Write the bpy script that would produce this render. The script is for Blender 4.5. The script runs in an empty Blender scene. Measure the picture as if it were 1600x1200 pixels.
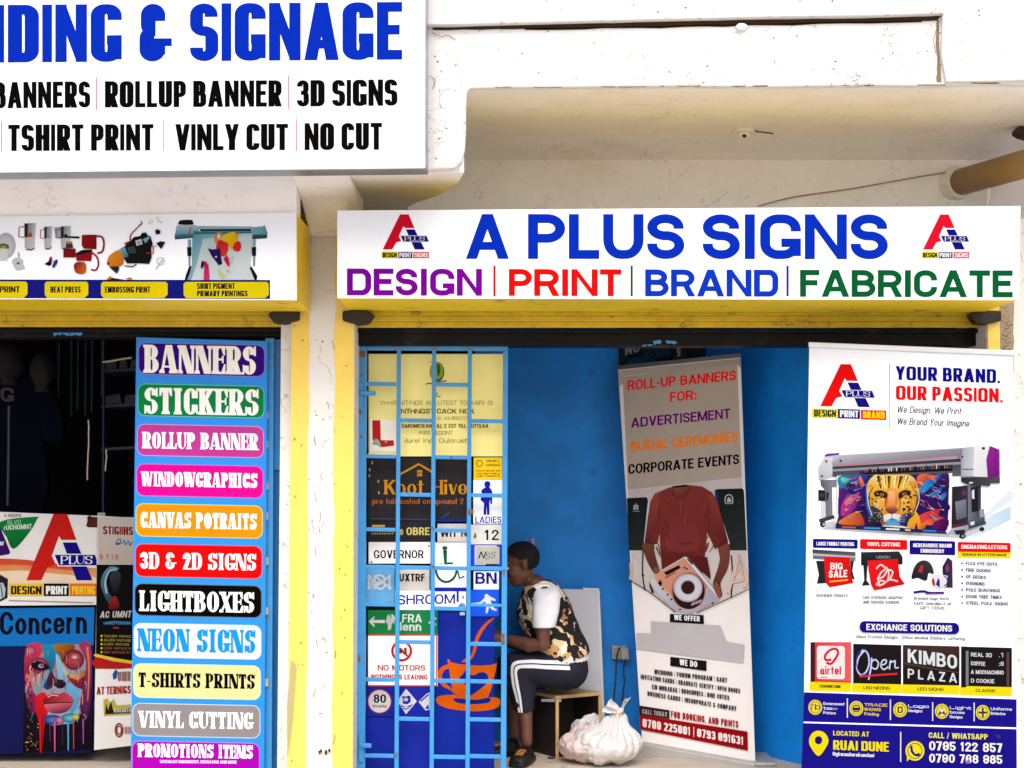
import bpy, bmesh, math, random
from mathutils import Vector, Matrix, noise
from mathutils.geometry import delaunay_2d_cdt

random.seed(7)
SC = bpy.context.scene
COL = SC.collection
R_ = math.radians

# ---------------------------------------------------------------- camera, sky, sun, exposure
FPX, EYE = 2400.0, 1.6
PITCH = math.atan(140.0 / FPX)
cam = bpy.data.objects.new('camera', bpy.data.cameras.new('camera'))
COL.objects.link(cam)
cam.location = (0, 0, EYE)
cam.rotation_euler = (math.pi / 2 + PITCH, 0, 0)
cam.data.sensor_width = 36.0
cam.data.lens = FPX / 1600 * 36.0
cam.data.clip_start = 0.05
cam.data.clip_end = 600
SC.camera = cam

SUN_EL, SUN_AZ = R_(48), R_(-14)          # azimuth measured from straight behind the camera
world = bpy.data.worlds.new('World')
SC.world = world
world.use_nodes = True
wn = world.node_tree
sky = wn.nodes.new('ShaderNodeTexSky')
sky.sky_type = 'NISHITA'
sky.sun_disc = False
sky.sun_elevation = SUN_EL
sky.sun_rotation = math.pi + SUN_AZ
sky.dust_density = 3.0
sky.air_density = 1.0
sky.ozone_density = 1.0
bg = wn.nodes['Background']
wn.links.new(sky.outputs[0], bg.inputs[0])
bg.inputs[1].default_value = 0.15
sun_d = bpy.data.lights.new('sun', 'SUN')
sun_d.energy = 1.5
sun_d.angle = R_(40)
sun_d.color = (1.0, 0.95, 0.88)
sun = bpy.data.objects.new('sun', sun_d)
COL.objects.link(sun)
sd = Vector((math.sin(SUN_AZ) * math.cos(SUN_EL), -math.cos(SUN_AZ) * math.cos(SUN_EL), math.sin(SUN_EL)))
sun.rotation_euler = sd.to_track_quat('Z', 'Y').to_euler()
sun.location = sd * 30
SC.view_settings.view_transform = 'Standard'
SC.view_settings.look = 'None'
SC.view_settings.gamma = 1
SC.view_settings.exposure = 0.68
SC.cycles.max_bounces = 7
SC.cycles.diffuse_bounces = 4

# ---------------------------------------------------------------- helpers
CP, SP = math.cos(PITCH), math.sin(PITCH)


def ray(px, py):
    a, b = (px - 800) / FPX, (600 - py) / FPX
    return Vector((a, CP - b * SP, SP + b * CP))


def at(px, py, Y):
    d = ray(px, py)
    t = Y / d.y
    return Vector((d.x * t, Y, EYE + d.z * t))


class Pl:
    """a vertical plane standing in the place: constant depth, or turned so that it passes two depths"""
    def __init__(s, Y0, x0=None, Y1=None, x1=None):
        if x0 is None:
            s.p, s.n = Vector((0, Y0, 0)), Vector((0, -1, 0))
        else:
            a, b = at(x0, 740, Y0), at(x1, 740, Y1)
            u = (b - a)
            u.z = 0
            u.normalize()
            s.p, s.n = a, Vector((u.y, -u.x, 0))
            if s.n.y > 0:
                s.n = -s.n
        s.o = Vector((0, 0, EYE))

    def pt(s, px, py, off=0.0):
        d = ray(px, py)
        t = (s.p - s.o).dot(s.n) / d.dot(s.n)
        return s.o + d * t + s.n * off


def lin(c):
    o = []
    for v in c[:3]:
        v = max(0, min(255, v)) / 255.0
        o.append(v / 12.92 if v <= 0.04045 else ((v + 0.055) / 1.055) ** 2.4)
    return o


def nm(m, x):
    return m.node_tree.nodes.new(x)


MATS = {}


def mat(name, rgb, rough=0.6, metal=0.0, var=0.12, scale=6.0, bump=0.0, bscale=60.0, dirt=None, dirt_amt=0.0, dscale=3.0, spec=0.4):
    """procedural paint / metal / plastic: base colour broken up by noise, optional dirt patches and bump"""
    if name in MATS:
        return MATS[name]
    m = bpy.data.materials.new(name)
    m.use_nodes = True
    nt = m.node_tree
    L = nt.links.new
    b = nt.nodes['Principled BSDF']
    b.inputs['Roughness'].default_value = rough
    b.inputs['Metallic'].default_value = metal
    b.inputs['Specular IOR Level'].default_value = spec
    geo = nm(m, 'ShaderNodeNewGeometry')
    n1 = nm(m, 'ShaderNodeTexNoise')
    n1.inputs['Scale'].default_value = scale
    n1.inputs['Detail'].default_value = 8
    n1.inputs['Roughness'].default_value = 0.65
    L(geo.outputs['Position'], n1.inputs['Vector'])
    rp = nm(m, 'ShaderNodeValToRGB')
    c = lin(rgb)
    rp.color_ramp.elements[0].position = 0.3
    rp.color_ramp.elements[1].position = 0.7
    rp.color_ramp.elements[0].color = [max(0, v * (1 - var)) for v in c] + [1]
    rp.color_ramp.elements[1].color = [min(1, v * (1 + var * 0.6)) for v in c] + [1]
    L(n1.outputs['Fac'], rp.inputs['Fac'])
    out = rp.outputs['Color']
    if dirt is not None:
        n2 = nm(m, 'ShaderNodeTexNoise')
        n2.inputs['Scale'].default_value = dscale
        n2.inputs['Detail'].default_value = 12
        n2.inputs['Roughness'].default_value = 0.75
        L(geo.outputs['Position'], n2.inputs['Vector'])
        r2 = nm(m, 'ShaderNodeValToRGB')
        r2.color_ramp.elements[0].position = 0.66 - dirt_amt * 0.3
        r2.color_ramp.elements[1].position = 0.74 - dirt_amt * 0.2
        L(n2.outputs['Fac'], r2.inputs['Fac'])
        mx = nm(m, 'ShaderNodeMix')
        mx.data_type = 'RGBA'
        L(r2.outputs['Color'], mx.inputs['Factor'])
        L(out, mx.inputs[6])
        mx.inputs[7].default_value = lin(dirt) + [1]
        out = mx.outputs[2]
    L(out, b.inputs['Base Color'])
    if bump > 0:
        n3 = nm(m, 'ShaderNodeTexNoise')
        n3.inputs['Scale'].default_value = bscale
        n3.inputs['Detail'].default_value = 5
        L(geo.outputs['Position'], n3.inputs['Vector'])
        bp = nm(m, 'ShaderNodeBump')
        bp.inputs['Strength'].default_value = bump
        bp.inputs['Distance'].default_value = 0.004
        L(n3.outputs['Fac'], bp.inputs['Height'])
        L(bp.outputs['Normal'], b.inputs['Normal'])
    MATS[name] = m
    return m


def plaster(name, rgb, stain, amt=0.25, crack=0.6, speck=0.5):
    """painted plaster: soft mottling, rain stains, hairline cracks and peppered specks"""
    m = bpy.data.materials.new(name)
    m.use_nodes = True
    nt = m.node_tree
    L = nt.links.new
    b = nt.nodes['Principled BSDF']
    b.inputs['Roughness'].default_value = 0.85
    b.inputs['Specular IOR Level'].default_value = 0.2
    geo = nm(m, 'ShaderNodeNewGeometry')
    P = geo.outputs['Position']

    def noise_(scale, detail=8, rough=0.65, vec=P, dist=0.0):
        n = nm(m, 'ShaderNodeTexNoise')
        n.inputs['Scale'].default_value = scale
        n.inputs['Detail'].default_value = detail
        n.inputs['Roughness'].default_value = rough
        n.inputs['Distortion'].default_value = dist
        L(vec, n.inputs['Vector'])
        return n.outputs['Fac']

    def ramp(f, p0, p1, c0=(0, 0, 0, 1), c1=(1, 1, 1, 1)):
        r = nm(m, 'ShaderNodeValToRGB')
        r.color_ramp.elements[0].position = p0
        r.color_ramp.elements[1].position = p1
        r.color_ramp.elements[0].color = c0
        r.color_ramp.elements[1].color = c1
        L(f, r.inputs['Fac'])
        return r.outputs['Color']

    def mix(f, a, c, mode='MIX'):
        x = nm(m, 'ShaderNodeMix')
        x.data_type = 'RGBA'
        x.blend_type = mode
        if isinstance(f, float):
            x.inputs['Factor'].default_value = f
        else:
            L(f, x.inputs['Factor'])
        L(a, x.inputs[6])
        if isinstance(c, list):
            x.inputs[7].default_value = c
        else:
            L(c, x.inputs[7])
        return x.outputs[2]

    def mul(a, k):
        x = nm(m, 'ShaderNodeMath')
        x.operation = 'MULTIPLY'
        L(a, x.inputs[0])
        if isinstance(k, float):
            x.inputs[1].default_value = k
        else:
            L(k, x.inputs[1])
        return x.outputs[0]
    c = lin(rgb)
    base = ramp(noise_(2.2), 0.3, 0.72, [v * 0.93 for v in c] + [1], [min(1, v * 1.03) for v in c] + [1])
    st = ramp(noise_(1.3, 12, 0.7, dist=0.4), 0.52, 0.8)
    col = mix(mul(st, amt), base, lin(stain) + [1])
    # cracks
    w = nm(m, 'ShaderNodeTexNoise')
    w.inputs['Scale'].default_value = 5.0
    w.inputs['Detail'].default_value = 6
    L(P, w.inputs['Vector'])
    vm = nm(m, 'ShaderNodeVectorMath')
    vm.operation = 'MULTIPLY_ADD'
    L(w.outputs['Color'], vm.inputs[0])
    vm.inputs[1].default_value = (0.45, 0.45, 0.45)
    L(P, vm.inputs[2])
    vo = nm(m, 'ShaderNodeTexVoronoi')
    vo.feature = 'DISTANCE_TO_EDGE'
    vo.inputs['Scale'].default_value = 3.2
    L(vm.outputs[0], vo.inputs['Vector'])
    cr = ramp(vo.outputs['Distance'], 0.004, 0.013, (1, 1, 1, 1), (0, 0, 0, 1))
    gate = ramp(noise_(4.0, 6), 0.50, 0.60)
    col = mix(mul(mul(cr, gate), crack), col, lin((74, 58, 44)) + [1])
    # specks
    v2 = nm(m, 'ShaderNodeTexVoronoi')
    v2.inputs['Scale'].default_value = 22
    L(P, v2.inputs['Vector'])
    sp = ramp(v2.outputs['Distance'], 0.07, 0.15, (1, 1, 1, 1), (0, 0, 0, 1))
    g2 = ramp(noise_(5, 6), 0.49, 0.57)
    col = mix(mul(mul(sp, g2), speck), col, lin((70, 56, 44)) + [1])
    # fine scratches
    v3 = nm(m, 'ShaderNodeTexVoronoi')
    v3.feature = 'DISTANCE_TO_EDGE'
    v3.inputs['Scale'].default_value = 13
    L(vm.outputs[0], v3.inputs['Vector'])
    c3 = ramp(v3.outputs['Distance'], 0.012, 0.035, (1, 1, 1, 1), (0, 0, 0, 1))
    g3 = ramp(noise_(8.5, 6), 0.54, 0.63)
    col = mix(mul(mul(c3, g3), min(1.0, crack * 1.4)), col, lin((96, 78, 60)) + [1])
    L(col, b.inputs['Base Color'])
    bp = nm(m, 'ShaderNodeBump')
    bp.inputs['Strength'].default_value = 0.35
    bp.inputs['Distance'].default_value = 0.006
    L(noise_(22, 9, 0.6), bp.inputs['Height'])
    b2 = nm(m, 'ShaderNodeBump')
    b2.inputs['Strength'].default_value = 0.4
    b2.inputs['Distance'].default_value = 0.004
    b2.invert = True
    L(mul(cr, gate), b2.inputs['Height'])
    L(bp.outputs['Normal'], b2.inputs['Normal'])
    L(b2.outputs['Normal'], b.inputs['Normal'])
    MATS[name] = m
    return m


def print_mat(name='printed_vinyl', rough=0.7):
    """ink on vinyl: the colour of every printed shape comes from the mesh, with faint wear from noise"""
    if name in MATS:
        return MATS[name]
    m = bpy.data.materials.new(name)
    m.use_nodes = True
    nt = m.node_tree
    L = nt.links.new
    b = nt.nodes['Principled BSDF']
    b.inputs['Roughness'].default_value = rough
    b.inputs['Specular IOR Level'].default_value = 0.03
    a = nm(m, 'ShaderNodeVertexColor')
    a.layer_name = 'Col'
    geo = nm(m, 'ShaderNodeNewGeometry')
    n = nm(m, 'ShaderNodeTexNoise')
    n.inputs['Scale'].default_value = 9
    n.inputs['Detail'].default_value = 9
    L(geo.outputs['Position'], n.inputs['Vector'])
    r = nm(m, 'ShaderNodeValToRGB')
    r.color_ramp.elements[0].position = 0.25
    r.color_ramp.elements[1].position = 0.75
    r.color_ramp.elements[0].color = (0.92, 0.91, 0.9, 1)
    r.color_ramp.elements[1].color = (1, 1, 1, 1)
    L(n.outputs['Fac'], r.inputs['Fac'])
    x = nm(m, 'ShaderNodeMix')
    x.data_type = 'RGBA'
    x.blend_type = 'MULTIPLY'
    x.inputs['Factor'].default_value = 1.0
    L(a.outputs['Color'], x.inputs[6])
    L(r.outputs['Color'], x.inputs[7])
    L(x.outputs[2], b.inputs['Base Color'])
    MATS[name] = m
    return m


def thing(name, label, cat, loc, group=None):
    o = bpy.data.objects.new(name, None)
    COL.objects.link(o)
    o.location = loc
    o.empty_display_size = 0.1
    o['label'] = label
    o['category'] = cat
    if group:
        o['group'] = group
    return o


def tag(o, label, cat, group=None):
    o['label'] = label
    o['category'] = cat
    if group:
        o['group'] = group
    return o


def world_base(parent):
    v = Vector((0, 0, 0))
    while parent is not None:
        v += parent.location
        parent = parent.parent
    return v


def link(name, verts, faces, m, parent=None, smooth=False, cols=None, bevel=0.0, seg=2, loc=None):
    """one mesh object from world coordinates; its origin sits on its parent's origin, or at loc"""
    base = world_base(parent)
    if parent is None and loc is not None:
        base = Vector(loc)
    me = bpy.data.meshes.new(name)
    me.from_pydata([tuple(Vector(v) - base) for v in verts], [], faces)
    if cols is not None:
        ca = me.color_attributes.new('Col', 'FLOAT_COLOR', 'POINT')
        flat = []
        for c in cols:
            flat += [c[0], c[1], c[2], 1.0]
        ca.data.foreach_set('color', flat)
    me.materials.append(m)
    me.update()
    if smooth:
        for p in me.polygons:
            p.use_smooth = True
    o = bpy.data.objects.new(name, me)
    COL.objects.link(o)
    if parent is not None:
        o.parent = parent
    else:
        o.location = base
    if bevel > 0:
        bv = o.modifiers.new('bevel', 'BEVEL')
        bv.width = bevel
        bv.segments = seg
        bv.limit_method = 'ANGLE'
    return o


class MB:
    """collects shapes that become ONE mesh"""
    def __init__(s):
        s.v, s.f = [], []

    def add(s, v, f):
        n = len(s.v)
        s.v += [Vector(p) for p in v]
        s.f += [[i + n for i in q] for q in f]
        return s

    def box(s, x0, y0, z0, x1, y1, z1):
        v = [(x, y, z) for z in (z0, z1) for y in (y0, y1) for x in (x0, x1)]
        return s.add(v, [(0, 2, 3, 1), (4, 5, 7, 6), (0, 1, 5, 4), (2, 6, 7, 3), (1, 3, 7, 5), (0, 4, 6, 2)])

    def prism(s, pts, d):
        """closed outline pts (world) pushed along vector d"""
        n = len(pts)
        d = Vector(d)
        v = [Vector(p) for p in pts] + [Vector(p) + d for p in pts]
        f = [list(range(n)), list(range(2 * n - 1, n - 1, -1))]
        for i in range(n):
            j = (i + 1) % n
            f.append([j, i, i + n, j + n])
        return s.add(v, f)

    def slab(s, pl, pts, thick, off=0.0):
        return s.prism([pl.pt(x, y, off) for x, y in pts], -pl.n * thick)

    def tube(s, pts, r, n=10, caps=True):
        pts = [Vector(p) for p in pts]
        rings = []
        up = Vector((0.31, 0.2, 0.93))
        for i, p in enumerate(pts):
            a = pts[max(0, i - 1)]
            b = pts[min(len(pts) - 1, i + 1)]
            t = (b - a).normalized()
            x = t.cross(up)
            if x.length < 1e-3:
                x = t.cross(Vector((1, 0, 0)))
            x.normalize()
            y = t.cross(x)
            rr = r[i] if isinstance(r, (list, tuple)) else r
            rings.append([p + (x * math.cos(2 * math.pi * k / n) + y * math.sin(2 * math.pi * k / n)) * rr for k in range(n)])
        v = [q for rg in rings for q in rg]
        f = []
        for i in range(len(rings) - 1):
            for k in range(n):
                k2 = (k + 1) % n
                f.append([i * n + k, i * n + k2, (i + 1) * n + k2, (i + 1) * n + k])
        if caps:
            f.append(list(range(n))[::-1])
            f.append([(len(rings) - 1) * n + k for k in range(n)])
        return s.add(v, f)

    def ell(s, c, rx, ry, rz, nu=20, nv=12, rot=None):
        c = Vector(c)
        v = []
        for j in range(nv + 1):
            th = math.pi * j / nv
            for i in range(nu):
                ph = 2 * math.pi * i / nu
                p = Vector((rx * math.sin(th) * math.cos(ph), ry * math.sin(th) * math.sin(ph), rz * math.cos(th)))
                if rot is not None:
                    p = rot @ p
                v.append(c + p)
        f = []
        for j in range(nv):
            for i in range(nu):
                i2 = (i + 1) % nu
                f.append([j * nu + i, (j + 1) * nu + i, (j + 1) * nu + i2, j * nu + i2])
        return s.add(v, f)

    def loft(s, rings, n=20, a0=0.0, a1=2 * math.pi, caps=True):
        """rings: (centre, u axis half vector, v axis half vector)"""
        full = abs(a1 - a0 - 2 * math.pi) < 1e-6
        v = []
        m = n if full else n + 1
        for c, u, w in rings:
            for k in range(m):
                a = a0 + (a1 - a0) * k / n
                v.append(Vector(c) + Vector(u) * math.cos(a) + Vector(w) * math.sin(a))
        f = []
        for i in range(len(rings) - 1):
            for k in range(n):
                k2 = (k + 1) % m
                f.append([i * m + k, i * m + k2, (i + 1) * m + k2, (i + 1) * m + k])
        if caps and full:
            f.append(list(range(m))[::-1])
            f.append([(len(rings) - 1) * m + k for k in range(m)])
        return s.add(v, f)

    def build(s, name, m, parent=None, **k):
        return link(name, s.v, s.f, m, parent, **k)


def smooth_line(pts, n=6, closed=True):
    """Catmull-Rom through 2-D points"""
    out = []
    N = len(pts)
    rng = range(N if closed else N - 1)
    for i in rng:
        if closed:
            p0, p1, p2, p3 = pts[(i - 1) % N], pts[i], pts[(i + 1) % N], pts[(i + 2) % N]
        else:
            p0, p1, p2, p3 = pts[max(0, i - 1)], pts[i], pts[i + 1], pts[min(N - 1, i + 2)]
        for k in range(n):
            t = k / n
            q = []
            for a, b, c, d in zip(p0, p1, p2, p3):
                q.append(0.5 * ((2 * b) + (c - a) * t + (2 * a - 5 * b + 4 * c - d) * t * t + (3 * b - a - 3 * c + d) * t ** 3))
            out.append(tuple(q))
    if not closed:
        out.append(tuple(pts[-1]))
    return out


# ---------------------------------------------------------------- lettering: letters are drawn as strokes and fused
class Font:
    def __init__(s, T, H, t=None, rx=0.3, ry=0.3, serif=0.0, sh=0.06, gap=0.1, space=0.3, wf=1.0):
        s.T, s.H, s.t, s.rx, s.ry, s.serif, s.sh, s.gap, s.space = T, H, (T if t is None else t), rx, ry, serif, sh, gap, space


DIN = Font(0.225, 0.20, rx=0.40, ry=0.42, gap=0.085, space=0.26)
IMPACT = Font(0.26, 0.17, rx=0.24, ry=0.20, gap=0.055, space=0.2)
COND = Font(0.255, 0.16, rx=0.22, ry=0.2, gap=0.06, space=0.2)
SERIF = Font(0.215, 0.075, 0.085, rx=0.5, ry=0.42, serif=0.05, sh=0.075, gap=0.075, space=0.26)
ROMAN = Font(0.19, 0.06, 0.06, rx=0.5, ry=0.5, serif=0.06, sh=0.05, gap=0.1, space=0.3)
SANS = Font(0.175, 0.15, rx=0.4, ry=0.42, gap=0.1, space=0.3)
THIN = Font(0.10, 0.09, rx=0.4, ry=0.42, gap=0.13, space=0.32)
BOLD = Font(0.22, 0.17, rx=0.36, ry=0.4, gap=0.09, space=0.3)
WID = dict(A=.72, B=.62, C=.60, D=.64, E=.52, F=.50, G=.64, H=.64, I=.2, J=.42, K=.64, L=.48, M=.80, N=.66, O=.66, P=.58, Q=.66, R=.62,
           S=.58, T=.54, U=.63, V=.66, W=.96, X=.64, Y=.64, Z=.56, a=.5, b=.52, c=.46, d=.52, e=.5, f=.32, g=.52, h=.5, i=.16, j=.2, k=.48,
           l=.16, m=.78, n=.5, o=.52, p=.52, q=.52, r=.34, s=.46, t=.34, u=.5, v=.48, w=.72, x=.48, y=.48, z=.44)
WID.update({'0': .56, '1': .34, '2': .54, '3': .54, '4': .58, '5': .54, '6': .56, '7': .52, '8': .56, '9': .56, '&': .72, '-': .3, '.': .17, ',': .17,
            ':': .17, '|': .12, '/': .36, "'": .14, '(': .25, ')': .25, '+': .5, '*': .2})
GC = {}


def wid(ch, F):
    if ch == ' ':
        return F.space
    if F.serif and ch == 'I':
        return .36
    return WID.get(ch, .5)


def glyph(ch, w, F):
    """triangles of one letter, cap height 1"""
    key = (ch, round(w, 2), id(F))
    if key in GC:
        return GC[key]
    w = max(round(w, 2), 0.06)
    P = []
    T, H, t, S, sh = min(F.T, w * 0.46), F.H, min(F.t, w * 0.46), F.serif, F.sh
    if ch in 'IiljL1T|.,:;\'fr':
        T = min(F.T, w) if ch in 'Iil|.,:\'j' else T
    if ch == 'I' and S:
        T = min(F.T, w - 2 * S)

    def R(x0, y0, x1, y1):
        if x1 > x0 + 1e-4 and y1 > y0 + 1e-4:
            P.append([(x0, y0), (x1, y0), (x1, y1), (x0, y1)])

    def Q(*p):
        P.append(list(p))

    def ser(xc, half, top):
        if S:
            y = 1 - sh if top else 0
            R(xc - half - S, y, xc + half + S, y + sh)
            if not top:
                Q((xc - half - S, sh), (xc + half + S, sh), (xc + half, sh * 1.9), (xc - half, sh * 1.9))
            else:
                Q((xc - half - S, 1 - sh), (xc - half, 1 - sh * 1.9), (xc + half, 1 - sh * 1.9), (xc + half + S, 1 - sh))

    def ST(x, y0, y1, th, top=True, bot=True):
        R(x, y0, x + th, y1)
        if S and top and y1 > 0.9:
            ser(x + th / 2, th / 2, True)
        if S and bot and y0 < 0.1:
            ser(x + th / 2, th / 2, False)

    def RR(x0, y0, x1, y1, parts, rx=None, ry=None, tl=None, tr=None):
        """pieces of a rounded ring: outer radii a, b; the inner edge keeps the stem widths"""
        a = min(F.rx if rx is None else rx, (x1 - x0) / 2)
        b = min(F.ry if ry is None else ry, (y1 - y0) / 2)
        tl_, tr_ = tl or T, tr or T
        iw, ih = max(.004, (x1 - x0) - tl_ - tr_), max(.004, (y1 - y0) - 2 * H)
        ai = min(iw / 2, max(a - max(tl_, tr_), .30 * iw))
        bi = min(ih / 2, max(b - H, .10 * ih))
        N = 8
        for c in parts.split():
            if len(c) == 2:
                le, to = c[1] == 'L', c[0] == 'T'
                sx, sy = (-1 if le else 1), (1 if to else -1)
                cx, cy = (x0 + a if le else x1 - a), (y1 - b if to else y0 + b)
                ix, iy = (x0 + tl_ + ai if le else x1 - tr_ - ai), (y1 - H - bi if to else y0 + H + bi)
                for k in range(N):
                    q = []
                    for g in (k, k + 1):
                        an = math.pi / 2 * g / N
                        q.append((cx + sx * a * math.cos(an), cy + sy * b * math.sin(an)))
                    for g in (k + 1, k):
                        an = math.pi / 2 * g / N
                        q.append((ix + sx * ai * math.cos(an), iy + sy * bi * math.sin(an)))
                    P.append(q)
            elif c == 'T':
                Q((x0 + a - .002, y1), (x1 - a + .002, y1), (x1 - tr_ - ai + .002, y1 - H), (x0 + tl_ + ai - .002, y1 - H))
            elif c == 'B':
                Q((x0 + a - .002, y0), (x1 - a + .002, y0), (x1 - tr_ - ai + .002, y0 + H), (x0 + tl_ + ai - .002, y0 + H))
            elif c == 'L':
                Q((x0, y0 + b - .002), (x0, y1 - b + .002), (x0 + tl_, y1 - H - bi + .002), (x0 + tl_, y0 + H + bi - .002))
            elif c == 'R':
                Q((x1, y0 + b - .002), (x1, y1 - b + .002), (x1 - tr_, y1 - H - bi + .002), (x1 - tr_, y0 + H + bi - .002))
        return a, b, ai, H + bi

    def stub(x0, x1, ye, yo, yi, outer_right):
        """short straight end of a bowl: from ye to the bowl's outer (yo) and inner (yi) ends"""
        Q((x0, ye), (x1, ye), (x1, yo if outer_right else yi), (x0, yi if outer_right else yo))

    def arcp(cx, cy, r, a0, a1, th, n=10):
        for k in range(n):
            q = []
            for g in (k, k + 1):
                an = R_(a0 + (a1 - a0) * g / n)
                q.append((cx + r * math.cos(an), cy + r * math.sin(an)))
            for g in (k + 1, k):
                an = R_(a0 + (a1 - a0) * g / n)
                q.append((cx + (r - th) * math.cos(an), cy + (r - th) * math.sin(an)))
            P.append(q)

    ALL = 'TL TR BL BR T B L R'
    m = 0.52
    x = 0.72          # lower-case height
    Td = min(T * 1.08, w * (.37 if not S else .5))
    u = ch.upper() if False else ch
    if u in 'OQ0':
        RR(0, 0, w, 1, ALL)
        if u == 'Q':
            Q((w * .5, .25), (w * .62, .34), (w * 1.02, -.02), (w * .84, -.1))
    elif u == 'A':
        a0 = w / 2 - Td / 2
        tl = t * 1.1 if S else Td
        Q((0, 0), (tl, 0), (a0 + tl, 1), (a0, 1))
        Q((w - Td, 0), (w, 0), (a0 + Td, 1), (a0, 1))
        yb = 0.2
        R(w * .2, yb, w * .8, yb + H * .9)
        if S:
            ser(tl / 2, tl / 2, False)
            ser(w - Td / 2, Td / 2, False)
    elif u in 'BPR':
        ST(0, 0, 1, T)
        if S:
            R(-S, 1 - sh, T, 1)
        mm = m if u == 'B' else 0.46
        w1 = w * (.94 if u == 'B' else 1)
        a, b, ai, bi = RR(0, mm - H / 2, w1, 1, 'TR BR R')
        R(0, 1 - H, w1 - a, 1)
        R(0, mm - H / 2, w1 - a, mm + H / 2)
        if u == 'B':
            a, b, ai, bi = RR(0, 0, w, mm + H / 2, 'TR BR R')
            R(0, 0, w - a, H)
            R(0, mm - H / 2, w - a, mm + H / 2)
        if u == 'R':
            Q((w - T * 1.05, 0), (w * 1.03, 0), (w * .74, mm), (w * .74 - T * 1.05, mm))
            if S:
                R(w - T * 1.05, 0, w * 1.03 + S, sh)
    elif u == 'C' or u == 'G':
        a, b, ai, bi = RR(0, 0, w, 1, 'TL T TR L BL B BR', ry=min(F.ry, .34))
        e = .04
        stub(w - T, w, 1 - max(b, bi) - e, 1 - b, 1 - bi, True)
        if u == 'C':
            stub(w - T, w, max(b, bi) + e, b, bi, True)
        else:
            R(w - T, b * .2, w, .46 if not S else .42)
            if not S:
                R(w * .52, .46 - H * .95, w, .46)
        if S:
            R(w - .05, .72 if u == 'G' else .62, w + .01, 1)
            if u == 'G':
                R(w * .48, .33, w + .06, .42)
            if u == 'C':
                R(w - .05, .02, w + .01, .3)
    elif u == 'D':
        ST(0, 0, 1, T)
        a, b, ai, bi = RR(0, 0, w, 1, 'TR BR R', rx=min(F.rx, .34) if not S else None, ry=min(F.ry, .36) if not S else None)
        R(0, 1 - H, w - a, 1)
        R(0, 0, w - a, H)
    elif u in 'EF':
        ST(0, 0, 1, T)
        R(0, 1 - H, w, 1)
        R(0, m - H / 2, w * .9, m + H / 2)
        if u == 'E':
            R(0, 0, w, H)
        if S:
            Q((w - .05, .68), (w + .01, .66), (w + .01, 1), (w - .13, 1 - H))
            R(w * .9 - .06, m - .13, w * .9, m + .13)
            if u == 'E':
                Q((w - .12, H), (w + .01, 0), (w + .03, .36), (w - .03, .34))
    elif u == 'H':
        ST(0, 0, 1, T)
        ST(w - T, 0, 1, T)
        R(0, m - H / 2, w, m + H / 2)
    elif u == 'I':
        x0 = w / 2 - T / 2
        ST(x0, 0, 1, T)
    elif u == 'J':
        a, b, ai, bi = RR(0, 0, w, 1, 'BR BL B')
        R(w - T, b, w, 1)
        R(0, b, T, b + .1)
    elif u == 'K':
        ST(0, 0, 1, T)
        Q((T * .9, .36), (T * .9, .36 + T * 1.2), (w - Td, 1), (w, 1))
        Q((w - Td * .98, 0), (w * 1.03, 0), (w * .55, .66), (w * .36, .46))
        if S:
            R(w - Td - S, 1 - sh, w + S * .6, 1)
            R(w - Td - S * .6, 0, w * 1.03 + S * .6, sh)
    elif u == 'L':
        ST(0, 0, 1, T)
        R(0, 0, w, H)
        if S:
            Q((w - .12, H), (w + .01, 0), (w + .03, .36), (w - .03, .34))
    elif u == 'M':
        tl = t if S else T
        ST(0, 0, 1, tl)
        ST(w - T, 0, 1, T)
        Q((0, 1), (Td, 1), (w / 2 + Td * .45, .06), (w / 2 - Td * .45, .06))
        Q((w / 2 - tl * .5, .06), (w / 2 + tl * .5, .06), (w, 1), (w - tl * 1.08, 1))
    elif u == 'N':
        tl = t if S else (min(T, w * .36))
        ST(0, 0, 1, tl)
        ST(w - tl, 0, 1, tl, bot=False)
        dd = Td * 1.05 if S else tl * .92
        Q((0, 1), (dd, 1), (w, 0), (w - dd, 0))
    elif u == 'S':
        ub = RR(0, m - H / 2, w * .98, 1, 'TL T TR L BL B')
        lb = RR(0, 0, w, m + H / 2, 'TR R BR B BL T')
        R(w * .4, m - H / 2, w * .6, m + H / 2)
        e = .035
        stub(w * .98 - T, w * .98, 1 - max(ub[1], ub[3]) - e, 1 - ub[1], 1 - ub[3], True)
        stub(0, T, max(lb[1], lb[3]) + e, lb[1], lb[3], False)
        if S:
            R(w * .98 - .055, .66, w, 1)
            R(-.005, 0, .05, .34)
    elif u == 'T':
        R(0, 1 - H, w, 1)
        ST(w / 2 - T / 2, 0, 1, T, top=False)
        if S:
            Q((-.01, .68), (.05, .7), (.14, 1 - H), (-.01, 1))
            Q((w - .05, .7), (w + .01, .68), (w + .01, 1), (w - .14, 1 - H))
    elif u == 'U':
        tr = t if S else T
        a, b, ai, bi = RR(0, 0, w, 1, 'BL B BR', tr=tr)
        ST(0, b, 1, T, bot=False)
        ST(w - tr, b, 1, tr, bot=False)
    elif u in 'Vv':
        h = 1 if u == 'V' else x
        tr = t * 1.1 if S else Td
        Q((0, h), (w / 2 - Td * .5, 0), (w / 2 + Td * .5, 0), (Td, h))
        Q((w, h), (w - tr, h), (w / 2 + Td * .5 - tr, 0), (w / 2 + Td * .5, 0))
        if S and u == 'V':
            ser(Td / 2, Td / 2, True)
            ser(w - tr / 2, tr / 2, True)
    elif u in 'Ww':
        h = 1 if u == 'W' else x
        tn = t * 1.1 if S else T
        tk = T
        q = w / 4
        Q((0, h), (q + .02 - tk / 2, 0), (q + .02 + tk / 2, 0), (tk, h))
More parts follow.
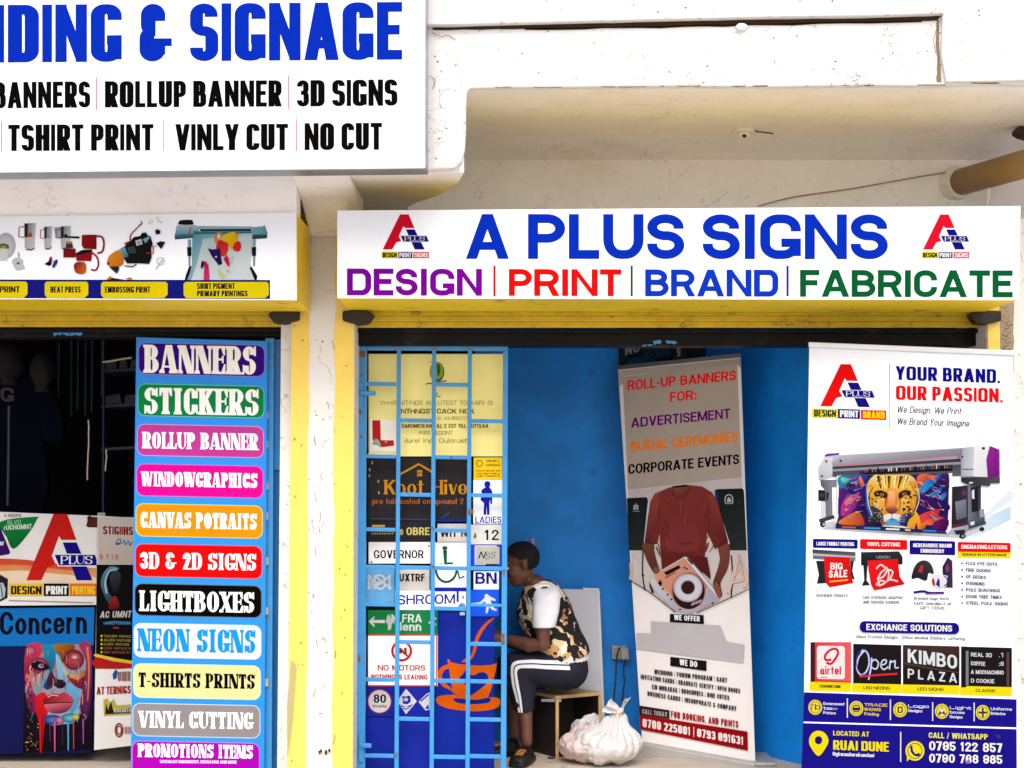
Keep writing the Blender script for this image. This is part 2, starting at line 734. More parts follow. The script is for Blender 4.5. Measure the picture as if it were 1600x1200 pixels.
        Q((q + .02 + tk / 2, 0), (q + .02 + tk / 2 - tn, 0), (w / 2 - tn / 2, h), (w / 2 + tn / 2, h))
        Q((w / 2 - tk / 2, h), (3 * q - .02 - tk / 2, 0), (3 * q - .02 + tk / 2, 0), (w / 2 + tk / 2, h))
        Q((3 * q - .02 + tk / 2, 0), (3 * q - .02 + tk / 2 - tn, 0), (w - tn, h), (w, h))
        if S and u == 'W':
            ser(tk / 2, tk / 2, True)
            ser(w - tn / 2, tn / 2, True)
    elif u in 'Xx':
        h = 1 if u == 'X' else x
        tn = t * 1.1 if S else Td
        Q((0, h), (w - Td, 0), (w, 0), (Td, h))
        Q((0, 0), (tn, 0), (w, h), (w - tn, h))
        if S:
            ser(Td / 2, Td / 2, True)
            ser(w - Td / 2, Td / 2, False)
            ser(tn / 2, tn / 2, False)
            ser(w - tn / 2, tn / 2, True)
    elif u == 'Y':
        tr = t * 1.1 if S else Td
        ST(w / 2 - T / 2, 0, .46, T, top=False)
        Q((0, 1), (w / 2 - T / 2, .4), (w / 2 + T / 2, .4), (Td, 1))
        Q((w, 1), (w - tr, 1), (w / 2 + T / 2 - tr, .4), (w / 2 + T / 2, .4))
        if S:
            ser(Td / 2, Td / 2, True)
            ser(w - tr / 2, tr / 2, True)
    elif u in 'Zz':
        h = 1 if u == 'Z' else x
        R(0, h - H, w, h)
        R(0, 0, w, H)
        Q((0, H * .6), (Td * 1.2, H * .6), (w, h - H * .6), (w - Td * 1.2, h - H * .6))
    elif u == '1':
        x1 = w * .78
        ST(x1 - T, 0, 1, T, top=False)
        Q((x1 - T, 1), (x1, 1), (x1 - T, .78), (0, .68), (0, .84)) if False else Q((0, .66), (x1 - T * .5, .8), (x1 - T * .5, 1), (x1 - T, 1), (0, .83))
    elif u == '2':
        a, b, ai, bi = RR(0, .40, w, 1, 'TL T TR R')
        R(0, 1 - b - .06, T, 1 - b)
        yb = .40 + b
        Q((0, H * .8), (T * 1.15, H * .8), (w, yb), (w - T, yb))
        R(0, 0, w, H)
    elif u == '3':
        ub = RR(0, m - H / 2, w * .97, 1, 'TL T TR R BR')
        lb = RR(0, 0, w, m + H / 2, 'TR R BR B BL')
        R(w * .32, m - H / 2, w - .2 * w, m + H / 2)
        R(0, 1 - ub[1] - .04, T, 1 - ub[1])
        R(0, lb[1], T, lb[1] + .04)
    elif u == '4':
        R(w * .86 - T, 0, w * .86, 1)
        R(0, .2, w, .2 + H)
        Q((0, .2), (T, .2 + H * .5), (w * .86, 1), (w * .86 - T, 1))
    elif u == '5':
        R(0, 1 - H, w * .96, 1)
        R(0, .46, T, 1)
        lb = RR(0, 0, w, .64, 'TR R BR B BL T')
        R(0, lb[1], T, lb[1] + .03)
        R(0, .64 - H, w * .5, .64)
    elif u in '69':
        if u == '6':
            RR(0, 0, w, .62, ALL)
            a, b, ai, bi = RR(0, 0, w, 1, 'TL T TR L')
            R(0, .2, T, .7)
            R(w - T, 1 - b - .03, w, 1 - b)
        else:
            RR(0, .38, w, 1, ALL)
            a, b, ai, bi = RR(0, 0, w, 1, 'BL B BR R')
            R(w - T, .3, w, .8)
            R(0, b, T, b + .03)
    elif u == '7':
        R(0, 1 - H, w, 1)
        Q((w * .18, 0), (w * .18 + Td * 1.1, 0), (w, 1 - H * .5), (w - Td * 1.1, 1 - H * .5))
    elif u == '8':
        RR(w * .03, m - H / 2, w * .97, 1, ALL)
        RR(0, 0, w, m + H / 2, ALL)
    elif u == '&':
        k = .8
        RR(w * .04, m - H / 2, w * k, 1, 'TL T TR L BL')
        RR(0, 0, w * k, m + H / 2, 'TL L BL B BR')
        R(w * k - T, .70, w * k, .84)
        R(w * .2, m - H / 2, w * .5, m + H / 2)
        R(w * k - T, .12, w * k, .40)
        R(w * .5, .40 - H * .8, w, .40)
    elif u == '-':
        R(0, .36, w, .36 + H)
    elif u in '.:':
        R(0, 0, T, min(T, .2))
        if u == ':':
            R(0, .5, T, .5 + min(T, .2))
    elif u == ',':
        R(0, 0, T, T)
        Q((T * .4, 0), (T, 0), (T * .4, -.18), (0, -.18))
    elif u == '*':
        R(0, .35, T, .35 + T)
    elif u == "'":
        R(0, .7, T, 1)
    elif u == '|':
        R(w / 2 - .04, -.1, w / 2 + .04, 1.1)
    elif u == '/':
        Q((0, -.05), (T * .8, -.05), (w, 1.05), (w - T * .8, 1.05))
    elif u == '+':
        R(0, .5 - H / 2, w, .5 + H / 2)
        R(w / 2 - T / 2, .2, w / 2 + T / 2, .8)
    elif u in '()':
        arcp(w * (1.4 if u == '(' else -.4), .5, w * 1.4, 140 if u == '(' else -40, 220 if u == '(' else 40, T * .6)
    # lower case
    elif u == 'o':
        RR(0, 0, w, x, ALL)
    elif u in 'bpdq':
        y0, y1 = (0, 1) if u in 'bd' else (-.28, x)
        R(0 if u in 'bp' else w - T, y0, T if u in 'bp' else w, y1)
        RR(0, 0, w, x, ALL)
    elif u == 'g':
        RR(0, 0, w, x, ALL)
        RR(0, -.28, w, x, 'BL B BR')
        R(w - T, -.02, w, x)
    elif u == 'c':
        a, b, ai, bi = RR(0, 0, w, x, 'TL T TR L BL B BR', ry=min(F.ry, .25))
        stub(w - T, w, x - max(b, bi) - .02, x - b, x - bi, True)
        stub(w - T, w, max(b, bi) + .02, b, bi, True)
    elif u == 'e':
        a, b, ai, bi = RR(0, 0, w, x, 'TL T TR L BL B BR', ry=min(F.ry, .27))
        R(w - T, x * .46, w, x - b + .01)
        R(0, x * .42, w, x * .42 + H * .8)
    elif u == 'a':
        a, b, ai, bi = RR(0, 0, w, x, 'TL T TR')
        R(w - T, 0, w, x - b)
        RR(0, 0, w, x * .6, 'TL T L BL B BR')
    elif u in 'nhmu':
        if u == 'u':
            a, b, ai, bi = RR(0, 0, w, x, 'BL B BR')
            R(0, b, T, x)
            R(w - T, 0, w, x)
        elif u == 'm':
            R(0, 0, T, x)
            h = w / 2 + T / 2
            a, b, ai, bi = RR(0, 0, h, x, 'TL T TR')
            R(h - T, 0, h, x - b)
            a, b, ai, bi = RR(h - T, 0, w, x, 'TL T TR')
            R(w - T, 0, w, x - b)
        else:
            R(0, 0, T, 1 if u == 'h' else x)
            a, b, ai, bi = RR(0, 0, w, x, 'TL T TR')
            R(w - T, 0, w, x - b)
    elif u in 'il':
        R(w / 2 - T / 2, 0, w / 2 + T / 2, 1 if u == 'l' else x)
        if u == 'i':
            R(w / 2 - T / 2, .84, w / 2 + T / 2, 1)
    elif u == 'j':
        R(w / 2 - T / 2, -.2, w / 2 + T / 2, x)
        R(w / 2 - T / 2, .84, w / 2 + T / 2, 1)
    elif u == 'r':
        R(0, 0, T, x)
        RR(0, 0, w * 1.5, x, 'TL T')
    elif u == 't':
        R(w * .25, .1, w * .25 + T, .95)
        R(0, x - H, w, x)
        RR(w * .25, 0, w * 1.3, x, 'BL B', rx=.2, ry=.2)
    elif u == 'f':
        R(w * .25, 0, w * .25 + T, .85)
        R(0, x - H, w, x)
        RR(w * .25, .2, w * 1.2, 1, 'TL T', rx=.2, ry=.2)
    elif u == 's':
        mm = x * .52
        RR(0, mm - H / 2, w, x, 'TL T TR L BL B', ry=.2)
        RR(0, 0, w, mm + H / 2, 'TR R BR B BL T', ry=.2)
    elif u == 'k':
        R(0, 0, T, 1)
        Q((T * .8, .26), (T * .8, .26 + T * 1.1), (w - Td, x), (w, x))
        Q((w - Td, 0), (w * 1.03, 0), (w * .5, .48), (w * .32, .34))
    elif u == 'y':
        Q((0, x), (w / 2 - Td * .5, 0), (w / 2 + Td * .5, 0), (Td, x))
        Q((w, x), (w - Td, x), (w * .2, -.28), (w * .2 + Td, -.28))
    verts, faces = [], []
    for q in P:
        area = sum(q[i][0] * q[(i + 1) % len(q)][1] - q[(i + 1) % len(q)][0] * q[i][1] for i in range(len(q)))
        if abs(area) < 1e-6:
            continue
        if area < 0:
            q = q[::-1]
        n = len(verts)
        verts += [Vector(p) for p in q]
        faces.append(list(range(n, n + len(q))))
    tris = []
    if faces:
        vo, eo, fo, ov, oe, of = delaunay_2d_cdt(verts, [], faces, 1, 1e-5)
        tris = ([(p.x, p.y) for p in vo], [list(f) for f, src in zip(fo, of) if src])
    GC[key] = tris
    return tris


class Art:
    """printed shapes, given in the photograph's measurements and carried onto the plane of a real board, in painter's order"""
    STEP = 0.00012

    def __init__(s, pl, off=0.0008, xf=None, k=0.5):
        s.pl, s.off, s.layer, s.k = pl, off, 0, k
        s.v, s.f, s.c = [], [], []
        s.xf = xf

    def zoom(s, x0=None, y0=None, sc=None):
        s.xf = None if x0 is None else (x0, y0, 1.0 / sc)
        return s

    def X(s, p):
        return p if s.xf is None else (s.xf[0] + p[0] * s.xf[2], s.xf[1] + p[1] * s.xf[2])

    def C(s, c):
        return [v * s.k for v in lin(c)]

    def _emit(s, pts, faces, cols):
        n = len(s.v)
        o = s.off + s.layer * s.STEP
        s.v += [s.pl.pt(p[0], p[1], o) for p in pts]
        s.c += cols
        s.f += [[i + n for i in f] for f in faces]

    def poly(s, pts, c, c2=None, axis=None, smooth=0, up=True):
        """flat colour, or a straight blend from c to c2 along axis ((x0,y0),(x1,y1))"""
        if up:
            s.layer += 1
        if smooth:
            pts = smooth_line(pts, smooth)
        P = [s.X(p) for p in pts]
        if c2 is None:
            cols = [s.C(c)] * len(P)
        else:
            a, b = s.X(axis[0]), s.X(axis[1])
            d = (b[0] - a[0], b[1] - a[1])
            L2 = d[0] ** 2 + d[1] ** 2
            A, B = s.C(c), s.C(c2)
            cols = []
            for p in P:
                k = max(0, min(1, ((p[0] - a[0]) * d[0] + (p[1] - a[1]) * d[1]) / L2))
                cols.append([x + (y - x) * k for x, y in zip(A, B)])
        s._emit(P, [list(range(len(P)))[::-1]], cols)
        return s

    def rect(s, x0, y0, x1, y1, c, c2=None, vert=True, dy=0.0, r=0.0, dx=0.0):
        """dy: how far the right end sits lower than the left; dx: how far the lower edge sits to the right"""
        def sk(x, y):
            return (x + dx * (y - y0) / max(1e-6, y1 - y0), y + dy * (x - x0) / max(1e-6, x1 - x0))
        if r:
            pts = []
            for cx, cy, a0 in ((x1 - r, y0 + r, -90), (x1 - r, y1 - r, 0), (x0 + r, y1 - r, 90), (x0 + r, y0 + r, 180)):
                for k in range(6):
                    a = R_(a0 + 18 * k)
                    pts.append((cx + r * math.cos(a), cy + r * math.sin(a)))
        else:
            pts = [(x0, y0), (x1, y0), (x1, y1), (x0, y1)]
        return s.poly([sk(*p) for p in pts], c, c2, ((x0, y0), (x0, y1)) if vert else ((x0, y0), (x1, y0)))

    def disc(s, cx, cy, rx, ry, c, c2=None, n=28, rot=0.0):
        """c2: colour at the centre, blending out to c"""
        s.layer += 1
        ca, sa = math.cos(R_(rot)), math.sin(R_(rot))
        pts = []
        for k in range(n):
            a = 2 * math.pi * k / n
            x, y = rx * math.cos(a), ry * math.sin(a)
            pts.append(s.X((cx + x * ca - y * sa, cy + x * sa + y * ca)))
        if c2 is None:
            s._emit(pts, [list(range(n))[::-1]], [s.C(c)] * n)
        else:
            pts.append(s.X((cx, cy)))
            s._emit(pts, [[(k + 1) % n, k, n] for k in range(n)], [s.C(c)] * n + [s.C(c2)])
        return s

    def ring(s, cx, cy, r, th, c, a0=0, a1=360, n=30, ry=None, rot=0):
        s.layer += 1
        ry = r if ry is None else ry
        pts, fs = [], []
        for k in range(n + 1):
            a = R_(a0 + (a1 - a0) * k / n)
            for q in (0, th):
                pts.append(s.X((cx + (r - q) * math.cos(a), cy + (ry - q) * math.sin(a))))
        for k in range(n):
            fs.append([2 * k, 2 * k + 1, 2 * k + 3, 2 * k + 2])
        s._emit(pts, fs, [s.C(c)] * len(pts))
        return s

    def line(s, pts, wd, c, smooth=0, c2=None):
        """a drawn stroke; wd a number or (start, end)"""
        s.layer += 1
        if smooth:
            pts = smooth_line(pts, smooth, closed=False)
        w0, w1 = wd if isinstance(wd, tuple) else (wd, wd)
        L, N = [], len(pts)
        for i, p in enumerate(pts):
            a, b = pts[max(0, i - 1)], pts[min(N - 1, i + 1)]
            d = (b[0] - a[0], b[1] - a[1])
            l = math.hypot(*d) or 1
            w = (w0 + (w1 - w0) * i / (N - 1)) / 2
            L.append((s.X((p[0] - d[1] / l * w, p[1] + d[0] / l * w)), s.X((p[0] + d[1] / l * w, p[1] - d[0] / l * w))))
        pts2 = [q for e in L for q in e]
        A = s.C(c)
        B = s.C(c2) if c2 else A
        cols = []
        for i in range(N):
            k = i / (N - 1)
            cols += [[x + (y - x) * k for x, y in zip(A, B)]] * 2
        s._emit(pts2, [[2 * i, 2 * i + 1, 2 * i + 3, 2 * i + 2] for i in range(N - 1)], cols)
        return s

    def text(s, t, x0, y0, x1, y1, h, F, c, h1=None, slant=0.0, up=None, gap=None):
        """a line of lettering on the baseline (x0,y0)-(x1,y1), cap height h (h1 at the far end)"""
        s.layer += 1
        h1 = h if h1 is None else h1
        a, b = s.X((x0, y0)), s.X((x1, y1))
        k = 1.0 if s.xf is None else s.xf[2]
        h, h1 = h * k, h1 * k
        L = math.hypot(b[0] - a[0], b[1] - a[1])
        hm = (h + h1) / 2
        g = F.gap if gap is None else gap
        fixed = g * (len(t) - 1)
        sumw = sum(wid(ch, F) for ch in t)
        wf = (L / hm - fixed) / sumw
        if wf < 0.35:
            g *= 0.4
            wf = (L / hm - g * (len(t) - 1)) / sumw
        d = ((b[0] - a[0]) / L, (b[1] - a[1]) / L)
        uv = up or (0.0, -1.0)
        cx = 0.0
        col = s.C(c)
        for ch in t:
            w = wid(ch, F) * wf
            if ch != ' ':
                tr = glyph(ch, w, F)
                if tr:
                    pts = []
                    for gx, gy in tr[0]:
                        u = (cx + gx + slant * gy) * hm
                        hh = h + (h1 - h) * max(0, min(1, u / L))
                        pts.append((a[0] + d[0] * u + uv[0] * gy * hh, a[1] + d[1] * u + uv[1] * gy * hh))
                    s._emit(pts, tr[1], [col] * len(pts))
            cx += w + g
        return s

    def build(s, name, parent=None, m=None):
        return link(name, s.v, s.f, m or print_mat(), parent, cols=s.c)
# ---------------------------------------------------------------- materials of the place
WHITE = plaster('white_plaster', (220, 218, 214), (180, 156, 122), 0.4, 0.55, 0.95)
CREAM = plaster('cream_plaster', (240, 236, 234), (200, 188, 172), 0.5, 0.22, 0.3)
PALE = plaster('pale_plaster', (236, 231, 222), (214, 190, 150), 0.5, 0.5, 0.5)
YELLOW = mat('yellow_paint', (236, 202, 92), 0.6, var=0.10, scale=4, bump=0.15, bscale=30, dirt=(214, 180, 70), dirt_amt=0.25, dscale=2.0)
BOXYEL = mat('yellow_sheet_metal', (238, 208, 20), 0.45, var=0.10, scale=3, dirt=(140, 108, 36), dirt_amt=0.28, dscale=5)
SLATY = mat('grimy_yellow_slats', (206, 172, 22), 0.5, var=0.2, scale=9, dirt=(110, 84, 30), dirt_amt=0.35, dscale=7)
BRKT = mat('grey_brown_iron', (52, 45, 40), 0.6, var=0.35, scale=12, spec=.2)
BLUEW = mat('blue_wall_paint', (4, 138, 228), 0.6, var=0.26, scale=3.0, bump=0.35, bscale=14, dirt=(5, 112, 182), dirt_amt=0.2, dscale=3)
GATEB = mat('blue_gloss_paint', (54, 140, 202), 0.35, var=0.12, scale=12, dirt=(92, 82, 74), dirt_amt=0.02, dscale=16)
DARKB = mat('deep_blue_paint', (10, 92, 150), 0.4, var=0.2, scale=8)
BLACK = mat('black_steel', (19, 17, 17), 0.5, var=0.3, scale=5, dirt=(46, 37, 31), dirt_amt=0.35, dscale=4, spec=.12)
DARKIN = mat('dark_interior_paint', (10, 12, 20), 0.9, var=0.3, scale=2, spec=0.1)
FLOORM = mat('cement_screed', (196, 184, 168), 0.7, var=0.15, scale=3, bump=0.2, dirt=(120, 104, 86), dirt_amt=0.3)
GROUND = mat('packed_earth', (222, 215, 208), 0.95, var=0.2, scale=1.5, bump=0.4, bscale=20)
ALU = mat('brushed_aluminium', (150, 156, 164), 0.35, metal=0.8, var=0.2, scale=20)
WHITEP = mat('white_sheet', (222, 222, 224), 0.4, var=0.03, scale=3)
PIPE = mat('tan_drain_plastic', (148, 116, 72), 0.5, var=0.15, scale=8, dirt=(150, 104, 50), dirt_amt=0.2)
GREYP = mat('grey_plastic', (150, 146, 140), 0.5, var=0.1)
BLACKP = mat('black_plastic', (18, 18, 20), 0.45, var=0.2)
WHITEPL = mat('white_plastic', (225, 222, 215), 0.4, var=0.06)

Yf, Yp, Yb = 7.0, 7.75, 9.3
# ---------------------------------------------------------------- ground
g = MB()
g.add([(-250, -250, -0.16), (250, -250, -0.16), (250, 250, -0.16), (-250, 250, -0.16)], [(0, 1, 2, 3)])
o = g.build('street_ground', GROUND)
o['kind'] = 'structure'
g = MB()
g.box(-14, 5.6, -0.4, 14, 12.0, 0.0)
o = g.build('shop_floor', FLOORM)
o['kind'] = 'structure'

# ---------------------------------------------------------------- the building
B = thing('shop_building', 'white plastered shopfront building with yellow edged pillars, deep overhang and blue room inside', 'building', (0, 8.0, 0))
pf = Pl(Yf)


def vx(px, Y):
    return (px - 800) / FPX * Y * 1.0017


def wob(pts, amp, n, seed):
    """a hand-made edge: the outline subdivided and nudged"""
    rnd = random.Random(seed)
    out = []
    for i, p in enumerate(pts):
        q = pts[(i + 1) % len(pts)]
        for k in range(n):
            t = k / n
            j = amp if k else amp * .3
            out.append((p[0] + (q[0] - p[0]) * t + rnd.uniform(-j, j), p[1] + (q[1] - p[1]) * t + rnd.uniform(-j, j)))
    return out


low = wob([(1900, 131), (1478, 131)], 1.0, 12, 3)[:12] + [(1474, 134), (1350, 133), (1200, 135.5), (1050, 134), (900, 136), (800, 136.5), (734, 138), (729.5, 143), (728, 170), (728, 205), (726, 235), (720, 255), (709, 263), (668, 265), (500, 270), (200, 276), (-300, 284)]
m = MB()
m.slab(pf, [(-300, -260), (1900, -260)] + low, 0.05)
m.build('fascia_beam', WHITE, B, bevel=0.012)
# lip of the fascia above its groove, and the slab end that stands proud on the right
m = MB()
m.slab(pf, [(600, -258), (1472, -258), (1472, 25), (1380, 28), (1200, 30.5), (1000, 35), (800, 40), (600, 45)], 0.05, 0.045)
m.build('fascia_band', WHITE, B, bevel=0.006)
m = MB()
m.slab(pf, [(1469, -257), (1890, -257), (1890, 128), (1600, 128), (1540, 129), (1476, 130.5), (1469, 90), (1470, 40)], 0.04, 0.03)
m.build('slab_end', WHITE, B, bevel=0.006)
# dirty groove under the lip
art = Art(pf, 0.003)
art.poly(wob([(676, 43), (800, 40), (1000, 35), (1200, 30.5), (1380, 28), (1470, 25), (1464, 32), (1380, 35), (1200, 38), (1000, 42), (800, 46), (676, 47)], 0.9, 5, 5), (86, 66, 46))
art.poly(wob([(820, 44), (1000, 41), (1200, 37), (1440, 32), (1440, 35), (1200, 40), (1000, 44), (820, 47)], 1.1, 6, 6), (44, 30, 20))
art.poly(wob([(1463.5, 32), (1467, 32), (1468, 80), (1471, 128), (1463, 128), (1464, 100), (1462, 60)], 0.8, 4, 8), (178, 150, 122))
art.build('dirt_stain', B, print_mat('stain_print', 0.9))

# chipped, grimy lower edge of the fascia and stains beside the banner
rnd = random.Random(21)
art = Art(pf, 0.0035)
x = 745
while x < 1590:
    w_ = rnd.uniform(5, 46)
    y = 137.2 - (x - 734) * .0052 - (3 if x > 1476 else 0)
    if rnd.random() < .5:
        h_ = rnd.uniform(.3, 1.2)
        art.poly(wob([(x, y - h_ * rnd.uniform(.2, 1)), (x + w_, y - h_), (x + w_, y + .8), (x, y + .8)], .5, 3, int(x)), rnd.choice([(150, 118, 88), (120, 92, 66), (178, 150, 120)]))
    x += w_ + rnd.uniform(2, 26)
for k in range(26):
    x, y = rnd.uniform(690, 1590), rnd.uniform(2, 128)
    r_ = rnd.uniform(.5, 1.6)
    art.poly(wob([(x - r_, y), (x, y - r_), (x + r_ * 1.4, y), (x, y + r_)], .4, 2, k), rnd.choice([(90, 70, 54), (130, 104, 82), (60, 48, 40)]))
for k in range(12):
    x, y = rnd.uniform(1476, 1590), rnd.uniform(96, 127)
    art.disc(x, y, rnd.uniform(.5, 1.3), rnd.uniform(.5, 1.1), (140, 104, 76), n=8)
for pts in ([(1512, 4), (1510, 16), (1514, 26), (1509, 36)], [(676, 52), (690, 58), (700, 56), (712, 64)], [(672, 120), (680, 126), (676, 140)], [(1466, 40), (1458, 60), (1461, 84)]):
    art.line(pts, 1.0, (150, 128, 106), smooth=3)
art.build('dirt_stain', B, print_mat('stain_print'))
art = Art(Pl(Yp), 0.005)
art.poly(wob([(1562, 470), (1584, 470), (1583, 520), (1584, 575), (1578, 640), (1575, 560), (1562, 556)], 1.2, 4, 31), (214, 196, 164))
for k in range(16):
    y = 478 + k * 5.5
    art.line([(1563 + (k * 7) % 9, y), (1568 + (k * 5) % 9, y + 4), (1574 + (k * 3) % 8, y + 1)], rnd.uniform(.6, 2.0), rnd.choice([(168, 128, 84), (188, 156, 112), (150, 112, 70)]), smooth=3)
for k in range(20):
    x, y = rnd.uniform(488, 524), rnd.uniform(520, 1190)
    art.line([(x, y), (x + rnd.uniform(-3, 3), y + rnd.uniform(3, 9)), (x + rnd.uniform(-4, 4), y + rnd.uniform(9, 18))], rnd.uniform(.5, 1.1), rnd.choice([(190, 176, 156), (160, 138, 110), (206, 190, 160)]), smooth=3)
for k in range(26):
    x, y = rnd.choice([rnd.uniform(458, 486), rnd.uniform(520, 550)]), rnd.uniform(500, 1190)
    art.disc(x - (y - 500) * .008, y, rnd.uniform(.5, 1.5), rnd.uniform(.5, 2.2), rnd.choice([(168, 128, 60), (130, 98, 60), (226, 196, 90)]), n=8)
for k in range(5):
    x = rnd.uniform(492, 516)
    art.poly(wob([(x, 1170 + k), (x + 3, 1169 + k), (x + 4, 1174 + k), (x + 1, 1175 + k)], .6, 2, k), (90, 74, 60))
art.poly(wob([(456, 1030), (463, 1040), (458, 1120), (450, 1186), (449, 1100)], 1, 4, 8), (240, 222, 160))
art.build('dirt_stain', B, print_mat('stain_print'))

# overhang: soffit, cove and rear wall
zs = at(1100, 136, Yf).z
m = MB()
prof = [(Yf + 0.05, zs + .004), (7.9, zs + .004), (8.02, zs - .004), (8.14, zs - .022), (8.24, zs - .045), (8.32, zs - 0.075)]
xa, xb = -0.10, 6.0
top = [(8.32, zs + 0.35), (Yf + 0.05, zs + 0.35)]
pr = prof + top
m.prism([(xa - .9, y, z) for y, z in pr], (xb - xa + .9, 0, 0))
m.build('soffit', CREAM, B, smooth=False)
# block over the pillar with its splayed side
zc = at(690, 266, Yf).z
m = MB()
plan = [(-6, Yf + 0.05), (-0.222, Yf + 0.05), (-0.26, Yf + 0.32), (-0.36, 7.62), (-0.50, 7.86), (-0.545, 7.98), (-0.56, 8.40), (-6, 8.40)]
m.prism([(x, y, zc) for x, y in plan], (0, 0, zs - zc + .002))
m.build('corbel', CREAM, B)
m = MB()
m.box(-6, 8.31, 2.46, 6, 8.5, zs - .05)
m.build('rear_wall', CREAM, B)
q = MB()
pbm = Pl(7.22)
q.slab(pbm, [(-900, 268), (463.5, 262), (463.5, 338), (-900, 350)], .14)
q.build('beam', CREAM, B, bevel=.008)
q = MB()
q.prism([(vx(463.5, 7.3), y, z) for y, z in ((Yf + .055, zc + .001), (7.40, zc - .075), (7.745, 2.80), (7.745, zc + .001))], (vx(566, 7.745) - vx(463.5, 7.3), 0, 0))
q.build('haunch', CREAM, B, bevel=.01)
# roof slab over everything
m = MB()
m.box(-6, Yf + .03, zs + .36, 6, 12, zs + .5)
m.build('roof_slab', CREAM, B)


def wall_piece(name, x0, x1, y0, y1, z0, z1, mt, bevel=0.01):
    q = MB()
    q.box(x0, y0, z0, x1, y1, z1)
    return q.build(name, mt, B, bevel=bevel)


zt = 2.99
wall_piece('pillar', vx(456, Yp), vx(554, Yp), Yp, 8.40, 0, zt - .006, WHITE, 0.012)
wall_piece('pillar', vx(1543, Yp), vx(2100, Yp), Yp, 8.30, 0, 2.90, WHITE, 0.012)
wall_piece('jamb_wall', 1.76, 2.6, 8.30, 8.45, 0, 2.5, DARKB, 0)
wall_piece('reveal', vx(438, 7.84), vx(455.5, 7.84), 7.84, 8.3, 0, 2.5, PALE, 0.006)
# painted yellow edges of the pillars, brushed by hand
pp = Pl(Yp)
rnd = random.Random(11)


def band(x0t, x1t, x0b, x1b, y0, y1, ja, jb, mt, th=0.004, side=None):
    """upright painted strip with wavering edges"""
    N = 26
    L_, R2 = [], []
    for i in range(N + 1):
        t = i / N
        y = y0 + (y1 - y0) * t
        L_.append((x0t + (x0b - x0t) * t + rnd.uniform(-ja, ja), y))
        R2.append((x1t + (x1b - x1t) * t + rnd.uniform(-jb, jb), y))
    q = MB()
    q.slab(pp, L_ + R2[::-1], th, th)
    return q.build('painted_edge', mt, B)


band(457, 484, 449, 478, 330, 1290, 0, 1.4, YELLOW)
band(525, 553.5, 519, 551, 330, 1290, 1.8, 0, YELLOW)
band(1543.5, 1561, 1545, 1563, 470, 1290, 0, 1.2, YELLOW)
# interior: blue room on the right, dark store on the left
wall_piece('partition', vx(470, Yp), vx(551, Yp), 8.40, 9.4, 0, 2.95, DARKB, 0)
wall_piece('back_wall', -0.98, 2.2, Yb, Yb + .15, 0, 3.0, BLUEW, 0)
m = MB()
m.prism([(1.148, Yb - .002, 0), (1.75, 8.31, 0), (1.90, 8.31, 0), (1.90, Yb - .002, 0)], (0, 0, 2.72))
m.build('side_wall', BLUEW, B)
wall_piece('ceiling', -0.98, 1.9, 8.0, 9.3, 2.72, 2.8, CREAM, 0)
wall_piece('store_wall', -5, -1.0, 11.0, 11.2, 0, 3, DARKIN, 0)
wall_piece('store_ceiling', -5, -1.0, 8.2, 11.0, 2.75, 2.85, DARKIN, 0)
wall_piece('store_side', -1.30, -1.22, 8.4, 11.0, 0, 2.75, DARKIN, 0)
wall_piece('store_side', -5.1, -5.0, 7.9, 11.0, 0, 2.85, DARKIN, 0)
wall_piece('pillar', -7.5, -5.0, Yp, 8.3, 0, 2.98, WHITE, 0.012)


# ---------------------------------------------------------------- shutter heads over the two openings
def shutter_head(px0, px1, label, ybot, rag, tall=28):
    """rolled yellow shutter between end plates, with the black lintel beam under it"""
    t = thing('roller_shutter', label, 'shutter', (vx((px0 + px1) / 2, 7.9), 7.9, 2.3))
    x0, x1 = vx(px0, 7.86), vx(px1, 7.86)
    zb = at(800, ybot - tall, 7.86).z
    # rolled curtain: a drum with shallow slat ridges
    q = MB()
    rad = 0.075
    zc_ = zb + rad + .012
    ring = []
    for k in range(40):
        a = 2 * math.pi * k / 40
        r = rad * (1.0 if k % 4 else 0.955)
        ring.append((x0, 7.96 + r * math.cos(a), zc_ + r * math.sin(a)))
    q.prism(ring, (x1 - x0, 0, 0))
    q.build('rolled_curtain', SLATY, t)
    # hanging lip with three folds
    q = MB()
    for j, (ya, h0, h1) in enumerate(((7.80, 0.058, 0.13), (7.826, 0.030, 0.060), (7.85, 0.0, 0.033))):
        q.box(x0 + .004 * j, ya, zb + h0, x1 - .004 * j, ya + .02, zb + h1)
    q.build('bottom_slat', SLATY, t, bevel=0.005)
    q = MB()
    q.box(x0 - .01, 7.93, at(800, ybot, 7.93).z, x1 + .01, 8.10, zb + .004)
    q.build('lintel_beam', BLACK, t, bevel=0.006)
    q = MB()
    q.box(x0 - .005, 7.895, at(800, ybot - tall + 8, 7.895).z, x1 + .005, 7.928, at(800, ybot - tall + 2, 7.895).z)
    q.build('lintel_flange', BLACK, t, bevel=0.002)
    for sx, xx in ((1, x0), (-1, x1)):
        q = MB()
        pts = [(xx - sx * .055, 7.71, zb + .072), (xx + sx * .07, 7.71, zb + .075), (xx + sx * .105, 7.71, zb + .05), (xx + sx * .075, 7.71, zb + .008), (xx + sx * .02, 7.71, zb + .002), (xx - sx * .055, 7.71, zb + .022)]
        q.prism(pts, (0, 0.08, 0))
        q.build('end_bracket', BRKT, t, bevel=0.008)
    if rag:
        q = MB()
        for (xa_, xb_, ya_, yb_, tl) in rag:
            p = Pl(7.92)
            q.slab(p, [(xa_, ya_ + tl), (xb_, ya_), (xb_ + 2, (ya_ + yb_) / 2), (xb_ - 2, yb_), ((xa_ + xb_) / 2, yb_ - 2), (xa_ + 3, yb_ + tl)], 0.006)
        q.build('flaked_paint', GATEB, t)
    return t


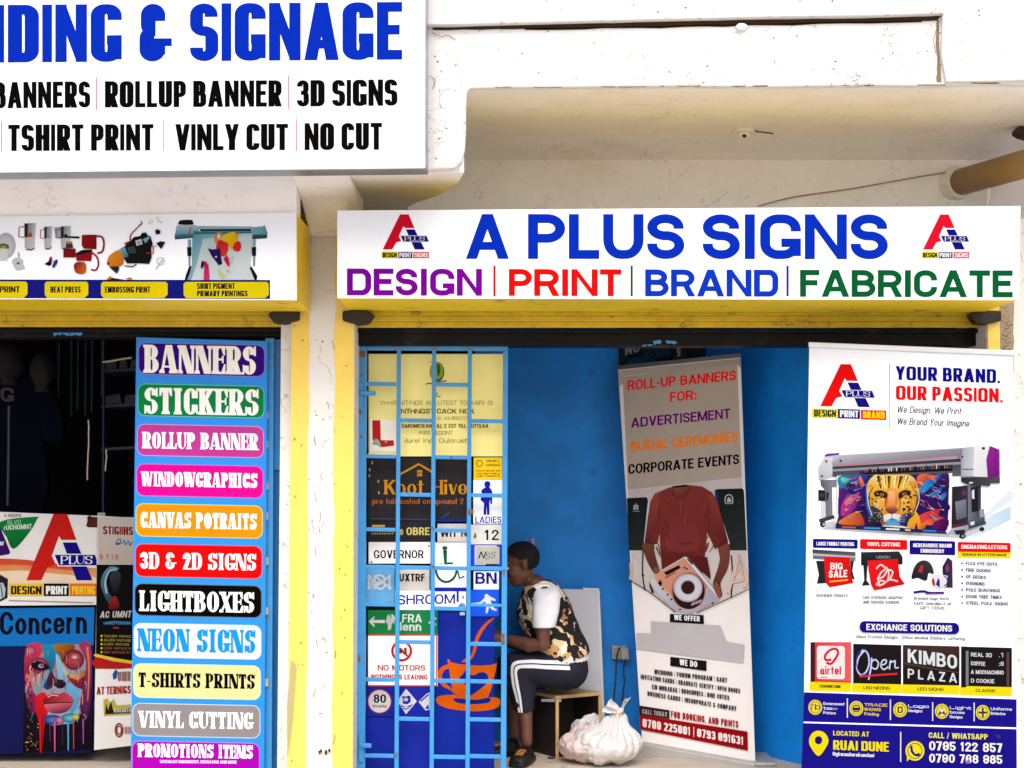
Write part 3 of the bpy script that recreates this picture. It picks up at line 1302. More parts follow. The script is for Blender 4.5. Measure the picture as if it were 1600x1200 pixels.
shutter_head(556, 1536, 'yellow rolled shutter with black lintel over the blue room doorway', 540, [(1020, 1032, 531, 538, 2), (1040, 1056, 533, 538, -1), (1003, 1018, 538, 541, 1)])
shutter_head(-420, 456, 'yellow rolled shutter with black lintel over the dark store doorway', 527, [(82, 96, 516, 524, 2), (95, 108, 519, 525, -3), (107, 127, 519, 525, 0)], 16)

# ---------------------------------------------------------------- sign boxes
def sign_box(name, label, quad, Y, depth, side_mat, group=None):
    pl = Pl(Y)
    c = pl.pt((quad[0][0] + quad[1][0]) / 2, quad[2][1])
    t = thing(name, label, 'sign', (c.x, Y + depth / 2, c.z), group)
    q = MB()
    q.prism([pl.pt(x, y, -0.006) for x, y in quad], (0, depth, 0))
    q.build('casing', side_mat, t, bevel=0.004)
    q = MB()
    q.slab(pl, quad, 0.0055)
    q.build('face_panel', WHITEP, t)
    return t, pl


BLUE, NAVY, RED, GREEN, PURPLE, BLK, YEL, WHT = (0, 52, 208), (22, 14, 140), (255, 8, 14), (0, 106, 52), (142, 0, 176), (2, 2, 2), (252, 232, 10), (255, 255, 255)


def logo(a, x0, y0, x1, y1, red=(250, 16, 48), strip=True, words=('DESIGN', 'PRINT', 'SIGNS'), k3=(250, 30, 30), c3=WHT, sk=0.0):
    """the A-and-PLUS emblem of the shop, in a box; sk tips it down to the right"""
    w, h = x1 - x0, y1 - y0

    def P(u, v):
        return (x0 + u * w, y0 + v * h + sk * u * w)
    hs = 0.80 if strip else 1.0

    def V(*uv):
        return [P(u, v * hs) for u, v in uv]
    a.poly(V((.37, .0), (.555, .0), (.68, .39), (.475, .39), (.445, .33), (.345, .63), (.40, .76), (.29, .80), (.205, 1), (.0, 1)), red)
    a.poly(V((.495, .43), (.685, .43), (.90, 1.0), (.685, 1.0)), NAVY)
    a.poly(V((.37, .60), (.945, .60), (1.0, .79), (.43, .79)), WHT)
    a.poly(V((.385, .615), (.935, .615), (.985, .775), (.445, .775)), NAVY)
    p, q = P(.47, .755 * hs), P(.90, .755 * hs)
    a.text('PLUS', p[0], p[1], q[0], q[1], h * hs * .125, ROMAN, WHT)
    if strip:
        for i, (u0, u1, bc, tc) in enumerate(((-.02, .32, YEL, BLK), (.335, .635, NAVY, WHT), (.655, .99, k3, c3))):
            a.poly([P(u0, .855), P(u1, .855), P(u1, 1.0), P(u0, 1.0)], bc)
            p, q = P(u0 + .02, .98), P(u1 - .02, .98)
            a.text(words[i], p[0], p[1], q[0], q[1], h * .105, COND, tc)


# the large sign over the street
pl_big = Pl(6.82)
c = pl_big.pt(300, 270)
t = thing('large_signboard', 'large white signboard lettered in blue and black, hung high on the fascia', 'sign', (c.x, 6.9, c.z))
q = MB()
q.prism([pl_big.pt(x, y, -0.004) for x, y in ((-420, -150), (667, -150), (666.5, 264), (-420, 276))], (0, 0.13, 0))
q.build('frame', ALU, t, bevel=0.004)
q = MB()
q.slab(pl_big, [(-416, -146), (663.5, -146), (663.5, 262.5), (-416, 273.5)], 0.0035)
q.build('face_panel', WHITEP, t)
a = Art(pl_big)
for w_, x0, x1 in (('BRANDING', -207, 190), ('&', 218, 268), ('SIGNAGE', 297, 628)):
    a = Art(pl_big)
    a.text(w_, x0, 97.8 - x0 * .0075, x1, 97.8 - x1 * .0075, 90, IMPACT, BLUE, gap=.06)
    a.build('heading_lettering', t)
a = Art(pl_big)
a.text('BANNERS', -10, 169.5, 141, 168, 41, COND, BLK)
a.text('ROLLUP BANNER', 164, 168, 440, 166.5, 41, COND, BLK)
a.text('3D SIGNS', 464, 166.5, 621, 165, 41, COND, BLK)
a.text('TSHIRT PRINT', 13, 236, 240, 235, 41, COND, BLK)
a.text('VINLY CUT', 274, 235, 450, 234.5, 41, COND, BLK)
a.text('NO CUT', 476, 234.5, 597, 234, 42, COND, BLK)
for x, y0, y1 in ((151, 121, 172), (451, 118, 171), (2.5, 190, 238), (256, 188, 236), (463, 186, 236)):
    a.rect(x - .7, y0, x + .7, y1, (250, 110, 120))
a.build('list_lettering', t)

# the shop name over the right-hand doorway
QA = ((527, 329), (1594.5, 322), (1592, 469), (527, 466))
t, pa = sign_box('shop_sign', 'long white shop name sign with coloured words over the blue room doorway', QA, 7.2, 0.55, BOXYEL)
a = Art(pa)
a.text('A', 728, 404.5, 795, 404.5, 70, DIN, BLUE)
a.build('name_lettering', t)
a = Art(pa)
a.text('PLUS', 825, 404.5, 1069, 404.7, 70, DIN, BLUE)
a.build('name_lettering', t)
a = Art(pa)
a.text('SIGNS', 1098, 404.8, 1387, 405, 70, DIN, BLUE)
a.build('name_lettering', t)
a = Art(pa)
for s_, x0, x1, c_ in (('DESIGN', 542, 753, PURPLE), ('PRINT', 795, 971, (255, 12, 8)), ('BRAND', 1008, 1216, (10, 62, 214)), ('FABRICATE', 1250, 1582, GREEN)):
    a.text(s_, x0, 461.5 + (x0 - 540) * .003, x1, 461.5 + (x1 - 540) * .003, 42, DIN, c_)
for x, c_ in ((772.5, RED), (987, GREEN), (1230.5, BLUE)):
    a.rect(x - 1.7, 415, x + 1.7, 463, c_)
a.build('trade_lettering', t)
for x0 in (598, 1442):
    a = Art(pa)
    logo(a, x0, 335, x0 + 73, 403.5)
    a.build('emblem', t)

# picture sign over the left-hand doorway
QB = ((-420, 344), (463, 332), (463.5, 469), (-420, 466))
t_pic, pb = sign_box('picture_sign', 'white sign with pictures of mugs and printers over the dark store doorway', QB, 7.2, 0.5, BOXYEL)

# ---------------------------------------------------------------- things on the overhang
# round camera on the soffit
cpos = at(1163, 207, 7.9)
cpos.z = zs + .004
t = thing('dome_camera', 'small white dome camera with a short wire under the overhang', 'camera', cpos)
q = MB()
q.loft([(cpos + Vector((0, 0, dz)), (r, 0, 0), (0, r, 0)) for dz, r in ((0.0, .052), (-.012, .054), (-.016, .050), (-.018, .040))], 24)
q.build('base_ring', WHITEPL, t, smooth=False)
q = MB()
q.loft([(cpos + Vector((0, 0, dz)), (r, 0, 0), (0, r, 0)) for dz, r in ((-.018, .037), (-.030, .034), (-.042, .026), (-.050, .014), (-.052, .004))], 20)
q.build('dome', WHITEPL, t, smooth=True)
q = MB()
q.ell(cpos + Vector((-.004, -.026, -.036)), .012, .008, .012, 12, 8)
q.build('lens', BLACKP, t, smooth=True)
q = MB()
q.tube([cpos + Vector(p) for p in ((.045, 0, -.005), (.07, -.01, -.012), (.11, -.004, -.016), (.150, .004, -.019))], .0035, 6)
q.build('wire', BLACKP, t)
# lump of old plaster on the fascia
c = at(1159, 42, 6.99)
q = MB()
q.ell((0, 0, 0), .030, .018, .017, 16, 10)
for v in q.v:
    v += c + Vector((noise.noise(v * 60) * .006, 0, noise.noise(v * 70 + Vector((3, 1, 2))) * .005))
o = q.build('plaster_lump', CREAM, None, smooth=True, loc=c)
tag(o, 'small tan lump of mortar stuck under the groove of the white fascia', 'mortar lump')
# drain pipe leaving the rear wall
p0, p1 = at(1500, 285, 8.27), at(1720, 222, 7.1)
dr = (p1 - p0).normalized()
t = thing('drain_pipe', 'tan drain pipe coming out of the wall at a white collar', 'pipe', p0)
q = MB()
q.tube([p0 - dr * .12, p0 + dr * .3, p1], .072, 28)
q.build('pipe', PIPE, t, smooth=True)
q = MB()
q.tube([p0 - dr * .16, p0 - dr * .02, p0 + dr * .02], [.10, .092, .088], 28)
q.build('collar', PALE, t, smooth=False, bevel=.004)
q = MB()
q.tube([p0 + dr * .30 + Vector((0, .05, -.06)), p0 + dr * .30 + Vector((0, .08, -.16))], .012, 8)
q.build('hanger', PALE, t)
# slack wire along the rear wall
pw = [at(1185, 322, 8.29), at(1240, 308, 8.29), at(1330, 295, 8.28), at(1420, 279, 8.28), at(1462, 272, 8.28), at(1490, 268, 8.26)]
q = MB()
q.tube([tuple(p) for p in smooth_line([tuple(p) for p in pw], 6, False)], .0035, 6)
o = q.build('slack_wire', mat('brown_wire', (150, 126, 98), .6), None, loc=pw[0])
tag(o, 'thin brown wire sloping along the shaded wall to the pipe collar', 'wire')
# dark clamp at the frame edge
c = at(1602, 206, 7.8)
t = thing('wall_clamp', 'dark rusty clamp under the overhang above the drain pipe', 'clamp', c)
q = MB()
q.prism([c + Vector(p) for p in ((-.045, 0, .012), (-.03, 0, .03), (.05, 0, .035), (.12, 0, .02), (.12, 0, -.03), (.03, 0, -.035), (-.02, 0, -.02), (-.045, 0, -.004))], (0, .08, 0))
q.build('jaw', mat('rusty_iron', (52, 38, 30), .8, var=.4, scale=30), t, bevel=.006)
q = MB()
q.tube([c + Vector((.0, .04, .0)), c + Vector((.0, .04, zs + .01 - c.z))], .014, 10)
q.build('bolt', mat('rusty_iron', (52, 38, 30)), t)
# ---------------------------------------------------------------- left-hand doorway: the sign list on the open door
pd = Pl(7.86)
c = pd.pt(312, 1240)
t = thing('directory_board', 'tall light blue board of stacked coloured name labels at the dark doorway', 'sign board', (c.x, 7.87, 0.0))
q = MB()
q.slab(pd, [(213, 527), (418, 533), (412, 1290), (203, 1290)], 0.012)
q.build('backing_sheet', mat('light_blue_sheet', (8, 128, 222), .5, var=.05), t)
rows = [('BANNERS', 535, 585, (66, 16, 156), WHT, 226, 400, 584, 44, SERIF), ('STICKERS', 599, 650, (14, 158, 80), WHT, 226, 404, 648, 41, SERIF),
        ('ROLLUP BANNER', 662, 712, (222, 70, 176), WHT, 223, 403, 702, 26, SERIF), ('WINDOWGRAPHICS', 724, 775, (255, 12, 168), WHT, 221, 402, 761, 23, SERIF),
        ('CANVAS POTRAITS', 786, 838, (255, 164, 14), WHT, 220, 401, 826, 25, SERIF), ('3D & 2D SIGNS', 849, 901, (254, 6, 10), WHT, 219, 400, 890, 26, SERIF),
        ('LIGHTBOXES', 911, 962, (6, 6, 6), WHT, 219, 397, 956, 32, SERIF), ('NEON SIGNS', 973, 1027, (250, 252, 255), (16, 142, 246), 216, 399, 1019, 36, SERIF),
        ('T-SHIRTS PRINTS', 1036, 1090, (252, 246, 170), BLK, 217, 398, 1075, 23, SERIF), ('VINYL CUTTING', 1098, 1150, (160, 154, 156), WHT, 217, 395, 1138, 26, SERIF),
        ('PROMOTIONS ITEMS', 1157, 1215, (186, 6, 196), WHT, 216, 395, 1184, 21, SERIF)]
for i, (txt, y0, y1, bc, tc, tx0, tx1, yb, h, F) in enumerate(rows):
    f = i / 10.0
    xl, xr = 216 - 10 * f, 414 - 8 * f
    a = Art(pd, 0.0006, k=.62)
    a.rect(xl, y0, xr, y1, tuple(min(235, v + 110) for v in bc) if i not in (7, 8) else (236, 250, 255), dy=4, r=12)
    a.rect(xl + 1.3, y0 + 1.3, xr - 1.3, y1 - 1.3, bc, dy=4, r=11)
    pnl = a.build('name_label', t)
    pnl['label'] = txt.lower().replace('&', 'and') + ' label'
    a = Art(pd, 0.0014, k=.9)
    a.text(txt, tx0, yb - 1.5, tx1, yb + 1.5, h, F, tc)
    if i == 10:
        a.text('SPECIALIST EMBROIDERY, ENGRAVING AND MORE', 250, 1192, 370, 1193, 4.5, COND, (255, 220, 255), gap=.06)
    a.build('lettering', pnl)
# door leaf frame behind the board
t = thing('blue_door', 'narrow blue steel door leaf standing behind the sign list', 'door', (vx(428, 7.92), 7.93, 0))
q = MB()
q.slab(Pl(7.90), [(414, 528), (428, 528), (424, 1290), (408, 1290)], 0.05)
q.build('hinge_stile', GATEB, t, bevel=.004)
q = MB()
q.slab(Pl(7.93), [(428, 530), (440, 530), (438, 735), (427, 735)], 0.03)
q.build('infill_sheet', mat('mid_blue_paint', (22, 112, 178), .4), t, bevel=.002)
q = MB()
q.slab(Pl(7.945), [(428, 736), (440, 736), (434, 1290), (422, 1290)], 0.03)
q.build('lower_sheet', DARKB, t, bevel=.002)
for y in (642, 688, 752, 800, 870, 948, 1060):
    q = MB()
    q.slab(Pl(7.885), [(412, y), (419, y + 1), (419, y + 13), (412, y + 12)], 0.012)
    q.build('hinge', mat('worn_steel', (190, 176, 150), .5, var=.3, scale=40), t)
t = thing('grey_carton', 'small grey carton edge showing between blue door and pale jamb', 'carton', (vx(434, 8.2), 8.25, 0))
q = MB()
q.slab(Pl(8.12), [(428, 770), (452, 770), (452, 826), (428, 826)], 0.14)
q.build('front_panel', mat('beige_card', (190, 176, 160), .8), t, bevel=.004)
q = MB()
q.slab(Pl(8.119), [(428, 820), (452, 820), (452, 823), (428, 823)], 0.02)
q.build('tape_strip', mat('brown_tape', (120, 90, 60), .4), t)
q = MB()
q.slab(Pl(8.14), [(426, 826), (454, 826), (454, 1226), (426, 1226)], 0.16)
q.build('stand', DARKIN, t)

# ---------------------------------------------------------------- boards standing inside the dark store
ps = Pl(8.62)
c = ps.pt(60, 1170)
t = thing('logo_board', 'white board with big red A emblem, propped above the blue concern board', 'sign board', (c.x, 8.63, ps.pt(60, 945).z))
q = MB()
q.slab(ps, [(-190, 792), (152, 806), (152, 945), (-190, 948)], 0.02)
q.build('panel', mat('shaded_white_board', (205, 203, 200), .45, var=.05), t)
a = Art(ps, k=.66)
a.zoom(0, 780, 2.857)
a.poly([(-200, 260), (60, 266), (200, 282), (330, 300), (430, 308), (430, 372), (-200, 372)], (238, 186, 130), (226, 120, 60), ((0, 360), (0, 270)))
a.poly([(-200, 268), (60, 266), (200, 282), (330, 300), (330, 318), (200, 305), (60, 292), (-200, 300)], (224, 84, 50), smooth=3)
a.poly([(-200, 330), (100, 318), (430, 350), (430, 374), (-200, 374)], (250, 226, 196))
a.poly([(2, 100), (160, 78), (165, 90), (130, 150), (62, 222), (30, 170)], (20, 140, 60), (10, 110, 46), ((0, 80), (0, 220)), smooth=4)
a.text('KEEPS', 38, 80, 95, 80, 14, SANS, (60, 50, 110))
a.poly([(18, 78), (30, 78), (24, 63)], (230, 150, 30))
a.text('BLVD', 34, 112, 94, 110, 18, SANS, (150, 220, 170))
a.text('rUCHOMNT', 18, 138, 142, 132, 22, SANS, (240, 250, 240))
a.poly([(-60, 120), (0, 122), (46, 236), (40, 246), (-60, 262)], (56, 22, 100))
a.text('ar', -2, 206, 20, 206, 24, SANS, WHT)
logo(a, 118, 66, 446, 362, (214, 34, 30), strip=False)
a.poly([(432, 200), (436, 60), (470, 60), (470, 380), (432, 380)], (196, 194, 192))
a.poly([(385, 122), (392, 92), (388, 84), (400, 70), (408, 78), (436, 80), (436, 124)], (96, 44, 26))
a.line([(392, 122), (394, 90), (404, 76)], 3, (30, 18, 14))
a.line([(394, 124), (436, 124)], 3, (30, 18, 14))
for i, (x0, x1, bc, tc, w_) in enumerate(((40, 192, (252, 206, 50), (26, 20, 20), 'DESIGN'), (196, 308, (22, 18, 26), WHT, 'PRINT'), (312, 431, (236, 120, 30), (255, 214, 60), 'PRINTING'))):
    a.rect(x0, 376, x1, 432, bc)
    a.text(w_, x0 + 10, 424, x1 - 6, 425, 37, COND, tc)
a.poly([(-40, 350), (0, 336), (36, 356), (34, 440), (-10, 462), (-40, 460)], (36, 36, 44))
a.poly([(-20, 376), (14, 372), (26, 400), (22, 436), (-8, 452), (-20, 450)], (190, 200, 206))
a.line([(4, 380), (14, 440)], 5, (70, 80, 90))
a.line([(40, 452), (418, 462)], 5, (170, 162, 156))
a.build('printed_picture', t)

t = thing('concern_board', 'blue and navy board with black Concern lettering and painted face print', 'sign board', (ps.pt(60, 1175).x, 8.63, 0))
q = MB()
q.slab(ps, [(-190, 952), (148, 948), (143, 1176), (-190, 1181)], 0.022)
q.build('panel', mat('navy_board', (6, 10, 66), .5, var=.1, spec=.08), t)
a = Art(ps, k=.66)
a.poly([(-190, 953), (147.5, 949), (146, 1008), (-190, 1012)], (18, 108, 186), (24, 122, 204), ((0, 950), (140, 950)))
a.text('Concern', 0, 992, 136, 990, 36, SANS, (16, 12, 22), gap=.08)
a.build('lettering', t)
# the painted face: an original jumble of bright cheeks, lips and drips
a = Art(ps, 0.0018, k=.62)
a.zoom(0, 780, 2.857)
L = [(118, 655), (404, 645), (411, 700), (408, 1118), (102, 1134), (108, 700)]
a.poly(L, (40, 26, 44), (16, 14, 20), ((0, 900), (0, 1130)))
a.poly([(118, 655), (404, 645), (408, 760), (380, 900), (330, 1000), (230, 1010), (150, 900), (112, 860)], (206, 96, 60), (120, 190, 226), ((110, 700), (380, 960)))
a.poly([(118, 655), (200, 652), (176, 700), (140, 760), (112, 830)], (214, 60, 96), (110, 20, 70), ((118, 655), (120, 820)), smooth=3)
a.disc(136, 676, 24, 22, (150, 20, 80), (255, 130, 170))
a.poly([(190, 652), (250, 650), (262, 690), (236, 760), (250, 820), (206, 850), (180, 790), (196, 700)], (28, 150, 196), (20, 60, 110), ((200, 660), (220, 840)), smooth=4)
a.poly([(238, 652), (330, 648), (320, 690), (282, 730), (268, 700)], (190, 120, 40), (80, 40, 20), ((240, 650), (300, 730)), smooth=4)
a.poly([(250, 690), (280, 735), (310, 780), (350, 830), (352, 900), (318, 960), (300, 880), (262, 800)], (150, 210, 236), (84, 160, 206), ((250, 700), (340, 930)), smooth=4)
a.disc(176, 742, 40, 36, (120, 26, 70), (224, 120, 150), rot=-15)
a.poly([(142, 734), (170, 722), (206, 736), (222, 752), (180, 764), (150, 754)], (40, 20, 40), smooth=4)
a.disc(186, 742, 16, 12, (100, 60, 110), (250, 220, 230))
a.disc(330, 716, 46, 46, (110, 16, 40), (226, 90, 100))
a.disc(336, 704, 22, 16, (170, 50, 70), (255, 196, 196))
a.poly([(278, 736), (300, 772), (350, 782), (384, 760), (380, 790), (340, 808), (296, 790)], (238, 206, 110), (200, 110, 60), ((280, 740), (380, 790)), smooth=4)
a.poly([(300, 792), (346, 806), (384, 792), (388, 850), (360, 846), (330, 830)], (170, 40, 60), (90, 20, 50), ((300, 800), (380, 850)), smooth=4)
a.poly([(352, 646), (404, 645), (410, 780), (398, 960), (372, 984), (356, 930), (378, 800), (384, 720)], (170, 60, 110), (60, 26, 80), ((380, 660), (370, 960)), smooth=3)
a.line([(390, 660), (398, 760), (392, 900)], (10, 4), (240, 130, 60), smooth=4)
a.poly([(116, 780), (150, 790), (190, 770), (222, 764), (196, 830), (160, 880), (124, 850)], (226, 110, 60), (60, 170, 200), ((120, 790), (200, 850)), smooth=4)
a.poly([(118, 800), (140, 820), (150, 860), (180, 900), (150, 960), (120, 900)], (200, 50, 110), (110, 20, 70), ((120, 800), (160, 930)), smooth=4)
a.poly([(228, 770), (246, 800), (286, 808), (290, 836), (262, 844), (236, 826), (214, 838), (210, 816)], (90, 30, 60), (40, 16, 40), ((220, 780), (270, 840)), smooth=4)
a.poly([(160, 880), (206, 866), (214, 950), (200, 1010), (188, 1126), (178, 1126), (176, 1010), (160, 940)], (220, 30, 40), (150, 10, 26), ((180, 880), (184, 1120)), smooth=3)
a.poly([(192, 900), (214, 876), (244, 866), (262, 870), (290, 862), (322, 884), (328, 906), (280, 908), (240, 910), (206, 914)], (120, 20, 34), (206, 70, 84), ((200, 880), (310, 890)), smooth=4)
a.poly([(200, 916), (240, 912), (290, 908), (326, 910), (300, 946), (250, 956), (212, 944)], (216, 110, 130), (130, 30, 60), ((240, 912), (250, 956)), smooth=4)
a.line([(200, 913), (250, 908), (326, 906)], 4, (50, 8, 20), smooth=4)
a.line([(214, 884), (236, 874), (262, 878)], 5, (250, 170, 170), smooth=4)
a.disc(236, 984, 42, 22, (36, 40, 120), (90, 130, 206))
a.disc(268, 986, 20, 16, (170, 50, 110), (240, 140, 180))
a.disc(314, 976, 40, 20, (30, 110, 130), (120, 210, 220))
a.disc(338, 972, 18, 12, (160, 150, 50), (230, 220, 110))
rr = random.Random(909)
pal = [(236, 120, 70), (60, 190, 220), (226, 60, 120), (250, 206, 120), (40, 60, 140), (120, 40, 110), (240, 236, 230), (30, 20, 40), (200, 40, 50)]
for k in range(80):
    x, y = rr.uniform(124, 392), rr.uniform(664, 960)
    if 180 < x < 340 and 855 < y:
        continue
    cx = 258
    bend = (x - cx) * .05
    ln = rr.uniform(16, 56)
    c_ = rr.choice(pal)
    a.line([(x, y), (x + bend + rr.uniform(-4, 4), y + ln * .5), (x + bend * .4, y + ln)], (rr.uniform(1.5, 6), 1), c_, smooth=3, c2=rr.choice(pal))
a.poly([(142, 736), (170, 724), (206, 738), (220, 752), (180, 762), (150, 752)], (30, 14, 34), smooth=4)
a.disc(186, 743, 14, 11, (90, 60, 110), (246, 220, 230))
a.disc(188, 742, 5, 5, (16, 8, 16))
a.disc(336, 704, 16, 11, (190, 60, 80), (255, 220, 216))
for x, y0, y1, w_, c_ in ((183, 960, 1128, 8, (230, 30, 40)), (247, 990, 1126, 8, (226, 90, 150)), (307, 990, 1120, 9, (60, 170, 226)), (331, 980, 1116, 6, (200, 60, 120)), (374, 980, 1090, 6, (190, 80, 200)), (226, 1000, 1080, 4, (90, 60, 130)), (282, 1000, 1100, 5, (60, 40, 70))):
    a.line([(x, y0), (x + 1, y1)], (w_, w_ * .6), c_)
for k in range(24):
    rr = random.Random(k)
    a.disc(rr.uniform(112, 176), rr.uniform(1000, 1120), rr.uniform(2, 5), rr.uniform(2, 4), rr.choice([(200, 160, 40), (150, 60, 30), (90, 90, 110)]))
for k in range(8):
    a.rect(126 + (k % 2) * 10, 850 + k * 18, 132 + (k % 2) * 14, 862 + k * 18, (54, 48, 60))
a.build('face_print', t)

pt_ = Pl(8.58)
t = thing('poster_stand', 'tall narrow white and black poster beside the propped boards', 'poster', (pt_.pt(178, 1170).x, 8.6, 0))
q = MB()
q.slab(pt_, [(152.5, 806), (225, 810), (222, 1163), (147, 1172)], 0.02)
q.build('panel', mat('shaded_white_board', (205, 203, 200)), t)
a = Art(pt_, k=.66)
a.zoom(0, 780, 2.857)
a.rect(437, 80, 640, 290, (222, 214, 206), (206, 190, 180))
a.text('STIGIIHS', 460, 156, 594, 160, 36, COND, (150, 26, 30))
a.line([(520, 200), (526, 182), (540, 180), (530, 202), (516, 198), (544, 196), (556, 184), (560, 204), (574, 186), (580, 206), (592, 190)], 5, (40, 130, 190), smooth=4)
a.text('B Y I K', 446, 268, 530, 270, 24, SANS, (190, 110, 100))
a.poly([(432, 292), (640, 292), (640, 735), (428, 690)], (16, 14, 18))
a.poly([(450, 380), (462, 330), (492, 300), (530, 306), (520, 320), (490, 326), (476, 360), (484, 410), (500, 440), (490, 470), (470, 440)], (90, 140, 160), (36, 60, 80), ((460, 320), (490, 460)), smooth=4)
a.line([(476, 420), (470, 370), (488, 322), (520, 312)], (8, 5), (180, 210, 220), smooth=4)
a.poly([(490, 340), (530, 320), (540, 360), (520, 420), (500, 400)], (52, 60, 74), (24, 26, 34), ((500, 330), (520, 410)), smooth=4)
a.poly([(484, 486), (504, 436), (522, 440), (534, 476), (520, 492)], (170, 40, 34), (90, 20, 20), ((500, 440), (510, 490)), smooth=4)
a.text('AC UMNT', 446, 530, 584, 528, 30, SANS, (210, 206, 204), slant=.15)
a.line([(462, 554), (510, 548), (584, 552)], 10, (40, 110, 160))
a.text('AROTOCON', 470, 560, 584, 560, 13, SANS, (70, 150, 200))
a.line([(506, 574), (532, 574)], 8, (170, 40, 40))
for r_ in range(5):
    y = 606 + r_ * 18
    a.rect(450, y, 458, y + 9, (210, 200, 40))
    a.text('TAILORS VINTAGE BYS'[r_:r_ + 14], 464, y + 10, 584, y + 12, 11, SANS, (170, 150, 50) if r_ < 3 else (160, 90, 40))
a.poly([(428, 690), (500, 706), (640, 730), (640, 742), (500, 722), (428, 704)], (236, 200, 60), smooth=3)
a.poly([(428, 704), (500, 722), (640, 742), (640, 750), (428, 756)], (186, 34, 34), smooth=2)
a.poly([(503, 780), (516, 760), (526, 768), (520, 800), (506, 804)], (30, 90, 170))
a.text('UWR', 526, 812, 584, 810, 42, COND, (160, 110, 112))
a.text('AT TERNIGS', 432, 872, 584, 866, 34, COND, (176, 30, 40))
a.poly([(462, 896), (480, 888), (490, 910), (508, 890), (520, 920), (584, 916), (584, 960), (464, 966)], (200, 184, 70))
a.poly([(470, 960), (474, 910), (484, 940), (496, 900), (506, 940), (584, 930), (584, 954)], (40, 36, 40))
a.text('WARANTO', 508, 952, 584, 950, 18, SANS, (220, 214, 200))
a.ring(532, 1030, 20, 7, (186, 40, 44), ry=32)
a.ring(532, 1030, 12, 4, (90, 30, 40), ry=20)
a.text('WM', 556, 1046, 584, 1046, 30, COND, (190, 150, 150))
a.build('printed_picture', t)

# dim stock in the dark store
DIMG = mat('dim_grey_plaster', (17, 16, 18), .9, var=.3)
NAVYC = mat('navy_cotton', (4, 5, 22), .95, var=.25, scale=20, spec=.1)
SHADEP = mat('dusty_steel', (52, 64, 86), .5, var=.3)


def dummy_head(px, py, Y, r, rz, lab):
    c = at(px, py, Y)
    t = thing('display_head', lab, 'mannequin head', (c.x, c.y, c.z - 1.1 * r))
    q = MB()
    rot = Matrix.Rotation(rz, 3, 'Z')
    for rings in ([(0, 0, -1.25, .40), (0, 0, -1.0, .42), (0, -.02, -.75, .42)],):
        q.loft([(c + Vector((x, y, z)) * r, rot @ Vector((w * r, 0, 0)), rot @ Vector((0, w * r, 0))) for x, y, z, w in rings], 16)
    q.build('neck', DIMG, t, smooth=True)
    q = MB()
    q.ell((0, 0, 0), 1, 1, 1, 28, 20)
    for v in q.v:
        z = v.z
        w = .74 if z > -.1 else .74 - .30 * (min(1, (-z - .1) / .9)) ** 1.2
        y = v.y * .92
        if v.y < 0:
            f = max(0, 1 - abs(v.x) / .22)
            y -= .22 * f * max(0, 1 - abs(z + .12) / .28)
            y += .10 * max(0, 1 - abs(abs(v.x) - .42) / .2) * max(0, 1 - abs(z - .1) / .18)
        p = Vector((v.x * w, y, z * 1.12))
        v[:] = c + (rot @ p) * r
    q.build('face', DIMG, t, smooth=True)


dummy_head(14, 566, 9.0, .105, -.5, 'pale mannequin head turned aside in the dark store, left of another')
dummy_head(66, 580, 9.0, .095, .6, 'grey mannequin head facing right in the dark store, above the shirt sleeve')
ph = Pl(9.1)
t = thing('hanging_shirt', 'dark navy shirt with a pale letter hanging under the mannequin heads', 'shirt', ph.pt(10, 640))
q = MB()
sh = [(-70, 598), (-30, 586), (-4, 592), (20, 592), (50, 585), (78, 602), (100, 680), (70, 690), (62, 660), (66, 800), (-70, 800)]
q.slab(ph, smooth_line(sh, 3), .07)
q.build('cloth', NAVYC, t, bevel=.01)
a = Art(ph, .002, k=.12)
a.text('NG', -22, 626, 22, 628, 22, DIN, (190, 180, 176))
a.build('lettering', t)
t = thing('clothes_rod', 'thin upright steel rod in front of the navy shirt', 'rod', at(14, 760, 8.95))
q = MB()
q.tube([at(14, 634, 8.95), at(13.5, 700, 8.95), at(12, 790, 8.95)], .008, 8)
q.build('rod', SHADEP, t)
for i, (x, y0, y1) in enumerate(((92, 535, 650), (112, 532, 652), (122, 530, 640), (134, 532, 650), (144, 530, 645), (160, 530, 620))):
    q = MB()
    q.tube([at(x, y0, 9.6), at(x - 1, y1, 9.6)], .007, 8)
    o = q.build('hanging_rod', SHADEP, None, loc=at(x, y1, 9.6))
    tag(o, 'thin steel rod hanging from the ceiling of the dark store', 'rod', 'rods hanging in the dark store')
q = MB()
q.tube([tuple(p) for p in smooth_line([tuple(at(161, 565.5, 8.9)), tuple(at(175, 564, 8.85)), tuple(at(190, 561, 8.8)), tuple(at(206, 559, 8.75))], 4, False)], .006, 8)
o = q.build('bamboo_stick', mat('pale_cane', (190, 180, 140), .6), None, loc=at(161, 565, 8.9))
tag(o, 'thin pale cane sticking out behind the top of the sign list', 'cane')
t = thing('steel_shelf', 'dim steel shelf rack with folded packets, behind the sign list', 'shelf', at(185, 700, 9.7))
for y in (578, 633, 700):
    q = MB()
    p = Pl(9.6)
    q.slab(p, [(158, y), (232, y - 4), (232, y), (158, y + 4)], .35)
    q.build('shelf_board', SHADEP, t)
for x in (160, 228):
    q = MB()
    q.slab(Pl(9.59), [(x, 530), (x + 3, 530), (x + 2, 900), (x - 1, 900)], .03)
    q.build('upright', SHADEP, t)
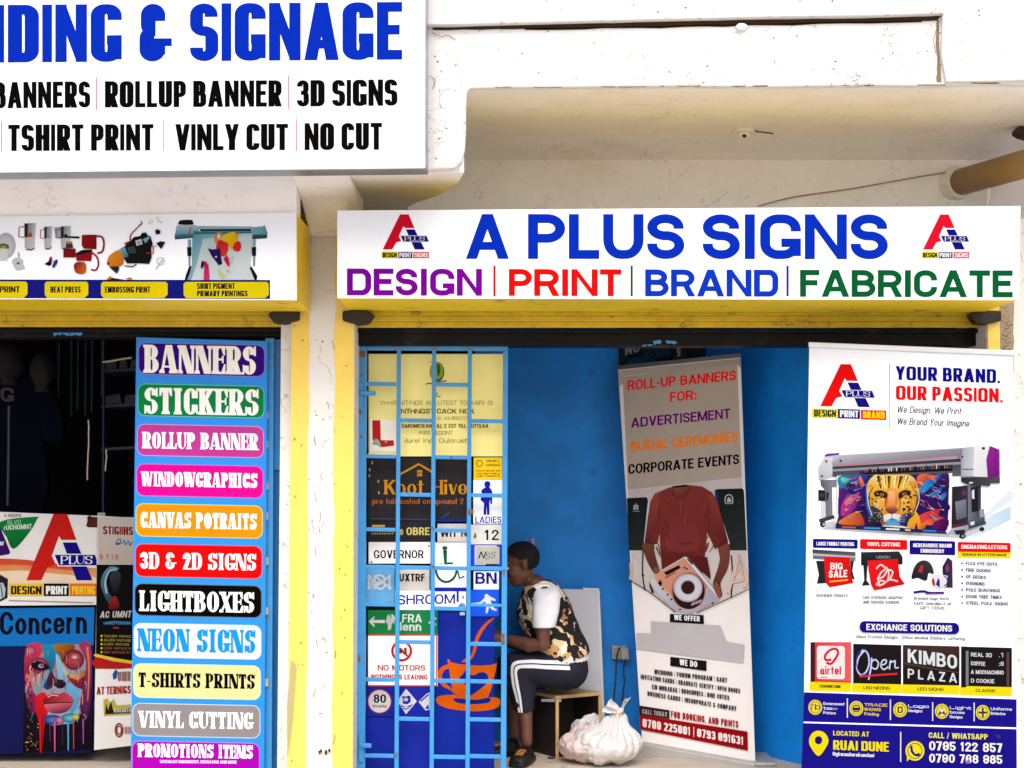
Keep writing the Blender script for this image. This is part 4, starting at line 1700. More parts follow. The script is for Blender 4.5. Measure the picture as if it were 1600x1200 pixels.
for x0, x1, y in ((163, 183, 577), (186, 200, 577), (203, 226, 576), (162, 190, 632), (194, 226, 631)):
    q = MB()
    p = Pl(9.62)
    q.slab(p, [(x0, y), (x0 + 2, y - 13), (x1 - 4, y - 17), (x1, y - 1)], .2)
    o = q.build('folded_packet', mat('dim_packet', (70, 76, 92), .7, var=.4, scale=30), None, loc=p.pt(x0, y))
    tag(o, 'dim folded packet lying on the steel shelf in the dark store', 'packet', 'packets on the dark shelf')
for x, y0, y1, lab in ((139, 656, 750, 'pale bent metal strip hanging in the middle of the dark store'), (167, 702, 736, 'short pale metal strip hanging low in the dark store, nearest the sign list')):
    q = MB()
    rr = random.Random(int(x))
    q.tube([tuple(at(x + rr.uniform(-1, 1) - 3 * k / 9, y0 + (y1 - y0) * k / 9, 9.0)) for k in range(10)], .005, 6)
    o = q.build('metal_strip', mat('pale_metal', (196, 186, 170), .4, metal=.3), None, loc=at(x, y1, 9.0))
    tag(o, lab, 'metal strip')

# ---------------------------------------------------------------- print on the picture sign
a = Art(pb)
a.poly([(-420, 436), (422, 437.5), (422, 467.2), (-420, 464.5)], (24, 26, 140))
for x0, x1, ln in ((-60, 43, ['GLASS PRINT']), (70, 138, ['HEAT PRESS']), (158, 262, ['EMBOSSING PRINT']), (287, 420, ['SHIRT PIGMENT', 'PRIMARY PRINTINGS'])):
    y0 = 440 + x0 * .002
    a.poly([(x0 + 3, y0), (x1 - 3, y0), (x1, y0 + 3), (x1, y0 + 20), (x1 - 6, y0 + 25.5), (x0 + 4, y0 + 25.5), (x0, y0 + 20), (x0, y0 + 3)], (252, 228, 10))
    if len(ln) == 1:
        xa_, xb_ = {-60: (-40, 31), 70: (79, 126), 158: (164, 235)}[x0]
        a.text(ln[0], xa_, y0 + 17, xb_, y0 + 17, 9.5, COND, (20, 18, 30))
    else:
        a.text(ln[0], 308, y0 + 11, 367, y0 + 11, 9, COND, (20, 18, 30))
        a.text(ln[1], 308, y0 + 22.5, 387, y0 + 22.5, 9, COND, (20, 18, 30))
a.build('caption_lettering', t_pic)
a = Art(pb)
a.zoom(0, 320, 5.333)
# plates and mugs
a.disc(50, 340, 82, 108, (214, 218, 222), (236, 238, 240))
a.ring(50, 340, 72, 4, (196, 202, 206), ry=96)
a.disc(30, 352, 46, 30, (40, 40, 44), (206, 190, 60))
a.poly([(-40, 360), (66, 366), (62, 466), (-40, 470)], (240, 242, 243))
a.poly([(100, 470), (140, 440), (190, 460), (196, 500), (210, 530), (160, 550), (130, 540)], (222, 230, 236), smooth=4)
a.disc(152, 488, 14, 10, (206, 60, 50))
a.line([(155, 396), (160, 440)], 14, (236, 190, 190))


def mug(x, y, w, h, hc, spot):
    a.line([(x, y + .12 * h), (x - w * .46, y + .14 * h), (x - w * .48, y + .5 * h), (x, y + .52 * h)], 9, hc)
    a.poly([(x, y), (x + w, y - 4), (x + w * .86, y + h * .9), (x + w * .5, y + h), (x + w * .04, y + h * .92)], (92, 96, 100), (226, 230, 232), ((x, y), (x + w * .6, y)))
    a.poly([(x, y), (x + w * .3, y), (x + w * .3, y + h * .55), (x, y + h * .5)], (54, 56, 60))
    a.disc(x + w * .5, y + h * .45, w * .18, h * .12, spot)
    a.poly([(x + w * .04, y + h * .52), (x + w * .9, y + h * .5), (x + w * .8, y + h * .94), (x + w * .06, y + h * .94)], (206, 212, 216), (240, 242, 244), ((x, y), (x + w, y)))
    a.line([(x + w * .1, y + h * .98), (x + w * .6, y + h * 1.0), (x + w * .9, y + h * .92)], 8, (34, 34, 38))


mug(204, 156, 96, 222, (176, 30, 34), (226, 80, 30))
mug(370, 184, 66, 186, (232, 130, 130), (236, 150, 130))
a.poly([(450, 190), (510, 184), (512, 270), (470, 280)], (190, 206, 220))
mug(508, 182, 84, 186, (170, 30, 40), (40, 40, 44))
a.line([(548, 268), (664, 274)], 16, (24, 22, 24))
a.poly([(556, 306), (600, 306), (612, 362), (548, 362)], (70, 66, 64))
a.poly([(560, 306), (598, 306), (600, 326), (558, 326)], (240, 150, 60))
a.rect(530, 366, 632, 440, (150, 18, 24))
a.poly([(684, 252), (806, 250), (806, 372), (700, 366), (682, 340)], (178, 22, 26), (140, 14, 20), ((684, 250), (806, 360)))
a.line([(806, 262), (852, 270), (868, 320), (856, 388), (812, 404)], 15, (170, 24, 28), smooth=4)
a.poly([(632, 410), (690, 382), (770, 384), (764, 470), (640, 468)], (164, 20, 24))
a.poly([(634, 404), (690, 376), (770, 374), (768, 392), (640, 424)], (26, 24, 26))
a.line([(770, 400), (812, 440), (822, 500), (800, 544), (760, 540)], 14, (168, 22, 28), smooth=4)
a.poly([(622, 494), (660, 476), (716, 490), (718, 560), (690, 578), (640, 570), (620, 534)], (176, 24, 26), (226, 110, 40), ((640, 500), (718, 530)), smooth=3)
a.poly([(372, 494), (410, 470), (416, 438), (436, 440), (430, 500), (410, 510)], (24, 24, 30))
a.poly([(452, 470), (480, 452), (484, 480), (452, 530), (436, 520)], (30, 70, 170))
a.poly([(420, 436), (432, 430), (440, 470), (426, 476)], (220, 40, 50))
# exploded press
a.line([(1086, 296), (1094, 250), (1140, 200), (1190, 150)], (12, 8), (150, 34, 40), smooth=4)
a.ring(1166, 152, 22, 7, (150, 34, 40), -60, 120)
a.poly([(1036, 320), (1090, 300), (1100, 316), (1050, 342)], (190, 60, 40))
a.poly([(1040, 350), (1120, 270), (1170, 262), (1186, 236), (1222, 232), (1224, 250), (1256, 266), (1276, 330), (1262, 360), (1266, 440), (1246, 494), (1150, 488), (1060, 490), (1030, 440)], (24, 24, 26))
a.poly([(1130, 300), (1180, 286), (1190, 330), (1140, 344)], (226, 228, 230))
a.ring(1162, 318, 13, 5, (50, 50, 54))
a.poly([(1190, 290), (1244, 262), (1250, 280), (1216, 322)], (120, 190, 206))
a.poly([(1060, 360), (1120, 340), (1140, 400), (1080, 410)], (54, 60, 64))
for k in range(4):
    a.line([(1070 + k * 16, 352), (1084 + k * 16, 404)], 3, (100, 104, 106))
a.poly([(1000, 372), (1040, 346), (1076, 430), (1030, 452)], (126, 186, 200), (70, 120, 136), ((1010, 370), (1060, 440)))
a.poly([(900, 460), (920, 420), (1000, 378), (1030, 450), (1026, 500), (960, 516), (906, 506)], (250, 160, 40), (226, 120, 20), ((920, 420), (1020, 500)), smooth=3)
a.disc(906, 490, 12, 16, (170, 60, 20))
a.poly([(910, 516), (994, 514), (996, 540), (976, 574), (946, 550)], (40, 42, 44))
a.line([(1040, 510), (1110, 516), (1140, 494)], 10, (60, 62, 66))
a.line([(1262, 346), (1280, 350), (1280, 404), (1224, 404)], 10, (206, 50, 40))
a.poly([(1296, 214), (1320, 204), (1342, 224), (1334, 246), (1300, 248)], (30, 30, 32))
a.poly([(1304, 322), (1340, 306), (1380, 312), (1346, 372)], (34, 34, 38))
a.line([(1290, 346), (1306, 344)], 7, (60, 60, 60))
a.line([(1240, 150), (1262, 122), (1276, 140), (1254, 166), (1240, 150)], 4, (190, 170, 150))
a.line([(1300, 112), (1324, 108), (1316, 130), (1340, 150), (1358, 140), (1350, 158)], 4, (160, 130, 110))
a.ring(1340, 470, 34, 6, (226, 230, 236))
a.line([(1300, 540), (1330, 490), (1370, 450)], 10, (232, 236, 240))
a.poly([(886, 628), (920, 594), (960, 616), (1040, 628)], (236, 130, 20))
a.poly([(900, 628), (950, 612), (1044, 626)], (24, 24, 30))
a.poly([(1044, 620), (1080, 606), (1108, 614), (1100, 626)], (236, 120, 30))
a.build('product_picture', t_pic)
# wide-format printer
a = Art(pb)
a.zoom(220, 330, 5.333)
a.poly([(430, 190), (930, 190), (930, 300), (914, 450), (964, 574), (376, 574), (424, 450)], (92, 170, 186), (214, 232, 234), ((430, 190), (600, 230)))
a.poly([(520, 230), (930, 200), (914, 440), (956, 570), (420, 574), (470, 430)], (206, 228, 230), (236, 244, 244), ((520, 220), (700, 560)))
a.poly([(316, 96), (330, 76), (420, 72), (436, 90), (432, 112), (318, 112)], (26, 26, 30), smooth=2)
a.poly([(300, 118), (440, 112), (490, 128), (486, 176), (436, 190), (284, 200)], (190, 224, 232), (110, 170, 186), ((300, 118), (300, 200)))
a.poly([(412, 130), (420, 128), (414, 190), (398, 192)], (196, 90, 50))
a.poly([(282, 196), (440, 190), (436, 224), (284, 236)], (70, 140, 160), (20, 70, 96), ((300, 196), (300, 236)))
a.poly([(470, 124), (930, 128), (930, 148), (480, 150)], (170, 206, 214))
a.poly([(490, 150), (920, 148), (920, 164), (500, 166)], (24, 40, 48))
a.poly([(440, 166), (930, 164), (930, 186), (440, 192)], (90, 160, 176), (30, 96, 116), ((440, 166), (440, 190)))
a.poly([(920, 134), (1010, 128), (1034, 116), (1040, 136), (1056, 180), (1050, 200), (930, 200)], (150, 200, 210), (100, 164, 180), ((930, 130), (1050, 190)))
a.poly([(930, 196), (1054, 194), (1052, 226), (930, 234)], (40, 110, 130), (20, 60, 80), ((930, 196), (930, 230)))
for x, k in ((404, 1), (942, -1)):
    a.poly([(x - 14, 236), (x + 16, 236), (x + 14, 300), (x - 12, 300)], (206, 222, 228), (120, 150, 164), ((x - 14, 0), (x + 14, 0)))
    a.poly([(x - 18, 300), (x + 20, 300), (x + 18, 374), (x - 14, 374)], (22, 22, 26))
    a.poly([(x - 8, 374), (x + 12, 374), (x + 10, 460), (x - 6, 460)], (196, 214, 222), (110, 140, 156), ((x - 10, 0), (x + 10, 0)))
a.poly([(402, 464), (422, 456), (414, 500), (386, 574), (366, 578), (374, 540)], (22, 24, 28))
a.poly([(908, 472), (922, 460), (972, 540), (966, 574), (950, 574)], (22, 24, 28))
a.poly([(618, 210), (640, 178), (668, 180), (680, 200), (640, 260), (622, 270)], (250, 140, 40), smooth=3)
a.poly([(640, 200), (660, 190), (664, 220), (642, 236)], (236, 250, 252))
a.poly([(628, 300), (660, 240), (720, 250), (730, 320), (700, 372), (660, 370)], (224, 30, 60), (240, 60, 50), ((640, 260), (720, 340)), smooth=3)
a.poly([(670, 230), (720, 186), (790, 176), (812, 220), (786, 280), (750, 320), (730, 270), (690, 250)], (252, 222, 10), (250, 180, 10), ((700, 200), (780, 300)), smooth=3)
a.poly([(780, 270), (820, 250), (838, 290), (820, 336), (770, 322)], (236, 40, 40), smooth=3)
a.poly([(786, 180), (806, 176), (804, 214)], (236, 80, 30))
a.poly([(560, 310), (600, 320), (664, 310), (668, 372), (680, 440), (650, 452), (620, 410), (590, 372)], (50, 26, 110), (30, 16, 80), ((570, 320), (670, 440)))
a.disc(628, 382, 8, 8, (230, 230, 240))
a.poly([(690, 400), (716, 360), (736, 400), (742, 466), (720, 450)], (226, 20, 90))
a.poly([(740, 400), (772, 370), (760, 430), (744, 440)], (206, 230, 190))
a.poly([(524, 574), (530, 470), (520, 424), (540, 416), (566, 450), (576, 574)], (200, 20, 90), (236, 50, 130), ((530, 420), (570, 560)))
a.poly([(500, 470), (508, 420), (526, 414), (528, 450), (512, 480)], (30, 36, 40))
a.poly([(650, 480), (680, 520), (706, 548), (680, 560), (660, 540)], (226, 230, 130), smooth=3)
a.poly([(712, 494), (730, 484), (738, 508), (722, 516)], (240, 226, 80))
a.build('printer_picture', t_pic)
# ---------------------------------------------------------------- sample signs fixed behind the gate
YS = 8.07
psg = Pl(YS)


def sample(name, label, rect, base_rgb, cat='sign', off=0.0, k=.6, group=None, skew=(0, 0)):
    """one thin sign board of the shop's samples: rect in photo measures, returns thing and its Art"""
    x0, y0, x1, y1 = rect
    pl = Pl(YS - off)
    lo = pl.pt((x0 + x1) / 2, y1)
    t = thing(name, label, cat, (lo.x, lo.y, lo.z), group)
    q = MB()
    q.slab(pl, [(x0, y0), (x1, y0 + skew[0]), (x1 + skew[1], y1 + skew[0]), (x0 + skew[1], y1)], 0.005)
    q.build('panel', mat('panel_%d_%d_%d' % base_rgb, base_rgb, .45, var=.05, scale=8, spec=.1), t)
    return t, Art(pl, k=k)


CREAMS = (255, 238, 150)
t, a = sample('notice_board', 'large cream notice board with brown lettering at the top of the gate', (576, 553, 786, 713), CREAMS)
a.zoom(540, 520, 5.926)
DK, LT = (70, 54, 30), (150, 126, 80)
a.disc(846, 362, 68, 92, (70, 92, 116))
a.disc(848, 354, 58, 80, (176, 204, 60), (226, 230, 90))
a.disc(800, 366, 20, 56, (222, 190, 90))
a.poly([(846, 300), (868, 290), (880, 350), (862, 400), (848, 380)], (60, 130, 50), smooth=3)
a.line([(742, 478), (770, 468), (820, 474), (880, 452), (936, 444)], 9, (70, 62, 50), smooth=3)
a.line([(770, 272), (800, 272)], 5, LT)
a.ring(860, 574, 22, 7, (110, 92, 60), 20, 260)
a.text('Yrrnfi NITINGS AULUTEST TO XARI IS', 318, 668, 1362, 668, 40, THIN, (140, 116, 70))
a.text('NTHNGST CACK NOK', 514, 748, 1192, 748, 44, SANS, DK)
a.text('& AMBECO', 850, 806, 1130, 806, 30, THIN, LT)
a.text('DAROMESEANA ILL E EST TILL DUTTEAA', 520, 880, 1322, 880, 36, SANS, (66, 48, 24))
a.text('FIIIS TEDONT', 684, 944, 992, 944, 36, THIN, (110, 88, 50))
a.text('Jurel Inail Ouloruat', 544, 1018, 1126, 1018, 42, THIN, (120, 98, 60))
a.build('lettering', t)
t, a = sample('learner_plate', 'white plate with a big red L and a green curl, on the cream notice board', (577.5, 655, 619, 706), (246, 240, 226), 'plate', .006)
a.zoom(540, 520, 5.926)
a.poly([(247, 810), (322, 810), (326, 994), (446, 996), (448, 1046), (330, 1060), (320, 1020), (286, 984), (250, 1000)], (240, 50, 48))
a.poly([(252, 1020), (270, 986), (300, 990), (322, 1030), (326, 1062), (290, 1040), (254, 1036)], (126, 200, 160), (226, 240, 228), ((250, 1040), (300, 980)), smooth=3)
a.disc(374, 1010, 11, 9, (240, 220, 160))
a.build('lettering', t)

t, a = sample('house_plaque', 'black plaque with a gold house roof and gold lettering under the cream notice board', (575, 715, 735, 814), (34, 32, 36))
a.zoom(540, 700, 4.615)
GOLD, COPP = (246, 170, 40), (222, 120, 60)
a.line([(384, 194), (528, 116), (606, 162), (640, 190)], 14, GOLD)
a.rect(516, 160, 552, 204, GOLD)
a.rect(528, 164, 532, 200, (40, 36, 36))
a.rect(516, 178, 552, 183, (40, 36, 36))
a.text('Knot Hive', 280, 334, 876, 334, 104, ROMAN, GOLD)
a.text('pre fabricated compound 2', 192, 404, 852, 404, 40, ROMAN, COPP)
for x, y, c_ in ((192, 106, GOLD), (174, 156, (230, 180, 160)), (172, 200, (200, 160, 150)), (236, 240, GOLD), (240, 322, (220, 190, 120))):
    a.disc(x, y, 6, 12, c_)
a.line([(170, 466), (250, 470), (350, 466)], 14, (58, 58, 70), smooth=3)
a.line([(180, 508), (480, 514), (600, 518), (868, 522)], 6, (86, 90, 130))
a.line([(690, 508), (746, 466)], 9, (60, 90, 150))
a.rect(652, 512, 880, 532, (26, 60, 160))
a.build('lettering', t)
t, a = sample('yellow_notice', 'small yellow notice with purple print beside the black house plaque', (740, 715, 784.5, 749), (250, 206, 20), 'sign', .004)
a.zoom(540, 700, 4.615)
a.ring(966, 112, 24, 6, (160, 110, 30))
for y, x0, w_ in ((102, 1016, 'MENR L'), (132, 1014, 'NORSHJ')):
    a.text(w_, x0, y, 1112, y, 18, SANS, (120, 70, 60))
for y, w_ in ((170, 'Incorrectio at'), (190, 'vordarmery'), (208, 'warrosdorio')):
    a.text(w_, 944, y, 1112, y, 15, SANS, (130, 76, 56))
a.build('lettering', t)
t, a = sample('ladies_sign', 'white washroom sign with a blue figure over the word LADIES', (739.5, 749.5, 785, 818), (246, 248, 252), 'sign', .002)
a.zoom(540, 700, 4.615)
FB = (34, 40, 200)
a.disc(1022, 262, 22, 24, FB)
a.poly([(1008, 282), (1036, 282), (1054, 304), (1060, 330), (1056, 400), (1044, 408), (1042, 370), (1036, 400), (1038, 480), (1020, 484), (1016, 410), (1014, 484), (994, 480), (998, 398), (984, 384), (972, 372), (982, 330), (978, 306)], FB)
a.text('LADIES', 936, 540, 1124, 540, 46, SANS, FB)
a.build('lettering', t)
t, a = sample('core_plaque', 'black plaque with pale gold capitals between the house plaque and GOVERNOR sign', (575, 814.6, 679, 846.5), (30, 30, 34))
a.zoom(540, 700, 4.615)
a.text('e', 390, 628, 416, 628, 60, BOLD, (230, 200, 90))
a.text('OBRE', 438, 628, 606, 628, 56, BOLD, (244, 226, 130))
a.line([(190, 562), (284, 562)], 16, (220, 190, 110))
for k in range(9):
    a.rect(190 + k * 18, 612, 200 + k * 18, 622, (220, 180, 60))
a.build('lettering', t)
t, a = sample('room_plate', 'light grey plate with black letters left of the number 12 plate', (683.5, 818.4, 735, 846.6), (216, 210, 200), 'plate', .003)
a.zoom(540, 700, 4.615)
a.rect(662, 550, 884, 586, (236, 238, 246))
a.text('WIT N', 684, 642, 876, 640, 52, BOLD, (20, 20, 18))
a.build('lettering', t)
t, a = sample('number_plate', 'light grey plate with green mark and black number 12', (735.5, 819.6, 784, 850.5), (208, 208, 200), 'plate', .005)
a.zoom(540, 700, 4.615)
a.poly([(922, 640), (930, 616), (938, 612), (944, 640), (940, 650), (924, 650)], (70, 160, 60))
a.text('12', 1004, 664, 1104, 664, 74, SANS, (16, 16, 16), gap=.25)
a.build('lettering', t)
t, a = sample('governor_sign', 'white door sign reading GOVERNOR behind the blue bars', (576, 847, 672.5, 880.5), (244, 240, 238))
a.zoom(540, 700, 4.615)
a.text('GOVERNOR', 204, 796, 562, 796, 60, SANS, (16, 14, 16))
for x, y in ((186, 822), (600, 706), (386, 832)):
    a.disc(x, y, 7, 7, (170, 110, 60))
a.build('lettering', t)
t, a = sample('access_sign', 'white sign with a green wheelchair symbol', (678.5, 847.5, 734, 918.5), (246, 246, 248))
a.zoom(540, 700, 4.615)
GW = (14, 116, 56)
a.disc(716, 722, 18, 14, GW)
a.poly([(702, 736), (732, 736), (730, 824), (776, 824), (776, 838), (712, 840)], GW)
a.ring(726, 876, 82, 16, GW, -10, 195, ry=98)
a.line([(808, 886), (822, 940), (854, 926)], 12, GW)
a.text('R', 680, 842, 694, 842, 12, SANS, (60, 60, 60))
a.build('symbol', t)
t, a = sample('holder_plate', 'small cream plate with leaning letters in a blue white holder', (735.5, 847.8, 782, 886), (30, 60, 210), 'plate')
a.zoom(540, 700, 4.615)
a.rect(930, 702, 1090, 842, (244, 246, 250))
a.rect(944, 712, 1110, 836, (224, 222, 208))
a.text('N', 956, 796, 1000, 796, 50, SANS, (20, 20, 20), slant=.35)
a.text('SS', 1006, 806, 1076, 792, 46, THIN, (50, 50, 50), slant=.2)
a.rect(1010, 836, 1092, 850, (60, 46, 70))
a.build('lettering', t)
t, a = sample('pale_blue_sign', 'pale blue sign with tangled white letters below GOVERNOR', (570.5, 888, 616.5, 941), (96, 164, 214))
a.zoom(540, 700, 4.615)
a.line([(166, 916), (166, 1020)], 14, WHT)
a.line([(172, 912), (214, 1014)], 12, WHT)
a.line([(166, 962), (190, 990), (176, 1016)], 10, WHT)
a.ring(244, 948, 44, 15, WHT, ry=38)
a.ring(250, 990, 40, 15, WHT, ry=32)
a.line([(206, 920), (330, 1016)], 15, WHT)
a.line([(200, 1016), (270, 960), (326, 916)], 14, WHT)
a.line([(318, 912), (318, 1022)], 15, WHT)
a.build('lettering', t)
t, a = sample('centre_plate', 'grey plate with clipped black capitals above the washroom sign', (619.5, 890, 671, 922), (206, 200, 190), 'plate')
a.zoom(540, 700, 4.615)
a.text('UXTRF', 386, 962, 572, 962, 56, BOLD, (24, 22, 22))
a.build('lettering', t)
t, a = sample('bank_sign', 'white sign with two bold blue letters left of the sitting person', (740, 893, 779.5, 921), (244, 246, 252))
a.zoom(540, 700, 4.615)
a.text('BN', 936, 980, 1090, 980, 84, BOLD, (30, 26, 190))
a.line([(1040, 900), (1056, 944), (1070, 976)], 12, (110, 40, 190))
a.build('lettering', t)
t, a = sample('washroom_sign', 'long white washroom sign with blue capitals and a tiny seat symbol', (617.5, 922.6, 728, 953), (244, 246, 252), 'sign', .003)
a.zoom(540, 700, 4.615)
a.rect(626, 1006, 868, 1034, (30, 50, 200))
a.rect(800, 1034, 816, 1110, (30, 50, 200))
a.text('SHROOM', 376, 1130, 790, 1122, 70, SANS, (34, 26, 190))
a.poly([(800, 1150), (830, 1124), (850, 1130), (862, 1160), (846, 1180), (824, 1170)], (110, 170, 220))
a.ring(840, 1140, 22, 6, (30, 110, 190), 180, 380)
a.disc(848, 1076, 8, 12, (150, 170, 230))
a.rect(824, 1184, 860, 1206, (236, 240, 246))
a.build('lettering', t)
t, a = sample('running_sign', 'bright blue sign with a white running figure beside the sitting person', (735.5, 921.6, 779.5, 963), (16, 84, 226))
a.zoom(540, 700, 4.615)
a.disc(1016, 1066, 15, 14, WHT)
a.poly([(1002, 1080), (1030, 1064), (1084, 1092), (1078, 1104), (1046, 1096), (1054, 1130), (1070, 1152), (1092, 1164), (1086, 1176), (1056, 1166), (1034, 1144), (1024, 1190), (1010, 1192), (1016, 1130), (1004, 1106), (976, 1124), (972, 1110)], WHT)
a.line([(908, 1126), (976, 1118)], 14, WHT)
for k in range(5):
    a.rect(908 + k * 13, 1122, 913 + k * 13, 1138, (200, 220, 250))
a.build('symbol', t)
t, a = sample('arrow_sign', 'green sign with a white arrow pointing left and white words', (575, 953.4, 684, 991.8), (12, 116, 58))
a.zoom(540, 940, 4.615)
a.poly([(166, 142), (204, 106), (212, 112), (196, 132), (284, 132), (284, 154), (196, 154), (212, 174), (204, 182)], WHT)
a.poly([(300, 100), (316, 90), (330, 130), (344, 96), (356, 104), (350, 164), (336, 150), (326, 200), (306, 206), (304, 160), (290, 150)], (226, 240, 228))
a.text('N FRA', 330, 150, 550, 150, 60, SANS, WHT)
a.text('lenn', 392, 210, 546, 210, 62, BOLD, (236, 246, 238))
a.line([(600, 156), (634, 128), (654, 120)], 12, WHT)
a.line([(616, 182), (656, 160)], 10, (190, 220, 200))
a.build('lettering', t)
t, a = sample('no_smoking_sign', 'white red edged sign with a red prohibition circle', (575, 992, 684, 1072.5), (246, 240, 238))
a.zoom(540, 940, 4.615)
RD = (232, 28, 30)
a.rect(160, 236, 664, 246, (240, 70, 50), r=4)
a.rect(652, 240, 662, 610, (240, 110, 90))
a.rect(160, 602, 660, 611, (236, 70, 70))
a.ring(404, 356, 76, 17, RD)
a.line([(360, 320), (452, 396)], 12, RD)
a.poly([(376, 330), (400, 334), (424, 360), (400, 372), (376, 380)], (206, 30, 34))
a.poly([(420, 336), (440, 330), (442, 384), (426, 372)], (206, 40, 40))
a.text('NO MOTORS', 232, 496, 574, 498, 40, BOLD, RD)
a.text('NOTHING IS LEADING', 186, 560, 590, 562, 36, BOLD, RD)
a.build('lettering', t)
t, a = sample('speed_sign', 'round white 80 speed sign with red rim on a blue sheet', (571.5, 1073, 678.5, 1119.5), (14, 30, 140))
a.zoom(540, 940, 4.615)
a.disc(245, 719, 86, 87, (232, 50, 60), n=40)
a.disc(245, 719, 80, 81, (250, 244, 244), n=40)
a.text('80', 202, 730, 292, 730, 62, BOLD, (14, 12, 18))
a.text('km.wday', 196, 762, 298, 764, 22, SANS, (60, 60, 70))
for cx in (436, 600):
    a.poly([(cx, 628), (cx + 78, 718), (cx, 812), (cx - 64, 718)] if cx < 500 else [(526, 722), (584, 664), (606, 654), (606, 780), (576, 784)], (238, 240, 250))
a.poly([(408, 680), (430, 684), (466, 676), (470, 720), (448, 740), (414, 736)], (40, 40, 170))
a.poly([(384, 738), (432, 760), (488, 738), (470, 760), (410, 762)], (60, 60, 180))
a.disc(434, 706, 18, 14, (200, 200, 240))
a.line([(412, 768), (434, 776), (460, 766)], 7, (40, 40, 150))
a.line([(540, 720), (600, 668)], 10, (60, 60, 180))
a.poly([(574, 770), (596, 740), (602, 776)], (40, 40, 160))
a.build('symbol', t)
t, a = sample('cup_panel', 'tall royal blue panel with an orange steaming cup and saucer', (679.5, 954, 772.5, 1300), (8, 34, 140), off=-.014)
a.zoom(540, 940, 4.615)
OR = (250, 108, 10)
a.poly([(652, 716), (664, 686), (720, 674), (800, 672), (1000, 690), (1084, 690), (1114, 712), (1106, 752), (1060, 776), (960, 790), (850, 786), (750, 772), (680, 748)], OR, smooth=3)
a.poly([(776, 706), (800, 696), (900, 704), (1034, 692), (1040, 720), (1010, 734), (900, 740), (810, 730)], (18, 46, 156), smooth=3)
a.poly([(736, 432), (734, 416), (746, 416), (758, 436), (800, 448), (880, 456), (980, 462), (1050, 456), (1092, 444), (1082, 500), (1066, 560), (1050, 630), (1026, 690), (960, 706), (870, 706), (818, 690), (776, 640), (760, 590), (752, 520)], OR)
a.poly([(820, 552), (844, 524), (866, 494), (890, 486), (892, 520), (930, 530), (960, 512), (1000, 510), (1028, 536), (1024, 580), (984, 620), (930, 660), (896, 676), (880, 640), (864, 600), (836, 580)], (18, 46, 156), smooth=3)
a.poly([(752, 452), (700, 466), (664, 506), (668, 560), (700, 610), (760, 640), (790, 670), (780, 640), (740, 604), (700, 570), (696, 530), (714, 494), (756, 478)], OR, smooth=3)
a.poly([(840, 436), (850, 420), (864, 410), (894, 400), (918, 352), (930, 280), (960, 214), (1010, 152), (1060, 118), (1072, 122), (1020, 170), (976, 236), (950, 300), (938, 360), (912, 410), (870, 434)], OR, smooth=3)
for k in range(3):
    a.line([(770 + k * 60, 210 - k * 4), (806 + k * 60, 208 - k * 4)], 3, (50, 90, 210))
a.build('picture', t)
t, a = sample('plain_blue_panel', 'plain royal blue panel under the speed sign', (571, 1120.5, 679, 1300), (14, 34, 142), off=-.007)
a.rect(619, 1121, 620.5, 1295, (14, 30, 120))
a.build('panel_seam', t)

# ---------------------------------------------------------------- the blue barred gate
pg = Pl(7.98)
t = thing('barred_gate', 'light blue barred steel gate standing in front of the sample signs', 'gate', (vx(678, 7.98), 8.0, 0.0))


def gbar(name, pts, th, off=0.0, bevel=.003):
    q = MB()
    q.slab(pg, pts, th, off)
    return q.build(name, GATEB, t, bevel=bevel)


gbar('frame', [(573, 539.5), (794, 541), (794, 548), (573, 547)], .03)
gbar('frame', [(786, 548), (794, 548), (790.5, 1300), (781.5, 1300)], .03, .001)
gbar('frame', [(561, 536), (564.5, 533), (571, 538), (573, 545), (570, 1300), (557, 1300)], .035, .004)
q = MB()
q.slab(pg, [(553.5, 538), (561, 538), (557, 1300), (549, 1300)], .05, -.03)
q.slab(pg, [(561, 533), (786, 534), (786, 538), (561, 537)], .03, -.02)
q.build('fixed_frame', DARKB, t, bevel=.003)
for xt in (620, 675, 731):
    gbar('upright_bar', [(xt, 547), (xt + 6.3, 547), (xt + 2.2, 1300), (xt - 4.6, 1300)], .018, -.002, .002)
    q = MB()
    q.slab(pg, [(xt - .5, 541), (xt + 7, 541), (xt + 6.6, 546.6), (xt, 546.6)], .004, .0045)
    q.build('weld', mat('weld_steel', (128, 124, 120), .6, var=.4, scale=60), t)
cols = [((572, 619.5), (596.4, 709.5, 824, 882.5, 941, 1058.5, 1177.5)), ((626.8, 675), (653.5, 769.5, 883.5, 1000, 1120)),
        ((681.5, 731), (597.5, 711, 825.5, 884.5, 947.5, 1060.5, 1179.5)), ((737.5, 786.5), (654.5, 770.5, 884.8, 943, 1003, 1061.5, 1121, 1178.5))]
for (xa_, xb_), ys in cols:
    for y in ys:
        sh = -4.2 * (y - 545) / 650
        hh = 6.2 if y not in (943,) else 4.5
        gbar('cross_bar', [(xa_ + sh, y), (xb_ + sh, y + .8), (xb_ + sh, y + hh + .8), (xa_ + sh, y + hh)], .016, .001, .002)
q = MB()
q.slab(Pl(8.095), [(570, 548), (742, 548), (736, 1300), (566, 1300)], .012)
q.build('backing_sheet', DARKIN, t)
